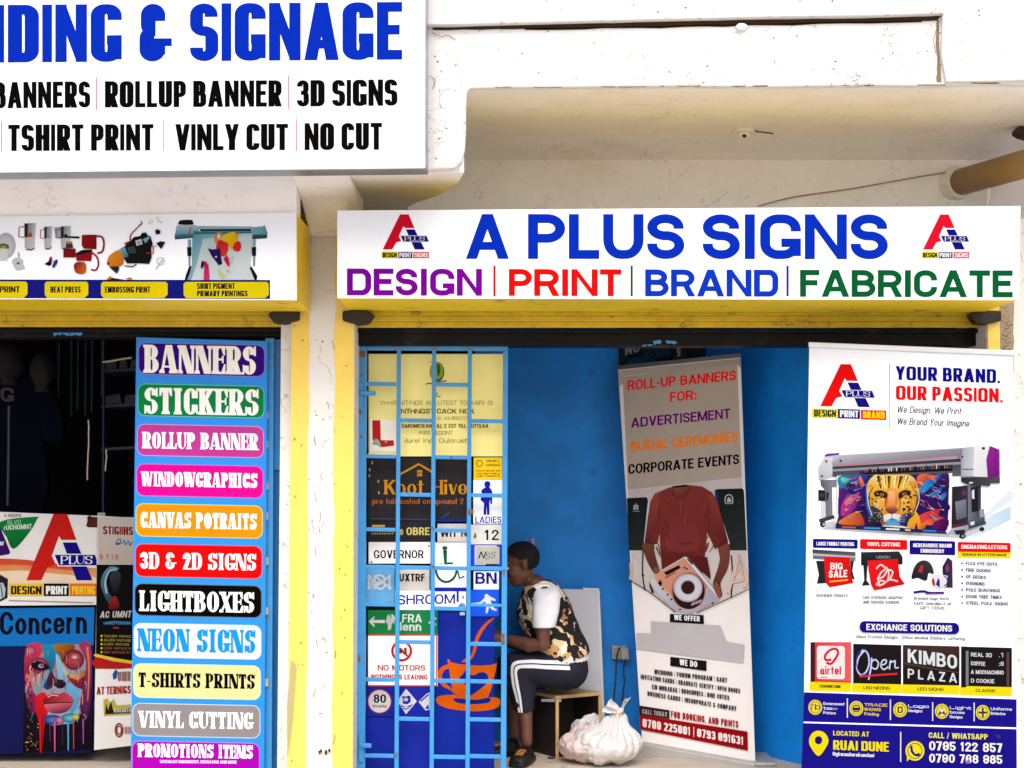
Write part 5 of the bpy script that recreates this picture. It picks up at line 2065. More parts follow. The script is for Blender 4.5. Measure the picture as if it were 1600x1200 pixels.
# bolt and hinges on the hanging side
for y, x1 in ((611, 588), (1160, 581)):
    gbar('latch_bolt', [(563, y), (x1, y + .5), (x1, y + 7.5), (563, y + 7)], .02, .03, .004)
    q = MB()
    q.slab(pg, [(561, y - 14), (568, y - 14), (568, y + 30), (561, y + 30)], .014, .018)
    q.build('hinge', GATEB, t, bevel=.003)
for (x, y, w_, h_) in ((562.5, 548, 8, 10), (562, 634, 3, 13), (564, 584, 3, 5), (563, 681, 4, 3), (618, 1176, 2.5, 7), (731.5, 796, 8, 8), (674.5, 823, 3, 4), (674.5, 884, 4, 3), (559.5, 1023, 3, 11), (704, 713.5, 3, 4), (786, 890, 3, 9), (783, 990, 5, 16)):
    q = MB()
    q.slab(pg, wob([(x, y), (x + w_, y), (x + w_, y + h_), (x, y + h_)], .8, 3, int(x + y)), .002, .006)
    q.build('rust_patch', mat('rust', (122, 84, 60) if x not in (731.5,) else (236, 190, 120), .8, var=.5, scale=80), t)
# ---------------------------------------------------------------- the tall roll-up banner at the right
pr_ = Pl(7.52, 1262, 7.44, 1587)
c = pr_.pt(1424, 1290)
t = thing('rollup_banner', 'tall white roll-up banner with a printer picture and phone numbers, beside the white right wall', 'banner', (c.x, c.y + .03, 0), 'roll-up banners')
q = MB()
q.slab(pr_, [(1264.5, 541), (1583, 554), (1590.5, 1258), (1254, 1246)], .003)
q.build('canvas', mat('white_banner_canvas', (220, 222, 226), .5, var=.03, scale=3), t)
q = MB()
q.slab(pr_, [(1263, 534.5), (1584.5, 547.5), (1584.7, 556), (1263, 543)], .022, .010)
q.build('top_rail', mat('satin_aluminium', (206, 208, 210), .35, metal=.3, var=.08), t, bevel=.004)
q = MB()
q.slab(pr_, [(1248, 1246), (1596, 1258), (1596, 1286), (1248, 1274)], .09, .04)
q.build('base_cassette', mat('satin_aluminium', (206, 208, 210)), t, bevel=.008)
a_, b_ = pr_.pt(1424, 542, -.03), pr_.pt(1424, 1262, -.03)
q = MB()
q.tube([a_, b_], .011, 10)
q.build('support_pole', ALU, t)

a = Art(pr_, k=.56)
a.zoom(1260, 560, 4.848)
logo(a, 104, 40, 524, 362, (252, 14, 12), strip=False, sk=.02)
a.build('emblem', t)
a = Art(pr_, k=.56)
# emblem strip, claims
a.zoom(1260, 560, 4.848)
for x0, x1, y0, bc, tc, w_ in ((42, 236, 378, (250, 240, 30), (16, 20, 40), 'DESIGN'), (238, 406, 382, NAVY, WHT, 'PRINT'), (412, 604, 390, (250, 10, 8), (255, 226, 20), 'BRAND')):
    a.rect(x0, y0, x1, y0 + 72, bc, dy=5)
    a.text(w_, x0 + 16, y0 + 62, x1 - 12, y0 + 66, 52, COND, tc)
a.rect(628, 46, 633, 540, (150, 168, 200))
a.text('YOUR BRAND.', 676, 162, 1466, 188, 104, COND, (14, 8, 150), gap=.1)
a.text('OUR PASSION.', 678, 312, 1486, 334, 106, COND, (253, 8, 12), gap=.1)
SC_ = Font(.115, .10, rx=.4, ry=.42, gap=.09, space=.3)
a.text('We Design. We Print', 684, 410, 1170, 424, 50, SC_, (10, 16, 30), slant=.2)
a.text('We Brand Your Imagine', 684, 500, 1230, 518, 52, SC_, (10, 16, 30), slant=.2)
a.build('claim_lettering', t)

# the printer with its big-cat print
a = Art(pr_, k=.56)
a.zoom(1250, 680, 4.706)
a.poly([(1200, 740), (1540, 400), (1570, 420), (1570, 470), (1380, 600), (1300, 740)], (232, 242, 250))
a.poly([(1240, 744), (1400, 590), (1550, 520), (1550, 620), (1400, 700), (1280, 750)], (196, 224, 244), (232, 244, 252), ((1550, 560), (1260, 740)))
a.poly([(150, 690), (1200, 760), (1360, 690), (1100, 650), (300, 640)], (206, 210, 218))
# legs and frame
a.poly([(150, 330), (280, 326), (276, 380), (236, 384), (240, 590), (186, 610), (180, 400), (152, 370)], (92, 94, 104), (150, 152, 162), ((150, 0), (280, 0)))
a.poly([(134, 402), (184, 404), (186, 486), (134, 482)], (36, 36, 42))
a.rect(144, 430, 172, 452, (70, 70, 78))
a.poly([(152, 486), (186, 488), (190, 600), (150, 606)], (222, 226, 232))
a.poly([(190, 420), (214, 420), (206, 480), (192, 476)], (60, 40, 80))
a.poly([(140, 616), (250, 586), (254, 612), (160, 640), (140, 636)], (66, 66, 74))
a.disc(168, 654, 22, 24, (44, 44, 52))
a.disc(176, 656, 11, 13, (170, 172, 180))
a.poly([(186, 640), (260, 630), (264, 676), (190, 676)], (214, 218, 226))
a.poly([(1110, 380), (1330, 360), (1330, 640), (1240, 690), (1110, 670)], (38, 34, 46), (60, 56, 70), ((1110, 0), (1330, 0)))
a.poly([(1140, 490), (1220, 470), (1226, 600), (1150, 624)], (132, 136, 152), (90, 92, 108), ((1140, 490), (1226, 600)))
a.poly([(1232, 370), (1316, 364), (1320, 640), (1236, 660)], (116, 122, 134), (70, 74, 84), ((1232, 0), (1320, 0)))
a.poly([(1256, 384), (1310, 378), (1312, 560), (1262, 566)], (30, 30, 38))
a.poly([(1262, 410), (1280, 396), (1282, 470), (1264, 466)], (226, 230, 238))
a.poly([(1318, 548), (1352, 540), (1360, 620), (1322, 640)], (150, 160, 174))
a.disc(1206, 424, 22, 26, (70, 40, 66), (120, 60, 100))
a.poly([(1112, 660), (1240, 646), (1244, 670), (1110, 684)], (96, 40, 60))
a.poly([(1100, 690), (1160, 676), (1366, 632), (1370, 654), (1200, 716), (1150, 730), (1104, 720)], (206, 212, 222), (140, 146, 158), ((1100, 680), (1160, 730)))
a.poly([(1130, 700), (1210, 694), (1216, 720), (1150, 732)], (40, 40, 50))
a.disc(1194, 742, 24, 20, (36, 36, 44))
a.disc(1198, 742, 11, 9, (150, 152, 160))
a.disc(1336, 690, 18, 16, (40, 40, 48))
a.poly([(1230, 630), (1352, 600), (1362, 650), (1240, 690)], (100, 110, 124), (50, 54, 62), ((1230, 620), (1260, 690)))
a.poly([(1250, 640), (1280, 632), (1282, 656), (1254, 664)], (226, 232, 240))
# body
a.poly([(134, 240), (180, 160), (210, 150), (1190, 92), (1280, 84), (1390, 80), (1380, 306), (1180, 300), (240, 304), (140, 330)], (206, 208, 216), (150, 152, 162), ((600, 100), (620, 300)))
a.poly([(180, 150), (196, 136), (290, 130), (284, 144), (182, 158)], (112, 50, 150))
a.poly([(134, 240), (182, 160), (240, 160), (232, 310), (150, 330), (136, 300)], (190, 194, 206), (226, 228, 234), ((140, 330), (240, 160)))
a.poly([(290, 152), (1190, 98), (1186, 150), (240, 226), (230, 204)], (186, 188, 196), (126, 126, 140), ((700, 110), (712, 190)))
a.line([(236, 226), (700, 194), (1180, 160)], 8, (210, 110, 150))
a.poly([(240, 232), (1180, 172), (1180, 300), (240, 306)], (46, 46, 54), (96, 98, 110), ((700, 190), (706, 310)))
a.poly([(240, 250), (1180, 196), (1180, 214), (240, 268)], (150, 152, 160))
a.poly([(440, 262), (1120, 216), (1120, 262), (440, 290)], (24, 24, 30))
for k in range(34):
    rr = random.Random(k + 50)
    x = 450 + k * 19.6
    y = 276 - (x - 440) * .05
    a.rect(x, y - rr.uniform(16, 36), x + rr.uniform(6, 13), y, rr.choice([(70, 70, 78), (120, 90, 96), (220, 224, 230), (50, 30, 40), (170, 120, 100)]))
a.poly([(1190, 96), (1278, 86), (1272, 300), (1182, 304)], (170, 176, 190), (206, 210, 220), ((1190, 0), (1278, 0)))
a.poly([(1278, 86), (1392, 80), (1366, 180), (1380, 308), (1270, 304)], (244, 245, 248), (226, 228, 234), ((1278, 90), (1380, 300)))
a.poly([(1392, 78), (1464, 106), (1466, 306), (1376, 308), (1366, 180)], (150, 40, 150), (120, 20, 130), ((1380, 100), (1460, 300)))
a.line([(1432, 110), (1436, 300)], 5, (104, 14, 112))
a.disc(1346, 97, 12, 10, (30, 20, 110))
for x, y in ((192, 190), (298, 187), (160, 300), (1190, 158)):
    a.disc(x, y, 8, 7, (40, 40, 50))
a.disc(1164, 160, 8, 8, (226, 50, 120))
for k in range(6):
    a.rect(1192 + k * 14, 246 + (k % 2) * 3, 1203 + k * 14, 254, (50, 50, 58))
a.poly([(1180, 310), (1466, 308), (1466, 354), (1400, 352), (1390, 376), (1220, 360), (1180, 340)], (44, 42, 48), (80, 78, 84), ((1180, 0), (1466, 0)))
a.rect(1240, 344, 1268, 354, (230, 230, 236))
# hanging print
x0, x1 = 280, 1092
a.poly([(268, 300), (300, 294), (292, 600), (260, 650), (250, 660), (266, 600)], (246, 247, 250))
a.poly([(1086, 280), (1116, 278), (1110, 690), (1082, 724), (1066, 710), (1084, 660)], (248, 248, 252))
a.poly([(284, 302), (1092, 284), (1088, 560), (1080, 690), (1060, 708), (262, 656), (280, 600)], (64, 30, 110), (40, 24, 90), ((300, 300), (1000, 700)))
FX = [([(284, 302), (420, 298), (400, 350), (340, 410), (284, 380)], (30, 150, 170), (50, 60, 140)), ([(300, 312), (360, 320), (350, 350), (312, 350)], (120, 226, 206), (40, 150, 170)),
      ([(400, 298), (530, 296), (480, 350), (440, 420), (380, 440)], (60, 90, 190), (30, 30, 100)), ([(290, 400), (380, 420), (470, 520), (420, 640), (290, 640)], (90, 30, 130), (36, 20, 90)),
      ([(320, 470), (400, 440), (430, 480), (380, 560), (300, 590)], (206, 50, 150), (110, 30, 130)), ([(330, 480), (420, 400), (430, 440), (350, 520)], (240, 130, 120), (190, 60, 150)),
      ([(300, 620), (420, 560), (470, 640), (440, 664), (290, 652)], (240, 130, 50), (190, 60, 40)), ([(340, 360), (450, 330), (470, 380), (380, 440)], (20, 30, 100), (60, 40, 140)),
      ([(440, 300), (470, 360), (450, 380), (430, 330)], (246, 140, 60), (220, 80, 40)), ([(860, 300), (960, 292), (920, 380), (860, 440)], (240, 110, 40), (90, 40, 110)),
      ([(880, 380), (980, 300), (1040, 290), (960, 380), (890, 430)], (30, 150, 220), (20, 80, 190)), ([(900, 470), (1000, 400), (1050, 380), (980, 470)], (40, 170, 226), (20, 70, 180)),
      ([(960, 500), (1060, 420), (1070, 450), (1010, 500)], (60, 190, 230), (40, 90, 200)), ([(860, 440), (900, 430), (1084, 500), (1080, 560), (960, 560)], (60, 24, 120), (30, 16, 80)),
      ([(870, 590), (1020, 540), (1000, 600), (920, 650), (870, 650)], (236, 70, 70), (190, 40, 60)), ([(900, 650), (980, 600), (1060, 610), (1010, 660)], (244, 120, 50), (180, 40, 70)),
      ([(980, 640), (1080, 610), (1078, 680), (980, 690)], (110, 20, 100), (50, 10, 70)), ([(860, 640), (920, 660), (900, 690), (860, 680)], (250, 150, 50), (220, 90, 30)),
      ([(1040, 300), (1090, 290), (1088, 420), (1060, 400)], (60, 30, 90), (30, 24, 70)), ([(940, 300), (1010, 296), (960, 330)], (250, 120, 40), (230, 80, 30))]
for pts, c1, c2 in FX:
    a.poly(pts, c1, c2, (pts[0], pts[2]), smooth=3)
OR1, OR2, YE1, DK1, WH1 = (236, 150, 40), (206, 104, 30), (250, 206, 70), (56, 30, 24), (250, 240, 226)
a.poly([(486, 400), (500, 340), (540, 300), (600, 292), (700, 290), (800, 292), (850, 340), (862, 400), (860, 480), (830, 560), (790, 620), (720, 660), (660, 668), (590, 650), (530, 600), (496, 520)], YE1, OR2, ((670, 300), (670, 660)), smooth=4)
a.poly([(540, 296), (580, 300), (560, 360), (520, 400), (500, 360)], (246, 226, 140), OR1, ((560, 300), (510, 400)), smooth=3)
a.poly([(800, 292), (846, 330), (850, 390), (800, 360), (780, 310)], (246, 216, 120), OR2, ((800, 300), (840, 390)), smooth=3)
for x in (560, 600, 640, 690, 730, 770):
    a.poly([(x, 300), (x + 16, 298), (x + (670 - x) * .25 + 8, 390), (x + (670 - x) * .25, 392)], DK1 if x in (560, 640, 730) else (250, 240, 190))
    a.poly([(x + 18, 300), (x + 26, 300), (x + 12 + (670 - x) * .2, 370)], (130, 70, 30))
a.poly([(640, 400), (700, 400), (724, 480), (730, 530), (670, 545), (610, 530), (618, 480)], (240, 160, 90), (214, 110, 50), ((670, 400), (670, 545)), smooth=4)
a.poly([(648, 410), (692, 410), (700, 520), (640, 520)], (250, 190, 120), (236, 140, 80), ((670, 410), (670, 520)))
a.poly([(540, 420), (590, 404), (640, 430), (626, 462), (584, 446), (556, 452)], DK1, smooth=3)
a.poly([(720, 430), (760, 404), (810, 412), (800, 446), (770, 440), (736, 462)], DK1, smooth=3)
a.disc(600, 436, 14, 11, (190, 120, 30), (246, 206, 90))
a.disc(600, 436, 7, 8, (14, 10, 10))
a.disc(762, 432, 14, 11, (190, 120, 30), (246, 206, 90))
a.disc(762, 432, 7, 8, (14, 10, 10))
a.poly([(566, 470), (620, 470), (640, 540), (650, 600), (610, 600), (560, 540)], (246, 190, 80), (226, 130, 40), ((570, 470), (640, 600)), smooth=3)
a.poly([(720, 470), (790, 470), (800, 540), (760, 600), (700, 600)], (246, 196, 90), (230, 140, 50), ((780, 470), (710, 600)), smooth=3)
for k in range(34):
    rr = random.Random(k + 7)
    sd_ = -1 if k % 2 else 1
    x = 672 + sd_ * rr.uniform(66, 170)
    y = rr.uniform(440, 590)
    a.disc(x, y, rr.uniform(5, 13), rr.uniform(4, 9), rr.choice([DK1, DK1, (110, 60, 20), (250, 236, 190)]), rot=rr.uniform(0, 90))
a.poly([(626, 545), (660, 536), (700, 538), (714, 548), (690, 570), (672, 588), (652, 570)], (150, 80, 70), (70, 30, 34), ((670, 540), (670, 588)), smooth=3)
a.poly([(672, 584), (690, 576), (740, 590), (730, 630), (690, 640), (672, 612)], WH1, (220, 206, 200), ((680, 580), (720, 640)), smooth=3)
a.poly([(668, 584), (650, 576), (610, 590), (612, 630), (650, 640), (668, 612)], WH1, (226, 216, 206), ((660, 580), (620, 640)), smooth=3)
a.line([(670, 586), (670, 616)], 4, (60, 30, 30))
a.poly([(630, 626), (670, 606), (722, 626), (730, 660), (612, 658)], (40, 130, 200), (100, 180, 226), ((670, 610), (670, 660)))
a.poly([(490, 550), (530, 520), (590, 560), (610, 620), (560, 656), (500, 650)], (70, 66, 70), (30, 28, 34), ((500, 540), (590, 650)), smooth=4)
for k in range(30):
    rr = random.Random(k + 99)
    a.disc(rr.uniform(500, 590), rr.uniform(552, 640), 4, 3, (170, 168, 170))
a.poly([(730, 600), (790, 570), (830, 590), (800, 660), (740, 660)], (50, 60, 120), (20, 24, 50), ((740, 600), (810, 660)), smooth=3)
a.poly([(780, 670), (830, 560), (870, 600), (884, 690), (862, 706), (850, 640), (830, 690)], (250, 190, 50), (230, 120, 30), ((800, 600), (870, 700)), smooth=3)
a.line([(600, 668), (740, 672), (800, 690), (840, 692)], 14, WH1, smooth=3)
rr = random.Random(404)
for k in range(70):
    left = k % 2
    x = rr.uniform(300, 460) if left else rr.uniform(880, 1060)
    y = rr.uniform(320, 620)
    dx, dy = rr.uniform(20, 64) * (1 if left else -1), rr.uniform(-40, -8)
    pal = [(250, 140, 60), (230, 50, 120), (60, 190, 220), (30, 40, 130), (130, 40, 160), (20, 16, 50), (250, 200, 90), (20, 120, 200)]
    a.line([(x, y), (x + dx * .5, y + dy * .3), (x + dx, y + dy)], (rr.uniform(4, 11), 1.5), rr.choice(pal), smooth=3, c2=rr.choice(pal))
for k in range(90):
    ang = rr.uniform(0, 6.28)
    ra = rr.uniform(.55, .98)
    x, y = 672 + 182 * ra * math.cos(ang), 450 + 168 * ra * math.sin(ang)
    if 600 < x < 744 and y > 380:
        continue
    a.line([(x, y), (x + (x - 672) * .10 + rr.uniform(-5, 5), y + (y - 430) * .10 + rr.uniform(-6, 6))], (rr.uniform(3, 8), 1.5), rr.choice([(60, 30, 16), (120, 60, 20), (252, 226, 150), (250, 190, 70), (40, 20, 14)]))
for sx in (-1, 1):
    a.line([(672 + sx * 42, 440), (672 + sx * 54, 500), (672 + sx * 40, 560)], (9, 3), (60, 30, 20), smooth=4)
    a.line([(672 + sx * 140, 380), (672 + sx * 176, 450), (672 + sx * 160, 560), (672 + sx * 120, 610)], (4, 12), (70, 34, 20), smooth=4)
    for j in range(4):
        a.line([(672 + sx * 30, 600 + j * 9), (672 + sx * 90, 592 + j * 14)], (2.5, 1), (240, 236, 230))
a.poly([(470, 360), (482, 400), (486, 520), (520, 600), (508, 606), (476, 530)], (30, 90, 190))
a.line([(484, 400), (492, 500), (520, 590)], 5, (230, 236, 250), smooth=4)
a.line([(858, 390), (862, 480), (830, 570)], 5, (250, 236, 200), smooth=4)
a.poly([(256, 654), (600, 668), (1060, 704), (1064, 724), (250, 684)], (30, 40, 90))
for x0_, x1_, c_ in ((300, 400, (200, 90, 50)), (460, 580, (60, 150, 226)), (620, 720, (246, 240, 230)), (760, 800, (250, 200, 120)), (890, 990, (20, 140, 226)), (1000, 1050, (90, 30, 110))):
    a.rect(x0_, 664 + (x0_ - 250) * .045, x1_, 676 + (x0_ - 250) * .045, c_, dy=4)
a.build('printer_picture', t)

# the four columns of services
a = Art(pr_, k=.56)
a.zoom(1230, 830, 3.243)
hd = [(130, 357, 38, 84, NAVY, ['LARGE FORMAT PRINTING']), (369, 608, 40, 90, (250, 14, 18), ['VINYL CUTTING']), (620, 851, 46, 117, NAVY, ['MERCHANDISE BRAND', 'EMBROIDERY']), (864, 1132, 54, 104, (250, 14, 18), ['ENGRAVING LETTERS'])]
for x0, x1, y0, y1, bc, ws in hd:
    a.rect(x0, y0, x1, y1, bc, dy=5, r=7)
    for i, w_ in enumerate(ws):
        m_ = 18 if i == 0 else 56
        if w_ == 'VINYL CUTTING':
            m_ = 36
        a.text(w_, x0 + m_, y0 + 34 + 28 * i, x1 - m_, y0 + 37 + 28 * i, 19, COND, WHT)
a.rect(864, 104, 1132, 134, (252, 232, 10), dy=4)
a.text('SIGNAGE IN LETTERS MADE', 884, 124, 1112, 127, 13, COND, (40, 30, 30))
for x in (362, 614, 862):
    a.rect(x, 95, x + 1.5, 420, (214, 218, 226))
# big sale printer
a.poly([(128, 92), (346, 106), (346, 150), (300, 150), (130, 140)], (50, 52, 58), (130, 134, 142), ((128, 92), (128, 150)))
a.poly([(130, 112), (344, 126), (344, 134), (130, 124)], (190, 194, 200))
a.poly([(146, 150), (190, 150), (200, 262), (150, 266), (160, 220)], (40, 40, 46))
a.poly([(320, 150), (338, 150), (330, 200), (342, 244), (320, 240)], (50, 50, 56))
a.poly([(186, 128), (318, 132), (320, 220), (336, 262), (214, 284), (196, 262), (190, 200)], (244, 22, 26), (220, 10, 14), ((190, 130), (330, 280)))
a.text('BIG', 218, 194, 280, 194, 34, BOLD, WHT)
a.text('SALE', 210, 236, 304, 232, 36, BOLD, WHT)
a.line([(214, 256), (308, 246)], 8, (250, 190, 40))
# vinyl cutter
a.poly([(374, 106), (566, 102), (584, 130), (584, 166), (540, 172), (374, 172)], (44, 46, 52), (30, 30, 34), ((374, 100), (374, 172)))
a.text('USION', 450, 138, 520, 138, 14, SANS, (160, 166, 176))
a.poly([(386, 172), (406, 172), (402, 250), (420, 272), (376, 276), (390, 250)], (36, 36, 42))
a.poly([(406, 150), (560, 140), (570, 230), (596, 268), (440, 300), (424, 270), (412, 200)], (244, 24, 30), (214, 10, 16), ((410, 150), (590, 290)))
a.line([(450, 190), (474, 170), (496, 190), (474, 210), (462, 240), (490, 226), (510, 196), (534, 206), (520, 240), (500, 256), (474, 250), (452, 270), (480, 270), (520, 246), (560, 254)], 8, (250, 226, 226), smooth=5)
a.line([(500, 180), (514, 210), (508, 250)], 7, (250, 226, 226), smooth=4)
a.line([(456, 236), (470, 280)], 6, (250, 226, 226))
# cap and mugs
a.poly([(630, 240), (640, 190), (664, 156), (700, 148), (730, 170), (742, 214), (716, 212), (704, 250), (660, 236)], (26, 26, 30), (56, 56, 62), ((640, 240), (700, 150)), smooth=4)
a.poly([(662, 208), (676, 170), (690, 176), (682, 214), (672, 206)], (196, 40, 50))
a.poly([(786, 180), (812, 132), (836, 150), (838, 286), (790, 284)], (34, 30, 42), (70, 50, 90), ((786, 200), (840, 200)))
a.poly([(800, 186), (812, 160), (820, 196), (806, 210)], (130, 60, 140))
a.poly([(728, 222), (764, 216), (812, 226), (806, 280), (770, 290), (736, 276)], (236, 238, 242))
a.poly([(730, 250), (742, 234), (750, 274), (738, 276)], (220, 30, 60))
a.poly([(752, 270), (764, 236), (772, 250), (772, 286)], (30, 40, 150))
a.ring(794, 252, 20, 6, (40, 60, 160), -90, 90, ry=26)
a.line([(640, 310), (690, 304), (720, 312), (794, 312)], 12, (40, 30, 150), smooth=3)
a.line([(700, 318), (790, 316)], 5, (220, 50, 100))
GR = (130, 134, 146)
for w_, x0, x1, y in (('BANNER PRINTS', 148, 306, 334), ('CAR STICKERS GRAPHIX', 382, 586, 344), ('AND FROSTED STICKERS', 384, 568, 368), ('Branded mugs shirts', 642, 818, 348), ('CAPS, Umbrellas & all', 642, 828, 374), ('GIFT ITEMS', 672, 796, 397)):
    a.text(w_, x0, y - 2, x1, y, 15, SANS, (60, 64, 80))
for i, w_ in enumerate(('FLEX EYE DOTS', 'FIRE DOORS', 'OF DESKS', 'CUSHIONS', 'POLE BUNTINGS', 'DOOR TREE TIMES', 'STEEL POLE SIGNS')):
    y = 170 + i * 33.5
    x1 = (1064, 1030, 1006, 1000, 1078, 1086, 1118)[i]
    a.rect(881, y - 12, 889, y - 3, (60, 30, 90) if i < 6 else (170, 30, 50))
    a.text(w_, 904, y, x1, y + 5, 17, BOLD, (50, 40, 96))
# exchange solutions
a.line([(110, 470), (370, 482)], 2, (206, 212, 224))
a.line([(870, 500), (1140, 512)], 2, (206, 212, 224))
a.rect(366, 454, 870, 512, NAVY, dy=10, r=26)
a.text('EXCHANGE SOLUTIONS', 400, 500, 834, 508, 32, BOLD, WHT)
a.text('Glass Frosted Designs  Office window Stickers, Lettering', 348, 540, 898, 551, 16, SANS, (36, 38, 60))
a.line([(110, 545), (330, 548)], 1.5, (214, 218, 228))
a.build('service_lettering', t)

tl = [(118, 324, 562, 'a'), (334, 578, 570, 'o'), (586, 872, 576, 'k'), (881, 1138, 584, 'm')]
a = Art(pr_, k=.56)
a.zoom(1230, 830, 3.243)
for x0, x1, y0, kd in tl:
    a.rect(x0, y0, x1, y0 + 200, (226, 40, 48) if kd == 'a' else (30, 24, 28), dy=7)
    a.rect(x0 - 6, y0 + 200, x1, y0 + 246, (252, 232, 20), dy=6)
    w_ = {'a': 'CHANNELUME', 'o': 'LED NEONS', 'k': 'LED SIGNS', 'm': 'CLASSIC'}[kd]
    mx_ = {'a': 52, 'o': 58, 'k': 80, 'm': 80}[kd]
    a.text(w_, x0 - 6 + mx_, y0 + 230, x1 - mx_, y0 + 233, 15, COND, (50, 44, 20))
a.rect(118, 562, 140, 762, (60, 30, 36))
a.rect(140, 562, 324, 762, (238, 50, 58), (246, 96, 100), vert=False)
a.rect(150, 580, 292, 748, (250, 240, 242), dy=2, r=14)
a.line([(224, 650), (196, 652), (192, 630), (214, 604), (244, 596), (258, 614), (246, 642), (220, 672), (198, 664)], 12, (230, 20, 40), smooth=5)
a.text('airtel', 166, 726, 272, 726, 42, BOLD, (230, 20, 40))
a.line([(166, 740), (204, 740)], 5, (236, 130, 140))
NE = (214, 226, 250)
a.line([(392, 604), (362, 640), (352, 690), (368, 724), (396, 716), (414, 672), (408, 622), (386, 600), (374, 620)], 7, NE, smooth=6)
a.ring(386, 662, 38, 4, (60, 60, 200), ry=66)
a.line([(428, 640), (424, 690), (412, 752)], 7, NE, smooth=3)
a.line([(428, 660), (446, 650), (462, 670), (450, 698), (428, 690)], 7, NE, smooth=4)
a.line([(472, 680), (498, 670), (500, 652), (482, 656), (474, 684), (490, 700), (512, 686)], 7, NE, smooth=4)
a.line([(518, 700), (522, 656), (530, 664), (546, 656), (546, 690), (564, 690)], 7, NE, smooth=4)
a.line([(366, 736), (460, 728), (558, 722)], 10, (230, 40, 60), smooth=3)
a.rect(586, 576, 872, 700, (70, 50, 44), (40, 30, 30), dy=8)
a.text('KIMBO', 610, 664, 860, 698, 64, BOLD, (226, 236, 240), gap=.12, up=(0, -1.08))
a.line([(590, 668), (700, 690), (866, 716)], 5, (90, 66, 56))
a.text('PLAZA', 610, 744, 860, 768, 48, SANS, (226, 232, 236), gap=.4)
a.rect(881, 584, 905, 790, (24, 24, 26))
a.rect(904, 606, 918, 780, (130, 132, 140))
a.rect(1110, 612, 1124, 788, (90, 70, 64))
for i, (w_, x0, x1, p_) in enumerate((('REAL 3D', 930, 1036, '.1'), ('COFFEE', 930, 1002, ':8'), ('A MOCHACHINO', 930, 1096, ''), ('D COOKIE', 930, 1048, ''))):
    y = 634 + i * 44
    a.text(w_, x0, y, x1, y + 4, 20, SANS, (240, 240, 244))
    if p_:
        a.text(p_, 1072, y + 4, 1096, y + 4, 22, SANS, (220, 220, 226))
a.build('sample_pictures', t)

# blue contact bands
a = Art(pr_, k=.56)
a.zoom(1230, 830, 3.243)
a.poly([(86, 816), (1162, 852), (1162, 994), (80, 964)], (26, 18, 146))
a.poly([(80, 972), (1162, 1003), (1164, 1290), (70, 1270)], (26, 18, 146))
xs = [(142, 892, 'Government tax Printers'), (350, 898, 'TRADE SHOWS Printing'), (572, 904, 'Logo Designs'), (783, 912, 'Light boxes Designs'), (990, 918, 'Uniforms Reflective')]
for i, (cx, cy, w_) in enumerate(xs):
    a.disc(cx, cy, 35, 38, (252, 232, 10), n=32)
    a.ring(cx, cy, 28, 3, (40, 30, 110), ry=31)
    if i == 0:
        a.line([(cx - 18, cy + 14), (cx - 16, cy - 14), (cx, cy - 16), (cx, cy + 14)], 5, (40, 30, 110))
        a.ring(cx + 12, cy, 12, 4, (40, 30, 110))
    elif i == 1:
        a.ring(cx, cy, 20, 6, (40, 30, 110))
        a.disc(cx, cy + 2, 18, 8, (40, 30, 110))
    elif i == 2:
        a.rect(cx - 13, cy - 16, cx + 13, cy + 16, (40, 30, 110), r=5)
        a.rect(cx - 6, cy - 10, cx + 6, cy + 10, (252, 232, 10), r=3)
    elif i == 3:
        a.poly([(cx, cy - 24), (cx + 14, cy + 4), (cx + 24, cy + 22), (cx, cy + 10), (cx - 22, cy + 24), (cx - 12, cy)], (40, 30, 160))
        a.disc(cx, cy - 4, 8, 10, (240, 240, 250))
    else:
        a.rect(cx - 22, cy - 5, cx + 22, cy + 5, (30, 40, 120))
        a.rect(cx - 5, cy - 24, cx + 5, cy + 24, (40, 60, 130))
    x0 = cx + 40
    x1 = (290, 508, 718, 932, 1138)[i]
    tc = (252, 214, 30) if i == 1 else (240, 242, 255)
    ws = w_.split(' ')
    for j, ww in enumerate(ws):
        a.text(ww, x0, cy - 12 + j * 23, x1 - (34 if j else 0) - (10 if j == 2 else 0), cy - 9 + j * 23, 15, BOLD, tc)
for x, y0, y1 in ((304, 846, 944), (522, 852, 956), (736, 866, 960), (946, 868, 962), (574, 1016, 1168)):
    a.rect(x - 3, y0, x + 3, y1, (236, 238, 255))
a.poly([(157, 1010), (190, 1022), (208, 1056), (198, 1090), (158, 1138), (118, 1092), (110, 1056), (126, 1022)], (252, 234, 10), smooth=4)
a.disc(158, 1058, 19, 21, (26, 18, 146))
a.text('LOCATED AT', 232, 1034, 414, 1040, 24, BOLD, (252, 234, 60))
a.text('RUAI DUNE', 232, 1106, 514, 1116, 48, COND, (252, 234, 10), gap=.08)
a.text('Ngkwamburnkamdani', 230, 1136, 440, 1144, 19, COND, (240, 240, 255))
a.disc(646, 1112, 48, 50, (252, 234, 10), n=36)
a.poly([(604, 1126), (620, 1150), (606, 1166)], (252, 234, 10))
a.ring(646, 1112, 38, 4, (60, 60, 120), ry=40)
a.line([(628, 1094), (632, 1116), (648, 1132), (668, 1134)], 12, (26, 18, 146), smooth=4)
a.line([(622, 1090), (634, 1094)], 12, (26, 18, 146))
a.line([(660, 1124), (670, 1136)], 12, (26, 18, 146))
a.text('CALL / WHATSAPP', 716, 1046, 1014, 1055, 28, BOLD, (252, 238, 110))
a.line([(1054, 1030), (1070, 1050)], 3, (110, 90, 60))
a.line([(1066, 1030), (1080, 1046)], 3, (110, 90, 60))
a.text('0795 122 857', 718, 1108, 1088, 1120, 46, BOLD, WHT)
a.text('0790 768 985', 718, 1170, 1088, 1178, 44, BOLD, WHT)
a.poly([(900, 1176), (916, 1150), (930, 1176)], (150, 110, 220))
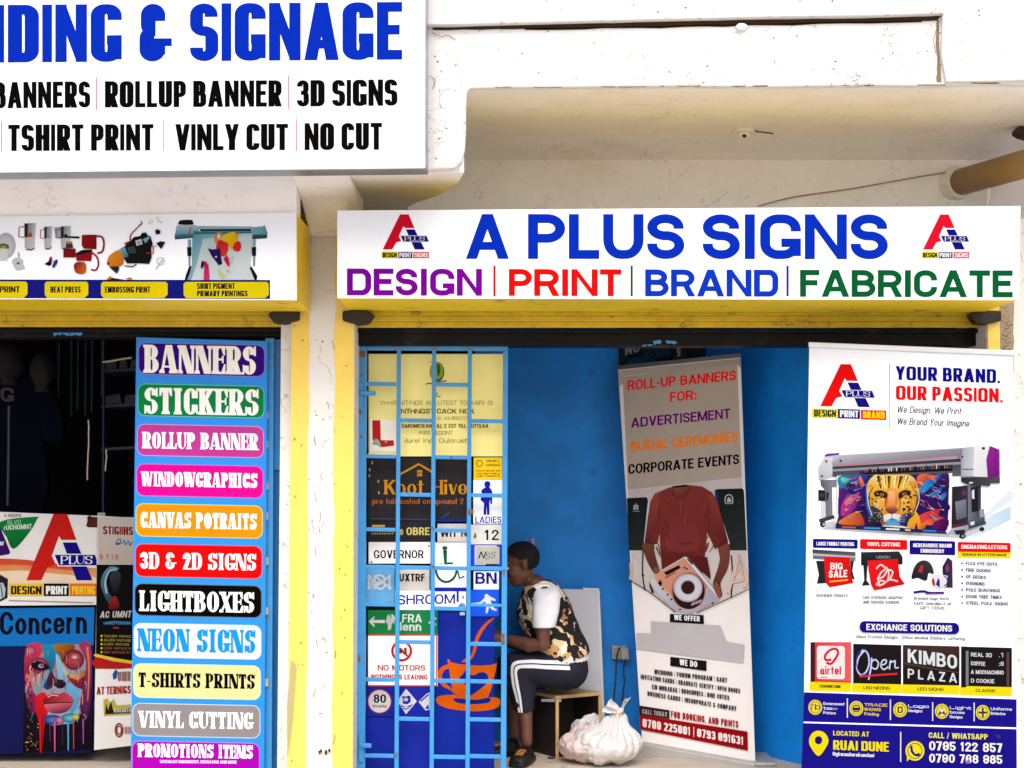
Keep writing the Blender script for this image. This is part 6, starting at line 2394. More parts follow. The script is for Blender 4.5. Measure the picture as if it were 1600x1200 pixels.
a.build('contact_lettering', t)

# ---------------------------------------------------------------- the leaning roll-up banner in the blue corner
pc = Pl(8.95, 970, 8.58, 1170)
c = pc.pt(1090, 1190)
t = thing('rollup_banner', 'greyish roll-up banner set askew in the blue corner, listing banner uses above a turntable picture', 'banner', (c.x, c.y + .03, 0), 'roll-up banners')
q = MB()
q.slab(pc, [(965.5, 577), (1157, 558), (1180, 1190), (1003.5, 1160)], .003)
q.build('canvas', mat('grey_white_canvas', (240, 233, 230), .55, var=.04, scale=3), t)
q = MB()
q.slab(pc, [(963, 571.5), (1158, 551.5), (1158.5, 558.5), (963.5, 578)], .02, .008)
q.build('top_rail', mat('dull_alloy', (110, 104, 100), .4, metal=.5), t, bevel=.003)
q = MB()
q.slab(pc, [(993, 1156), (1183, 1190), (1184, 1215), (993, 1178)], .10, .05)
q.build('base_cassette', mat('pale_alloy', (176, 174, 172), .4, metal=.2), t, bevel=.012)
a_, b_ = pc.pt(1062, 566, -.03), pc.pt(1092, 1180, -.03)
q = MB()
q.tube([a_, b_], .01, 10)
q.build('support_pole', ALU, t)
q = MB()
fp = pc.pt(1182, 1196, 0)
q.box(fp.x - .02, fp.y - .06, .002, fp.x + .10, fp.y + .26, .022)
q.build('foot', mat('pale_alloy', (176, 174, 172)), t, bevel=.006)

HEAVY = Font(.20, .165, rx=.4, ry=.42, gap=.075, space=.28)
a = Art(pc, k=1.05)
a.poly([(966, 579), (1157, 560), (1157.5, 575), (1152, 569), (973, 588), (974, 600), (967, 604)], (196, 182, 168), (170, 160, 150), ((966, 590), (1157, 570)))
a.poly([(973, 589), (1152, 567.5), (1159, 746), (981.5, 765.5)], (184, 169, 157))
a.text('ROLL-UP BANNERS', 980.5, 610, 1150, 594, 15.3, HEAVY, (255, 8, 10))
a.text('FOR:', 1047, 628, 1088, 624, 15, HEAVY, (255, 8, 10))
a.text('ADVERTISEMENT', 986, 668.5, 1141, 653.5, 15.3, HEAVY, (112, 0, 116))
a.text('BURIAL CEREMONIES', 986, 706, 1153, 690, 15.5, HEAVY, (255, 130, 4))
a.text('CORPORATE EVENTS', 982, 741, 1155, 725, 15.5, HEAVY, (4, 2, 4))
a.build('heading_lettering', t)

a = Art(pc, k=.85)
a.poly([(981.5, 766), (1159, 746.5), (1170, 918), (1092, 957.5), (1060, 957.5), (988, 907)], (226, 216, 214))
a.zoom(950, 520, 3.529)
# loudspeakers
a.poly([(104, 912), (210, 906), (220, 916), (228, 1200), (116, 1200)], (28, 36, 38), (44, 52, 52), ((104, 900), (228, 1200)), smooth=0)
a.poly([(588, 870), (600, 862), (740, 858), (750, 870), (766, 1200), (616, 1200)], (28, 36, 38), (46, 54, 54), ((588, 870), (766, 1200)))
a.poly([(592, 880), (606, 870), (612, 960), (602, 960)], (40, 60, 130))
a.line([(646, 936), (648, 906), (666, 892), (686, 906), (688, 938)], 5, (214, 218, 218), smooth=4)
a.poly([(656, 934), (658, 916), (666, 906), (678, 916), (680, 934)], (200, 204, 206))
a.rect(646, 938, 690, 944, (170, 174, 176))
for x in (144, 154, 164):
    a.line([(x, 976), (x + 1, 950 - (x == 154) * 8)], 6, (206, 210, 212))
a.rect(138, 982, 176, 986, (150, 154, 156))
for x, y in ((722, 940), (632, 1080), (196, 1130), (700, 1120)):
    a.disc(x, y, 3, 3, (110, 116, 116))
a.poly([(220, 940), (262, 886), (320, 856), (440, 836), (520, 850), (570, 880), (600, 930), (672, 1160), (640, 1200), (560, 1100), (290, 1120), (270, 1200), (196, 1180)], (240, 236, 236))
# the printed figure, cropped above the neck
SK1, SK2 = (150, 88, 70), (92, 48, 40)
a.poly([(356, 846), (436, 836), (440, 890), (400, 912), (362, 896)], SK1, (110, 60, 48), ((360, 850), (400, 910)))
a.poly([(352, 846), (438, 836), (438, 846), (400, 852), (358, 856)], (50, 26, 22))
a.build('loudspeaker_picture', t)
a = Art(pc, .0032, k=.85)
a.zoom(960, 850, 3.429)
a.poly([(150, 0), (210, -20), (216, 40), (234, 110), (246, 150), (220, 160), (190, 120), (164, 60)], (130, 76, 62), (92, 50, 42), ((150, 0), (240, 150)), smooth=2)
a.poly([(556, 10), (608, -10), (620, 60), (606, 140), (570, 210), (580, 270), (566, 284), (540, 240), (528, 210), (548, 150), (566, 80)], (136, 78, 62), (96, 50, 42), ((560, 0), (570, 260)), smooth=3)
a.line([(155, 30), (152, 160), (166, 250)], 7, (26, 20, 22), smooth=3)
a.line([(628, 60), (634, 180), (626, 290)], 7, (26, 20, 22), smooth=3)
a.line([(150, 172), (160, 166)], 12, (26, 20, 22))
a.zoom(950, 520, 3.529)
RM, RM2 = (150, 62, 56), (112, 44, 42)
a.poly([(362, 848), (330, 856), (262, 886), (236, 930), (218, 1040), (204, 1150), (240, 1160), (272, 1164), (286, 1110), (290, 1200), (300, 1330), (520, 1330), (540, 1200), (548, 1100), (590, 1190), (664, 1150), (640, 1060), (606, 930), (574, 880), (520, 848), (440, 838), (420, 890), (400, 902), (376, 886)], RM, RM2, ((300, 850), (430, 1300)))
a.poly([(346, 1040), (390, 1012), (430, 1016), (470, 1050), (500, 1120), (490, 1200), (340, 1200), (322, 1120)], (138, 56, 58), smooth=3)
a.line([(350, 870), (376, 906), (408, 910), (440, 880), (446, 850)], 9, (120, 44, 42), smooth=4)
for pts in ([(290, 960), (280, 1040), (290, 1110)], [(546, 960), (560, 1040), (548, 1100)], [(240, 950), (262, 1000), (250, 1060)], [(596, 960), (584, 1040), (606, 1120)], [(320, 930), (360, 960), (420, 964)]):
    a.line(pts, (6, 2), (110, 40, 40), smooth=4)
rr = random.Random(77)
for k in range(46):
    x, y = rr.uniform(250, 620), rr.uniform(900, 1180)
    if 330 < x < 500 and y > 1010:
        continue
    d_ = (400 - x) * .10
    a.line([(x, y), (x + d_ + rr.uniform(-6, 6), y + rr.uniform(20, 44)), (x + d_ * 1.6, y + rr.uniform(50, 90))], (rr.uniform(3, 12), 2), rr.choice([(138, 56, 50), (124, 48, 46), (160, 72, 62), (146, 60, 54)]), smooth=3)
a.poly([(236, 930), (262, 886), (290, 880), (284, 960), (262, 1060), (240, 1150), (206, 1148), (220, 1040)], (168, 78, 68), (116, 44, 42), ((230, 900), (270, 1120)))
a.poly([(606, 930), (574, 886), (556, 900), (570, 990), (600, 1100), (626, 1168), (660, 1150), (640, 1060)], (156, 66, 58), (104, 38, 38), ((590, 900), (600, 1150)))
a.line([(204, 1150), (240, 1160), (272, 1164)], 6, (100, 36, 36))
a.line([(590, 1190), (664, 1150)], 6, (100, 36, 36))
a.line([(398, 1162), (470, 1160)], 4, (100, 36, 40))
a.zoom(960, 850, 3.429)
a.line([(290, 30), (340, 50), (440, 46)], 5, (120, 44, 48), smooth=3)
a.poly([(260, 40), (300, 60), (500, 70), (516, 150), (520, 190), (430, 110), (380, 70), (300, 120), (262, 130)], (112, 44, 42), (86, 32, 34), ((260, 40), (500, 190)))
# deck
a.poly([(196, 190), (204, 170), (380, 66), (400, 74), (570, 272), (566, 300), (420, 372), (330, 360), (214, 240)], (216, 214, 222), (176, 172, 190), ((200, 180), (500, 340)))
a.poly([(214, 168), (378, 76), (500, 220), (470, 330), (400, 350), (230, 210)], (236, 170, 140), (206, 130, 104), ((230, 160), (470, 330)))
a.poly([(200, 186), (230, 200), (360, 352), (330, 362), (216, 244), (196, 210)], (226, 226, 236), (180, 176, 196), ((200, 190), (340, 360)))
a.poly([(192, 200), (204, 230), (218, 262), (204, 260), (192, 224)], (70, 30, 40))
a.poly([(268, 152), (350, 112), (358, 128), (284, 168)], (30, 24, 26))
a.poly([(274, 176), (330, 146), (334, 152), (280, 184)], (170, 100, 80))
a.ring(400, 250, 92, 20, (196, 120, 96), ry=100)
a.disc(402, 252, 86, 96, (46, 26, 30))
a.disc(398, 234, 78, 76, (216, 216, 226), (244, 244, 250), n=36)
a.ring(398, 234, 78, 8, (190, 190, 206), ry=76)
a.disc(398, 232, 36, 36, (60, 30, 26), n=30)
a.ring(398, 232, 40, 5, (170, 170, 184))
for x, y in ((380, 126), (392, 132), (250, 220), (264, 240), (290, 270), (310, 296), (356, 350), (530, 316), (470, 300)):
    a.disc(x, y, 6, 5, (60, 50, 60))
for k in range(7):
    a.line([(418 + k * 8, 330 - k * 3), (422 + k * 8, 314 - k * 3)], 4, (220, 200, 210))
a.line([(384, 70), (420, 110), (560, 280)], 10, (240, 240, 246))
a.line([(396, 78), (424, 108)], 9, (50, 44, 50))
a.poly([(236, 210), (252, 190), (262, 214), (252, 222)], (30, 24, 26))
a.poly([(212, 128), (236, 120), (250, 140), (240, 154), (222, 158)], (146, 84, 66), smooth=3)
a.poly([(534, 206), (560, 212), (578, 262), (572, 286), (556, 280), (540, 246)], (150, 86, 66), smooth=3)
# side ornament and the edge of the picture
a.line([(612, 260), (672, 62), (716, 190), (700, 230)], 20, (240, 206, 186))
a.line([(650, 170), (676, 124), (700, 190), (636, 206)], 10, (240, 206, 186))
a.line([(92, 100), (96, 160), (90, 190)], 14, (232, 196, 180))
a.line([(88, 194), (200, 262), (330, 364)], 5, (34, 26, 30), smooth=3)
a.line([(446, 370), (560, 318), (726, 240)], 5, (34, 26, 30), smooth=3)
a.build('turntable_picture', t)

a = Art(pc, .0065, k=.85)
a.zoom(960, 850, 3.429)
a.poly([(300, 374), (480, 380), (482, 428), (300, 418)], (24, 20, 24))
a.text('WE OFFER', 322, 406, 460, 414, 28, BOLD, WHT)
a.poly([(198, 414), (570, 436), (604, 522), (700, 540), (694, 638), (120, 562), (120, 476), (200, 478)], (204, 198, 202))
a.poly([(302, 604), (496, 626), (496, 680), (302, 652)], (26, 22, 24))
a.text('WE DO', 352, 648, 446, 660, 32, BOLD, WHT)
DKT = (58, 52, 54)
for x0, y0, x1, y1, w_ in ((216, 696, 606, 742, 'WEDDING | FORUM PROGRAM | CART'), (144, 722, 676, 800, 'INVITATION CARDS | GRADUATE CERTIFY | OPEN BOOKS'), (204, 776, 618, 836, 'EID MUBARAK | BROCHURES | DINE CUTIES'), (180, 812, 656, 894, 'BUSINESS CARDS | INCORPORATE & COMPANY')):
    a.text(w_, x0, y0, x1, y1, 25, BOLD, DKT)
a.poly([(134, 864), (298, 890), (298, 936), (138, 914)], (50, 34, 36))
a.text('CALL TODAY', 152, 908, 286, 926, 26, BOLD, (176, 160, 160))
a.text('FOR BOOKING, AND PRINTS', 306, 928, 666, 984, 36, BOLD, (170, 24, 28))
a.poly([(138, 914), (298, 938), (716, 1004), (718, 1106), (142, 992)], (166, 14, 20), (150, 8, 16), ((140, 940), (716, 1050)))
a.text('0700 225001 | 0793 091631', 154, 978, 694, 1076, 44, COND, (250, 240, 240), gap=.09)
a.build('contact_lettering', t)

# ---------------------------------------------------------------- dark poster at the top of the blue wall, behind the askew banner
pq = Pl(9.26)
t = thing('wall_poster', 'dark poster with grey halftone lettering high on the blue wall above the askew banner', 'poster', pq.pt(1045, 600))
q = MB()
q.slab(pq, [(966, 500), (1126, 500), (1128, 640), (968, 640)], .02)
q.build('panel', mat('dark_teal_print', (20, 44, 60), .5, var=.2), t)
a = Art(pq, k=.85)
a.zoom(950, 520, 3.529)
a.rect(60, -10, 92, 190, (46, 50, 56))
a.rect(92, -10, 356, 190, (22, 52, 70))
a.rect(432, -10, 574, 190, (36, 50, 60))
a.text('NO', 94, 126, 176, 104, 62, BOLD, (170, 176, 180))
for r_ in range(9):
    for k in range(11):
        a.disc(196 + k * 11 + (r_ % 2) * 5, 62 + r_ * 9, 3, 3, (120, 134, 142)) if (k + r_) % 3 else None
a.poly([(100, 170), (140, 140), (200, 134), (260, 150), (240, 180), (120, 180)], (16, 90, 110), smooth=3)
a.poly([(290, 90), (330, 80), (346, 120), (310, 130)], (60, 80, 90), smooth=3)
for k in range(4):
    a.ring(500, 90, 14 + k * 13, 4, (70, 84, 94), ry=12 + k * 9)
a.build('halftone_print', t)
t = thing('curtain_hook', 'small brass coloured bolt above the askew banner', 'bolt', at(1061, 545, 9.1))
q = MB()
q.tube([at(1060, 538, 9.15), at(1060.5, 548, 9.15), at(1061, 557, 9.15)], [.012, .016, .012], 10)
q.build('shaft', mat('aged_brass', (190, 160, 110), .4, metal=.5), t)
q = MB()
q.slab(Pl(9.17), [(1055, 520), (1067, 520), (1067, 541), (1055, 541)], .03)
q.build('plate', SHADEP, t)
# ---------------------------------------------------------------- the seated person
def remesh(mb, voxel, smooth=6, noise_amp=0.0, nscale=10.0):
    """fuse overlapping shapes into one continuous skin"""
    me = bpy.data.meshes.new('tmp')
    me.from_pydata([tuple(v) for v in mb.v], [], mb.f)
    bm = bmesh.new()
    bm.from_mesh(me)
    bmesh.ops.recalc_face_normals(bm, faces=bm.faces[:])
    bm.to_mesh(me)
    bm.free()
    o = bpy.data.objects.new('tmp', me)
    COL.objects.link(o)
    r = o.modifiers.new('r', 'REMESH')
    r.mode = 'VOXEL'
    r.voxel_size = voxel
    s = o.modifiers.new('s', 'SMOOTH')
    s.iterations = smooth
    s.factor = 0.5
    bpy.context.view_layer.update()
    dg = bpy.context.evaluated_depsgraph_get()
    ev = o.evaluated_get(dg)
    m2 = bpy.data.meshes.new_from_object(ev)
    V = [v.co.copy() for v in m2.vertices]
    N = [v.normal.copy() for v in m2.vertices]
    Fc = [list(p.vertices) for p in m2.polygons]
    bpy.data.objects.remove(o)
    bpy.data.meshes.remove(me)
    bpy.data.meshes.remove(m2)
    if noise_amp:
        V = [v + n * (noise.noise(v * nscale) + .5 * noise.noise(v * nscale * 2.3)) * noise_amp for v, n in zip(V, N)]
    q = MB()
    q.add(V, Fc)
    return q


SKIN = mat('dark_brown_skin', (104, 66, 50), .5, var=.12, scale=30, bump=.1, bscale=200)
HAIR = mat('short_black_hair', (14, 12, 12), .85, var=.4, scale=160, bump=.8, bscale=400)
NAVYT = mat('navy_tracksuit', (20, 22, 40), .8, var=.18, scale=12, bump=.25, bscale=30)
WCOT = mat('white_cotton', (232, 232, 238), .8, var=.05, scale=14, bump=.2, bscale=40)
BLKR = mat('black_rubber', (16, 15, 16), .6, var=.2)


def vest_mat():
    m = bpy.data.materials.new('patterned_cotton')
    m.use_nodes = True
    nt = m.node_tree
    L = nt.links.new
    b = nt.nodes['Principled BSDF']
    b.inputs['Roughness'].default_value = .85
    geo = nm(m, 'ShaderNodeNewGeometry')
    n = nm(m, 'ShaderNodeTexNoise')
    n.inputs['Scale'].default_value = 9
    n.inputs['Detail'].default_value = 2
    L(geo.outputs['Position'], n.inputs['Vector'])
    ma = nm(m, 'ShaderNodeVectorMath')
    ma.operation = 'MULTIPLY_ADD'
    L(n.outputs['Color'], ma.inputs[0])
    ma.inputs[1].default_value = (.24, .24, .24)
    L(geo.outputs['Position'], ma.inputs[2])
    sc = nm(m, 'ShaderNodeVectorMath')
    sc.operation = 'MULTIPLY'
    L(ma.outputs[0], sc.inputs[0])
    sc.inputs[1].default_value = (1.0, 1.0, 1.35)
    v = nm(m, 'ShaderNodeTexVoronoi')
    v.inputs['Scale'].default_value = 20
    L(sc.outputs[0], v.inputs['Vector'])
    se = nm(m, 'ShaderNodeSeparateColor')
    L(v.outputs['Color'], se.inputs[0])
    r = nm(m, 'ShaderNodeValToRGB')
    r.color_ramp.interpolation = 'CONSTANT'
    e = r.color_ramp.elements
    e[0].position = 0
    e[0].color = lin((14, 12, 14)) + [1]
    e[1].position = .50
    e[1].color = lin((226, 200, 160)) + [1]
    for p, c_ in ((.66, (16, 14, 16)), (.78, (206, 156, 104)), (.87, (240, 232, 220)), (.94, (170, 110, 80))):
        k = e.new(p)
        k.color = lin(c_) + [1]
    L(se.outputs[0], r.inputs['Fac'])
    L(r.outputs['Color'], b.inputs['Base Color'])
    return m


YB = 8.85


def A(px, py, y):
    return at(px, py, y)


S_ = YB / FPX          # metres per photo pixel at the sitter

hc = A(814, 882, YB - .01)
tl_ = R_(14)
fw, up_ = Vector((-math.cos(tl_), -.12, -math.sin(tl_))).normalized(), Vector((-math.sin(tl_), 0, math.cos(tl_)))
sdv = up_.cross(fw).normalized()
HR = Matrix((fw, sdv, up_)).transposed()


def H3(x, y, z):
    return hc + HR @ Vector((x, y, z))


body = MB()
for c_, r_ in (((-.014, 0, .036), (.100, .077, .090)), ((.040, 0, -.025), (.056, .062, .088)), ((.042, 0, -.086), (.046, .046, .034)), ((.006, 0, -.055), (.06, .056, .05)),
               ((.104, 0, -.030), (.019, .019, .013)), ((.092, 0, -.002), (.014, .012, .034)), ((.096, 0, -.060), (.015, .026, .009)), ((.094, 0, -.074), (.014, .024, .009)),
               ((.080, .0, .028), (.020, .052, .012)), ((.060, .040, -.030), (.03, .02, .02)), ((.060, -.040, -.030), (.03, .02, .02))):
    body.ell(H3(*c_), *r_, 20, 14, HR)
for s in (-1, 1):
    rot = HR @ Matrix.Rotation(R_(16) * s, 3, 'Z')
    body.ell(H3(-.010, .075 * s, -.004), .020, .009, .033, 16, 10, rot)
    body.ell(H3(-.016, .082 * s, .004), .014, .010, .026, 16, 10, rot)
sp = Vector((-.30, 0, .954))
uu = Vector((.954, 0, .30))


def tor(px, py, h, w, dy=0.0, k=1.0):
    return (A(px, py, YB + dy), uu * h * S_ * k, Vector((0, w * k, 0)))


body.loft([(H3(-.03, 0, -.02), HR @ Vector((.052, 0, 0)), HR @ Vector((0, .054, 0))), (A(832, 904, YB), uu * .056, Vector((0, .058, 0))), (A(841, 920, YB), uu * .075, Vector((0, .08, 0))), (A(848, 940, YB), uu * .09, Vector((0, .10, 0)))], 20)
TR = [(838, 916, 16, .10), (842, 926, 29, .165), (848, 945, 37, .185), (856, 968, 38, .175), (866, 992, 36, .16), (876, 1015, 36, .165), (882, 1036, 36, .175), (884, 1052, 30, .165)]
body.loft([tor(*r) for r in TR], 24)


def limb(q, pts, n=16):
    """tapered limb through (px, py, Y, radius in m)"""
    P = [(A(x, y, Y), r) for x, y, Y, r in pts]
    rg = []
    for i, (p, r) in enumerate(P):
        d = (P[min(i + 1, len(P) - 1)][0] - P[max(0, i - 1)][0]).normalized()
        x = d.cross(Vector((0, 1, 0)))
        if x.length < .1:
            x = d.cross(Vector((0, 0, 1)))
        x.normalize()
        rg.append((p, x * r, d.cross(x) * r))
    q.loft(rg, n)
    for p, r in P:
        q.ell(p, r, r, r, 14, 10)


for s, dy in ((-1, 0), (1, 0)):
    y0 = YB + s * .185
    ex = 848 if s < 0 else 838
    limb(body, [(846, 936, y0 - s * .02, .048), (848, 958, y0 + s * .03, .050), (ex, 985, y0 + s * .045, .045), (ex, 1006, y0 + s * .045, .042), (ex - 22, 1008, y0 + s * .02, .041), (ex - 48, 1001, y0 - s * .03, .032), (788, 999, y0 - s * .06, .027)])
    # hand: palm, thumb and four curled fingers
    w0 = A(784, 998, y0 - s * .065)
    body.ell(w0 + Vector((-.035, 0, 0)), .046, .022, .036, 14, 10)
    for k in range(4):
        z = .026 - .017 * k
        ln = (.034, .039, .036, .028)[k]
        b0 = w0 + Vector((-.070, 0, z))
        pts = [b0, b0 + Vector((-ln, -s * .004, -.004)), b0 + Vector((-ln * 1.55, -s * .022, -.010)), b0 + Vector((-ln * 1.5, -s * .040, -.014))]
        body.tube(pts, [.0095, .009, .0085, .0075], 10)
    body.tube([w0 + Vector((-.012, -s * .012, .026)), w0 + Vector((-.036, -s * .030, .040)), w0 + Vector((-.060, -s * .036, .036))], [.013, .011, .009], 10)
# legs: thigh level on the stool, shin down to a foot turned to the street
NL = [(884, 1047, YB - .08, .085), (860, 1046, YB - .10, .095), (832, 1045, YB - .12, .080), (812, 1048, YB - .14, .066), (816, 1070, YB - .15, .058), (818, 1096, YB - .16, .052), (822, 1130, YB - .19, .036), (823, 1158, YB - .20, .033)]
FL = [(884, 1047, YB + .09, .085), (855, 1047, YB + .10, .095), (820, 1047, YB + .10, .080), (798, 1050, YB + .10, .066), (800, 1072, YB + .09, .058), (801, 1094, YB + .07, .050), (803, 1122, YB + .05, .036), (804, 1148, YB + .04, .033)]
limb(body, NL)
limb(body, FL)


def foot(px, Y, dirv):
    f = Vector(dirv).normalized()
    o_ = Vector((A(px, 1170, Y).x, Y, 0))
    rg = []
    for t_, w_, h_, zc_ in ((-.055, .026, .026, .036), (-.03, .034, .040, .046), (.03, .038, .034, .048), (.09, .045, .024, .036), (.14, .044, .016, .030), (.165, .034, .011, .027)):
        rg.append((o_ + f * t_ + Vector((0, 0, zc_)), Vector((-f.y, f.x, 0)) * w_, Vector((0, 0, h_))))
    body.loft(rg, 18)
    for k in range(5):
        s = o_ + f * (.155 - .008 * k) + Vector((-f.y, f.x, 0)) * (.032 - .016 * k) + Vector((0, 0, .027))
        body.ell(s, .012 if k else .015, .014, .010, 12, 8)
    return o_, f


f1 = foot(822, YB - .215, (-.32, -1, 0))
f2 = foot(804, YB + .02, (-.8, -.6, 0))
pr_root = thing('person', 'person seated in profile on a wooden box, in patterned vest and navy track pants', 'person', (A(880, 1050, YB).x, YB, 0))
q = remesh(body, .0062, 5)
bd = q.build('body', SKIN, pr_root, smooth=True)
for s in (-1, 1):
    q = MB()
    q.ell(H3(.083, .031 * s, -.001), .012, .013, .010, 14, 10, HR)
    e = q.build('eye', mat('eye_white', (220, 210, 200), .3), pr_root, smooth=True)
    q = MB()
    q.ell(H3(.0915, .031 * s, -.002), .0045, .006, .006, 10, 8, HR)
    q.build('iris', mat('dark_iris', (24, 14, 10), .3), e, smooth=True)
# hair: close cropped cap
q = MB()
tmp = MB()
tmp.ell((0, 0, 0), 1, 1, 1, 64, 44)
keep = []
vv = []
for v in tmp.v:
    p = Vector((v.x * .105 - .014, v.y * .0815, v.z * .0955 + .036))
    vv.append(p)
for f in tmp.f:
    c_ = sum((vv[i] for i in f), Vector()) / 4
    zmin = .072 if c_.x > .058 else (.040 if c_.x > .02 else (.026 if c_.x > -.03 else -.034))
    if c_.x > .02:
        zmin = .040 + (c_.x - .02) * 1.0
    if c_.z > zmin:
        keep.append(f)
q.add([H3(*p) for p in vv], keep)
q.build('hair', HAIR, pr_root, smooth=True)
# vest with pattern
q = MB()
VR = [(838, 911, 21, .105), (842, 925, 33, .172), (847, 945, 42, .200), (855, 968, 43, .196), (865, 992, 42, .185), (876, 1014, 42, .190), (884, 1031, 40, .196)]
q.loft([tor(*r) for r in VR], 28)
for s in (-1, 1):
    q.ell(A(846, 930, YB + s * .165), .085, .05, .07, 16, 12)
q = remesh(q, .0075, 8, .006, 13)
q.build('vest', vest_mat(), pr_root, smooth=True)
# sleeves of the shirt under it
for s in (-1, 1):
    q = MB()
    y0 = YB + s * .195
    rg = [(A(851, 911.5, y0 - s * .06), Vector((.020, 0, 0)), Vector((0, .03, .012))), (A(852, 914, y0 - s * .03), Vector((.050, 0, 0)), Vector((0, .046, .016))), (A(853, 921, y0 - s * .01), Vector((.068, 0, .006)), Vector((0, .055, .008))),
          (A(854, 934, y0 + s * .010), Vector((.077, 0, .012)), Vector((0, .060, 0))), (A(853, 952, y0 + s * .024), Vector((.076, 0, .006)), Vector((0, .063, 0))), (A(851, 968, y0 + s * .036), Vector((.070, 0, .004)), Vector((0, .062, 0))),
          (A(850, 980, y0 + s * .042), Vector((.064, 0, .002)), Vector((0, .060, 0))), (A(850, 979, y0 + s * .042), Vector((.056, 0, .002)), Vector((0, .052, 0)))]
    F_ = smooth_line([tuple(c) + tuple(u) + tuple(w) for c, u, w in rg[:7]], 4, False)
    rg = [(Vector(f[0:3]), Vector(f[3:6]), Vector(f[6:9])) for f in F_] + [rg[7]]
    q.loft(rg, 32)
    q.v = [v + Vector((.3, -1, 0)) * (noise.noise(v * 15) * .009 + noise.noise(Vector((v.x * 9, v.y * 9, v.z * 34))) * .004) for v in q.v]
    q.build('sleeve', WCOT, pr_root, smooth=True)
q = MB()
q.loft([tor(884, 1030, 37, .188), tor(886, 1037, 36.5, .19)], 28, caps=False)
q.build('shirt_hem', WCOT, pr_root, smooth=True)
# trousers
TN = [((912, 1045), YB - .03, (1, 0, .1), 15, .11), ((903, 1046), YB - .05, (.0, 0, 1), 29, .125), ((880, 1046), YB - .085, (0, 0, 1), 31, .115), ((852, 1045), YB - .105, (0, 0, 1), 29.5, .105), ((828, 1043.5), YB - .125, (-.2, 0, .98), 28, .098), ((811, 1046), YB - .14, (-.66, 0, .75), 29, .090), ((813, 1066), YB - .15, (-.97, 0, .24), 25, .084), ((816.5, 1088), YB - .16, (-1, 0, .05), 20, .074), ((818.5, 1111), YB - .175, (-1, 0, 0), 15, .058)]
TF = [(((x - 14 if i > 3 else x - 4), y + (2 if i > 4 else 0)), 2 * YB - Y_ - .02, d, h, w) for i, ((x, y), Y_, d, h, w) in enumerate(TN)]


def trings(T_, k=1.0):
    return [(A(x, y, Y_), Vector(d).normalized() * h * S_ * k, Vector((0, w * k, 0))) for (x, y), Y_, d, h, w in T_]


q = MB()
q.loft(trings(TN[1:]), 24)
q.loft(trings(TF[1:]), 24)
q.ell(A(886, 1047, YB), .122, .20, .108, 24, 16)
q.ell(A(890, 1047, YB - .085), .108, .112, .108, 20, 14)
q.ell(A(890, 1047, YB + .085), .108, .112, .108, 20, 14)
q.ell(A(890, 1040, YB), .105, .19, .090, 24, 16)
q = remesh(q, .0075, 5, .006, 11)
tro = q.build('track_pants', NAVYT, pr_root, smooth=True)


def dense(rg, n=5):
    """rings resampled smoothly"""
    F_ = smooth_line([tuple(c) + tuple(u) + tuple(w) for c, u, w in rg], n, False)
    return [(Vector(f[0:3]), Vector(f[3:6]), Vector(f[6:9])) for f in F_]


for a0, a1 in ((-84, -73), (-69, -58)):
    q = MB()
    q.loft(dense(trings(TN[1:], 1.035)), 5, R_(a0), R_(a1))
    q.build('stripe', WCOT, tro, smooth=True)
# slides
for (o_, f) in (f1, f2):
    q = MB()
    sdx = Vector((-f.y, f.x, 0))
    out = [(-.085, .028), (-.07, .038), (0, .042), (.08, .052), (.14, .054), (.175, .044), (.19, .02)]
    pts = [o_ + f * t_ + sdx * w_ for t_, w_ in out] + [o_ + f * t_ - sdx * w_ for t_, w_ in reversed(out)]
    q.prism([p + Vector((0, 0, .002)) for p in pts], (0, 0, .026))
    so = q.build('slide_shoe', BLKR, pr_root, bevel=.006)
    q = MB()
    rg = []
    for t_, w_, h_ in ((.0, .052, .072), (.03, .056, .066), (.07, .059, .058), (.11, .059, .050), (.15, .052, .040), (.178, .036, .026), (.188, .018, .010)):
        rg.append((o_ + f * t_ + Vector((0, 0, .024)), sdx * w_, Vector((0, 0, h_))))
    q.loft(rg, 16, 0, math.pi)
    st = q.build('strap', BLKR, so, smooth=True)
    sd2 = st.modifiers.new('thick', 'SOLIDIFY')
    sd2.thickness = .006
    q = MB()
    rg2 = [(c_, u_ * 1.03, w_ * 1.03) for c_, u_, w_ in rg]
    q.loft(dense(rg2[2:5], 3), 8, R_(66), R_(114))
    q.build('strap_badge', mat('orange_badge', (190, 120, 50), .6, var=.9, scale=70), so, smooth=True)

# ---------------------------------------------------------------- box seat, leaning board, bag, socket
WOODL = mat('pale_wood', (206, 170, 112), .55, var=.2, scale=20, bump=.2)
WOODD = mat('dark_stained_wood', (34, 24, 20), .6, var=.4, scale=14)
za = .345


def gp(px, Y):
    p = at(px, 1000, Y)
    return Vector((p.x, p.y, 0))


Av, Bv, Cv = gp(868, 8.78), gp(938.5, 8.93), gp(828, 8.99)
Dv = Bv + Cv - Av
t = thing('box_seat', 'wooden box used as a seat, dark inside with pale edges, under the sitting person', 'box', (Av + Dv) / 2)
Z = Vector((0, 0, 1))


def panel(name, p, qv, th_dir, th, z0, z1, m_):
    q_ = MB()
    q_.prism([p + Z * z0, qv + Z * z0, qv + Z * z1, p + Z * z1], th_dir * th)
    return q_.build(name, m_, t, bevel=.002)


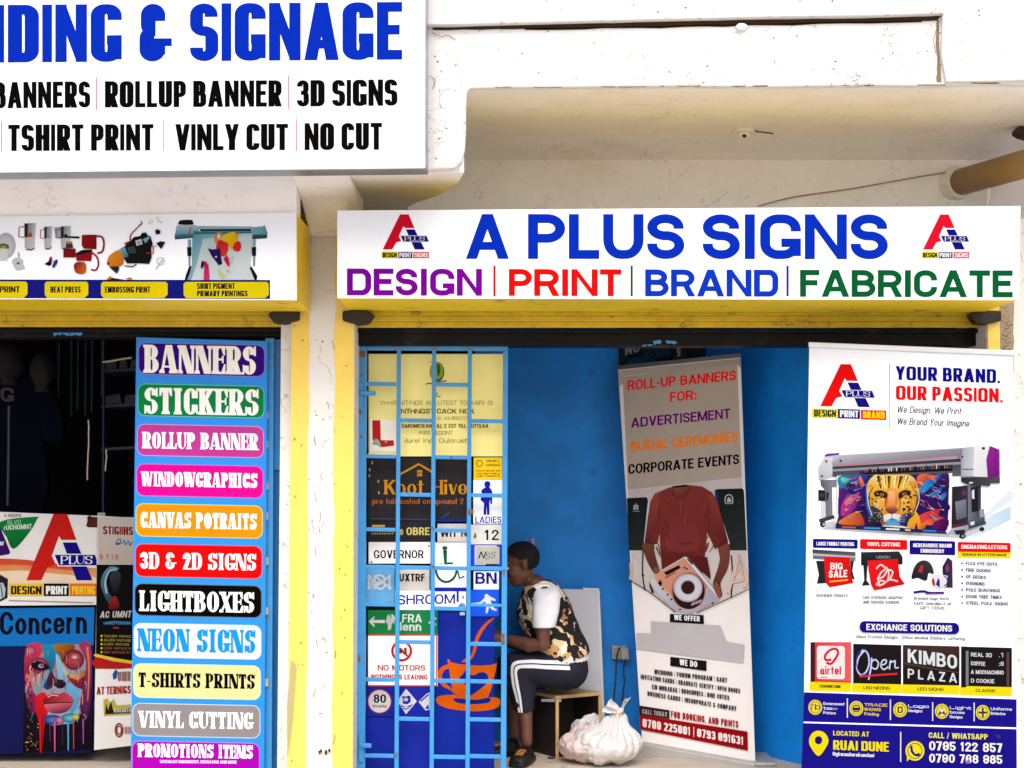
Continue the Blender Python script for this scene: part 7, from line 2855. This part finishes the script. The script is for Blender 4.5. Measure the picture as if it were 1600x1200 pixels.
nrm = (Bv - Av).cross(Z).normalized()
if nrm.y < 0:
    nrm = -nrm
nls = (Cv - Av).normalized()
rt = (Bv - Av).normalized()
q = MB()
q.prism([Av + Z * (za - .02), Bv + Z * (za - .02), Dv + Z * (za - .02), Cv + Z * (za - .02)], (0, 0, .02))
q.build('top', WOODL, t, bevel=.003)
panel('side_panel', Av + nls * .001, Cv, rt, .014, .012, za - .021, WOODD)
panel('side_panel', Bv + nls * .001, Dv, -rt, .014, .012, za - .021, WOODD)
panel('back_panel', Cv + rt * .016 - nls * .02, Dv - rt * .016 - nls * .02, nls, .012, .012, za - .021, WOODD)
q = MB()
q.prism([Av + Z * .0, Bv, Dv, Cv], (0, 0, .012))
q.build('base', WOODD, t)
q = MB()
fr = -nrm * .006
for p0_, p1_ in ((Av, Av + rt * .018), (Bv - rt * .016, Bv)):
    q = MB()
    q.prism([p0_ + fr, p1_ + fr, p1_ + fr + Z * (za - .022), p0_ + fr + Z * (za - .022)], nrm * .012)
    q.build('edge_strip', WOODL, t, bevel=.002)
q = MB()
q.prism([Av + rt * .03 - nrm * .012 + Z * (za - .035), Av + rt * .03 - nrm * .012 + Z * (za - .019), Av - rt * .06 + nls * .06 - nrm * .012 + Z * (za - .019), Av - rt * .06 + nls * .06 - nrm * .012 + Z * (za - .035)], nrm * .003)
q.build('tape_strip', mat('grey_tape', (150, 150, 156), .5), t)

pw_ = Pl(9.17)
t = thing('leaning_board', 'pale grey white board leaning on the blue wall behind the sitting person', 'board', pw_.pt(900, 1170))
q = MB()
q.slab(pw_, [(852, 920), (936.5, 921.5), (946, 1163), (852, 1163)], .02)
q.build('panel', mat('pale_grey_board', (206, 208, 216), .5, var=.05, scale=4), t, bevel=.002)
q = MB()
q.slab(pw_, [(911, 918.5), (936, 919.5), (936, 922.5), (911, 922)], .02, .003)
q.build('edge_tape', WHITEPL, t)
q = MB()
q.slab(pw_, [(934, 923), (936.8, 923), (946.3, 1163), (943, 1163)], .02, .003)
q.build('edge_tape', WHITEPL, t)
pws = Pl(9.285)
q = MB()
q.slab(pws, [(829.5, 840.5), (834.5, 841), (836, 853), (830.5, 853)], .003)
o = q.build('tape_scrap', mat('pinkish_tape', (190, 150, 160), .6), None, loc=pws.pt(832, 850))
tag(o, "scrap of pinkish tape on the blue wall just behind the sitter's head", 'tape')

t = thing('wall_socket', 'grey double wall socket with plug and two hanging leads on the blue wall', 'socket', pws.pt(969, 1030))
q = MB()
q.slab(Pl(9.26), [(956, 1009), (980.5, 1010), (981.5, 1031), (956.5, 1030)], .04)
q.build('back_box', mat('grimy_plastic', (176, 170, 162), .5, var=.15), t, bevel=.006)
q = MB()
q.slab(Pl(9.225), [(970, 1012), (982, 1013), (984, 1032), (971, 1031)], .034)
q.build('plug', mat('grimy_plastic', (150, 146, 140)), t, bevel=.008)
q = MB()
q.slab(Pl(9.24), [(959, 1013), (966, 1013), (966, 1024), (959, 1024)], .01)
q.build('plug', GREYP, t, bevel=.004)
CABL = mat('dark_cable', (34, 36, 44), .5)
for pts in ([(966, 1014), (968.5, 1012), (966, 1018), (963.5, 1030), (962, 1060), (960, 1082), (958, 1110), (957, 1130)], [(978, 1030), (975, 1040), (974.5, 1056), (976, 1062), (974, 1080), (972, 1104), (972, 1130)]):
    q = MB()
    q.tube([tuple(p) for p in smooth_line([tuple(at(x, y, 9.21 - .002 * i)) for i, (x, y) in enumerate(pts)], 5, False)], .0045, 8)
    q.build('lead', CABL, t, smooth=True)


def bag_mat(name, rgb):
    m = bpy.data.materials.new(name)
    m.use_nodes = True
    b = m.node_tree.nodes['Principled BSDF']
    b.inputs['Base Color'].default_value = lin(rgb) + [1]
    b.inputs['Roughness'].default_value = .38
    b.inputs['Subsurface Weight'].default_value = .25
    b.inputs['Subsurface Radius'].default_value = (.02, .02, .02)
    n = nm(m, 'ShaderNodeTexNoise')
    n.inputs['Scale'].default_value = 12
    n.inputs['Detail'].default_value = 4
    n.inputs['Distortion'].default_value = 2.2
    geo = nm(m, 'ShaderNodeNewGeometry')
    m.node_tree.links.new(geo.outputs['Position'], n.inputs['Vector'])
    bp = nm(m, 'ShaderNodeBump')
    bp.inputs['Strength'].default_value = .45
    bp.inputs['Distance'].default_value = .012
    m.node_tree.links.new(n.outputs['Fac'], bp.inputs['Height'])
    m.node_tree.links.new(bp.outputs['Normal'], b.inputs['Normal'])
    return m


def sack(c, rx, ry, rz, knot, seed, name, m_, parent, folds=13, amp=.02):
    """thin plastic bag: a slack body whose folds run to its knot"""
    q_ = MB()
    q_.ell((0, 0, 0), 1, 1, 1, 120, 80)
    kd = (knot - c).normalized()
    ax = kd.cross(Vector((0, 1, 0))).normalized()
    ay = kd.cross(ax)
    sv = Vector((seed * 3.1, seed, 0))
    for v in q_.v:
        p = Vector((v.x * rx, v.y * ry, v.z * rz))
        d = p.normalized()
        k = max(0, d.dot(kd))
        ang = math.atan2(d.dot(ay), d.dot(ax))
        ridge = abs(math.sin(ang * folds / 2 + 1.3 * noise.noise(d * 2 + sv)))
        p += d * amp * (ridge - .6) * (.34 + k * k * 1.5)
        p += kd * (k ** 6) * (knot - c).length * .42
        p -= d * (k ** 3) * .16 * min(rx, rz) * 1.2
        p += d * amp * (1.3 * noise.noise(d * 1.6 + sv) + .55 * abs(noise.noise(Vector((d.x * 3 + d.z * 2, d.y * 2, d.z * 4 - d.x * 2)) + sv)))
        w_ = c + p
        if w_.z < .006:
            w_.z = .006 + .002 * noise.noise(d * 9)
        v[:] = w_
    return q_.build(name, m_, parent, smooth=True)


BW, BP_ = bag_mat('white_polythene', (208, 205, 204)), bag_mat('pinkish_polythene', (206, 184, 180))
YG = 8.57
kn = at(968, 1112, YG)
t = thing('plastic_bag', 'full white plastic bag knotted at the top, on the floor by the askew banner', 'bag', (at(950, 1150, YG).x, YG, 0))
sack(at(948, 1163, YG), .194, .150, .102, kn, 1.0, 'sack_body', BW, t, 17, .024)
q = MB()
q.loft([(kn + Vector((0, 0, -.035)), Vector((.034, 0, .0)), Vector((0, .03, 0))), (kn, Vector((.018, 0, 0)), Vector((0, .018, 0))), (kn + Vector((.004, 0, .02)), Vector((.022, 0, 0)), Vector((0, .02, 0)))], 18)
q.build('knot', BW, t, smooth=True)
for (dx, dz, wx, sd_) in ((.045, .07, .04, 3), (-.075, .035, .05, 5)):
    q = MB()
    N = 14
    vs, fs = [], []
    for i in range(N):
        for j in range(N):
            s_, r_ = i / (N - 1), j / (N - 1)
            w_ = .012 + wx * s_
            p = kn + Vector((dx * s_ + (r_ - .5) * 2 * w_ * (.35 if dx > 0 else .5), .0, dz * s_ + (r_ - .5) * w_ * (.2 if dx > 0 else 1.2)))
            p += Vector((0, 1, 0)) * (.02 * math.sin(r_ * 11 + sd_) * s_ + .012 * noise.noise(p * 40))
            p += Vector((noise.noise(p * 30 + Vector((5, 0, 0))), 0, noise.noise(p * 30))) * .010 * s_
            vs.append(p)
    for i in range(N - 1):
        for j in range(N - 1):
            fs.append([i * N + j, i * N + j + 1, (i + 1) * N + j + 1, (i + 1) * N + j])
    q.add(vs, fs)
    fl = q.build('loose_end', BW, t, smooth=True)
    sl = fl.modifiers.new('thick', 'SOLIDIFY')
    sl.thickness = .003
q = MB()
q.loft([(kn + Vector((-.004, 0, -.012)), Vector((.026, 0, .008)), Vector((0, .024, 0))), (kn + Vector((-.004, 0, -.004)), Vector((.027, 0, .010)), Vector((0, .025, 0)))], 18)
q.build('tie', mat('pink_twine', (226, 150, 140), .6), t, smooth=True)
t = thing('plastic_bag', 'slack pinkish plastic bag pressed against the left of the white one', 'bag', (at(900, 1160, YG).x, YG, 0))
k2 = at(916, 1130, YG + .07)
sack(at(908, 1165, YG + .03), .115, .11, .085, k2, 2.0, 'sack_body', BP_, t, 11, .02)
sack(at(914, 1142, YG + .12), .085, .08, .062, at(930, 1120, YG + .1), 4.0, 'crumpled_top', bag_mat('grey_polythene', (200, 198, 202)), t, 9, .02)
# scrap on the floor beside the bag
o_ = at(859, 1186, 8.60)
q = MB()
q.tube([o_ + Vector((-.012, 0, .004)), o_ + Vector((0, 0, .008)), o_ + Vector((.016, -.004, .006)), o_ + Vector((.028, .004, .004))], [.004, .007, .006, .003], 8)
o = q.build('floor_scrap', BLKR, None, loc=o_)
tag(o, "dark twisted scrap on the floor between the sitter's shoe and the bags", 'scrap')
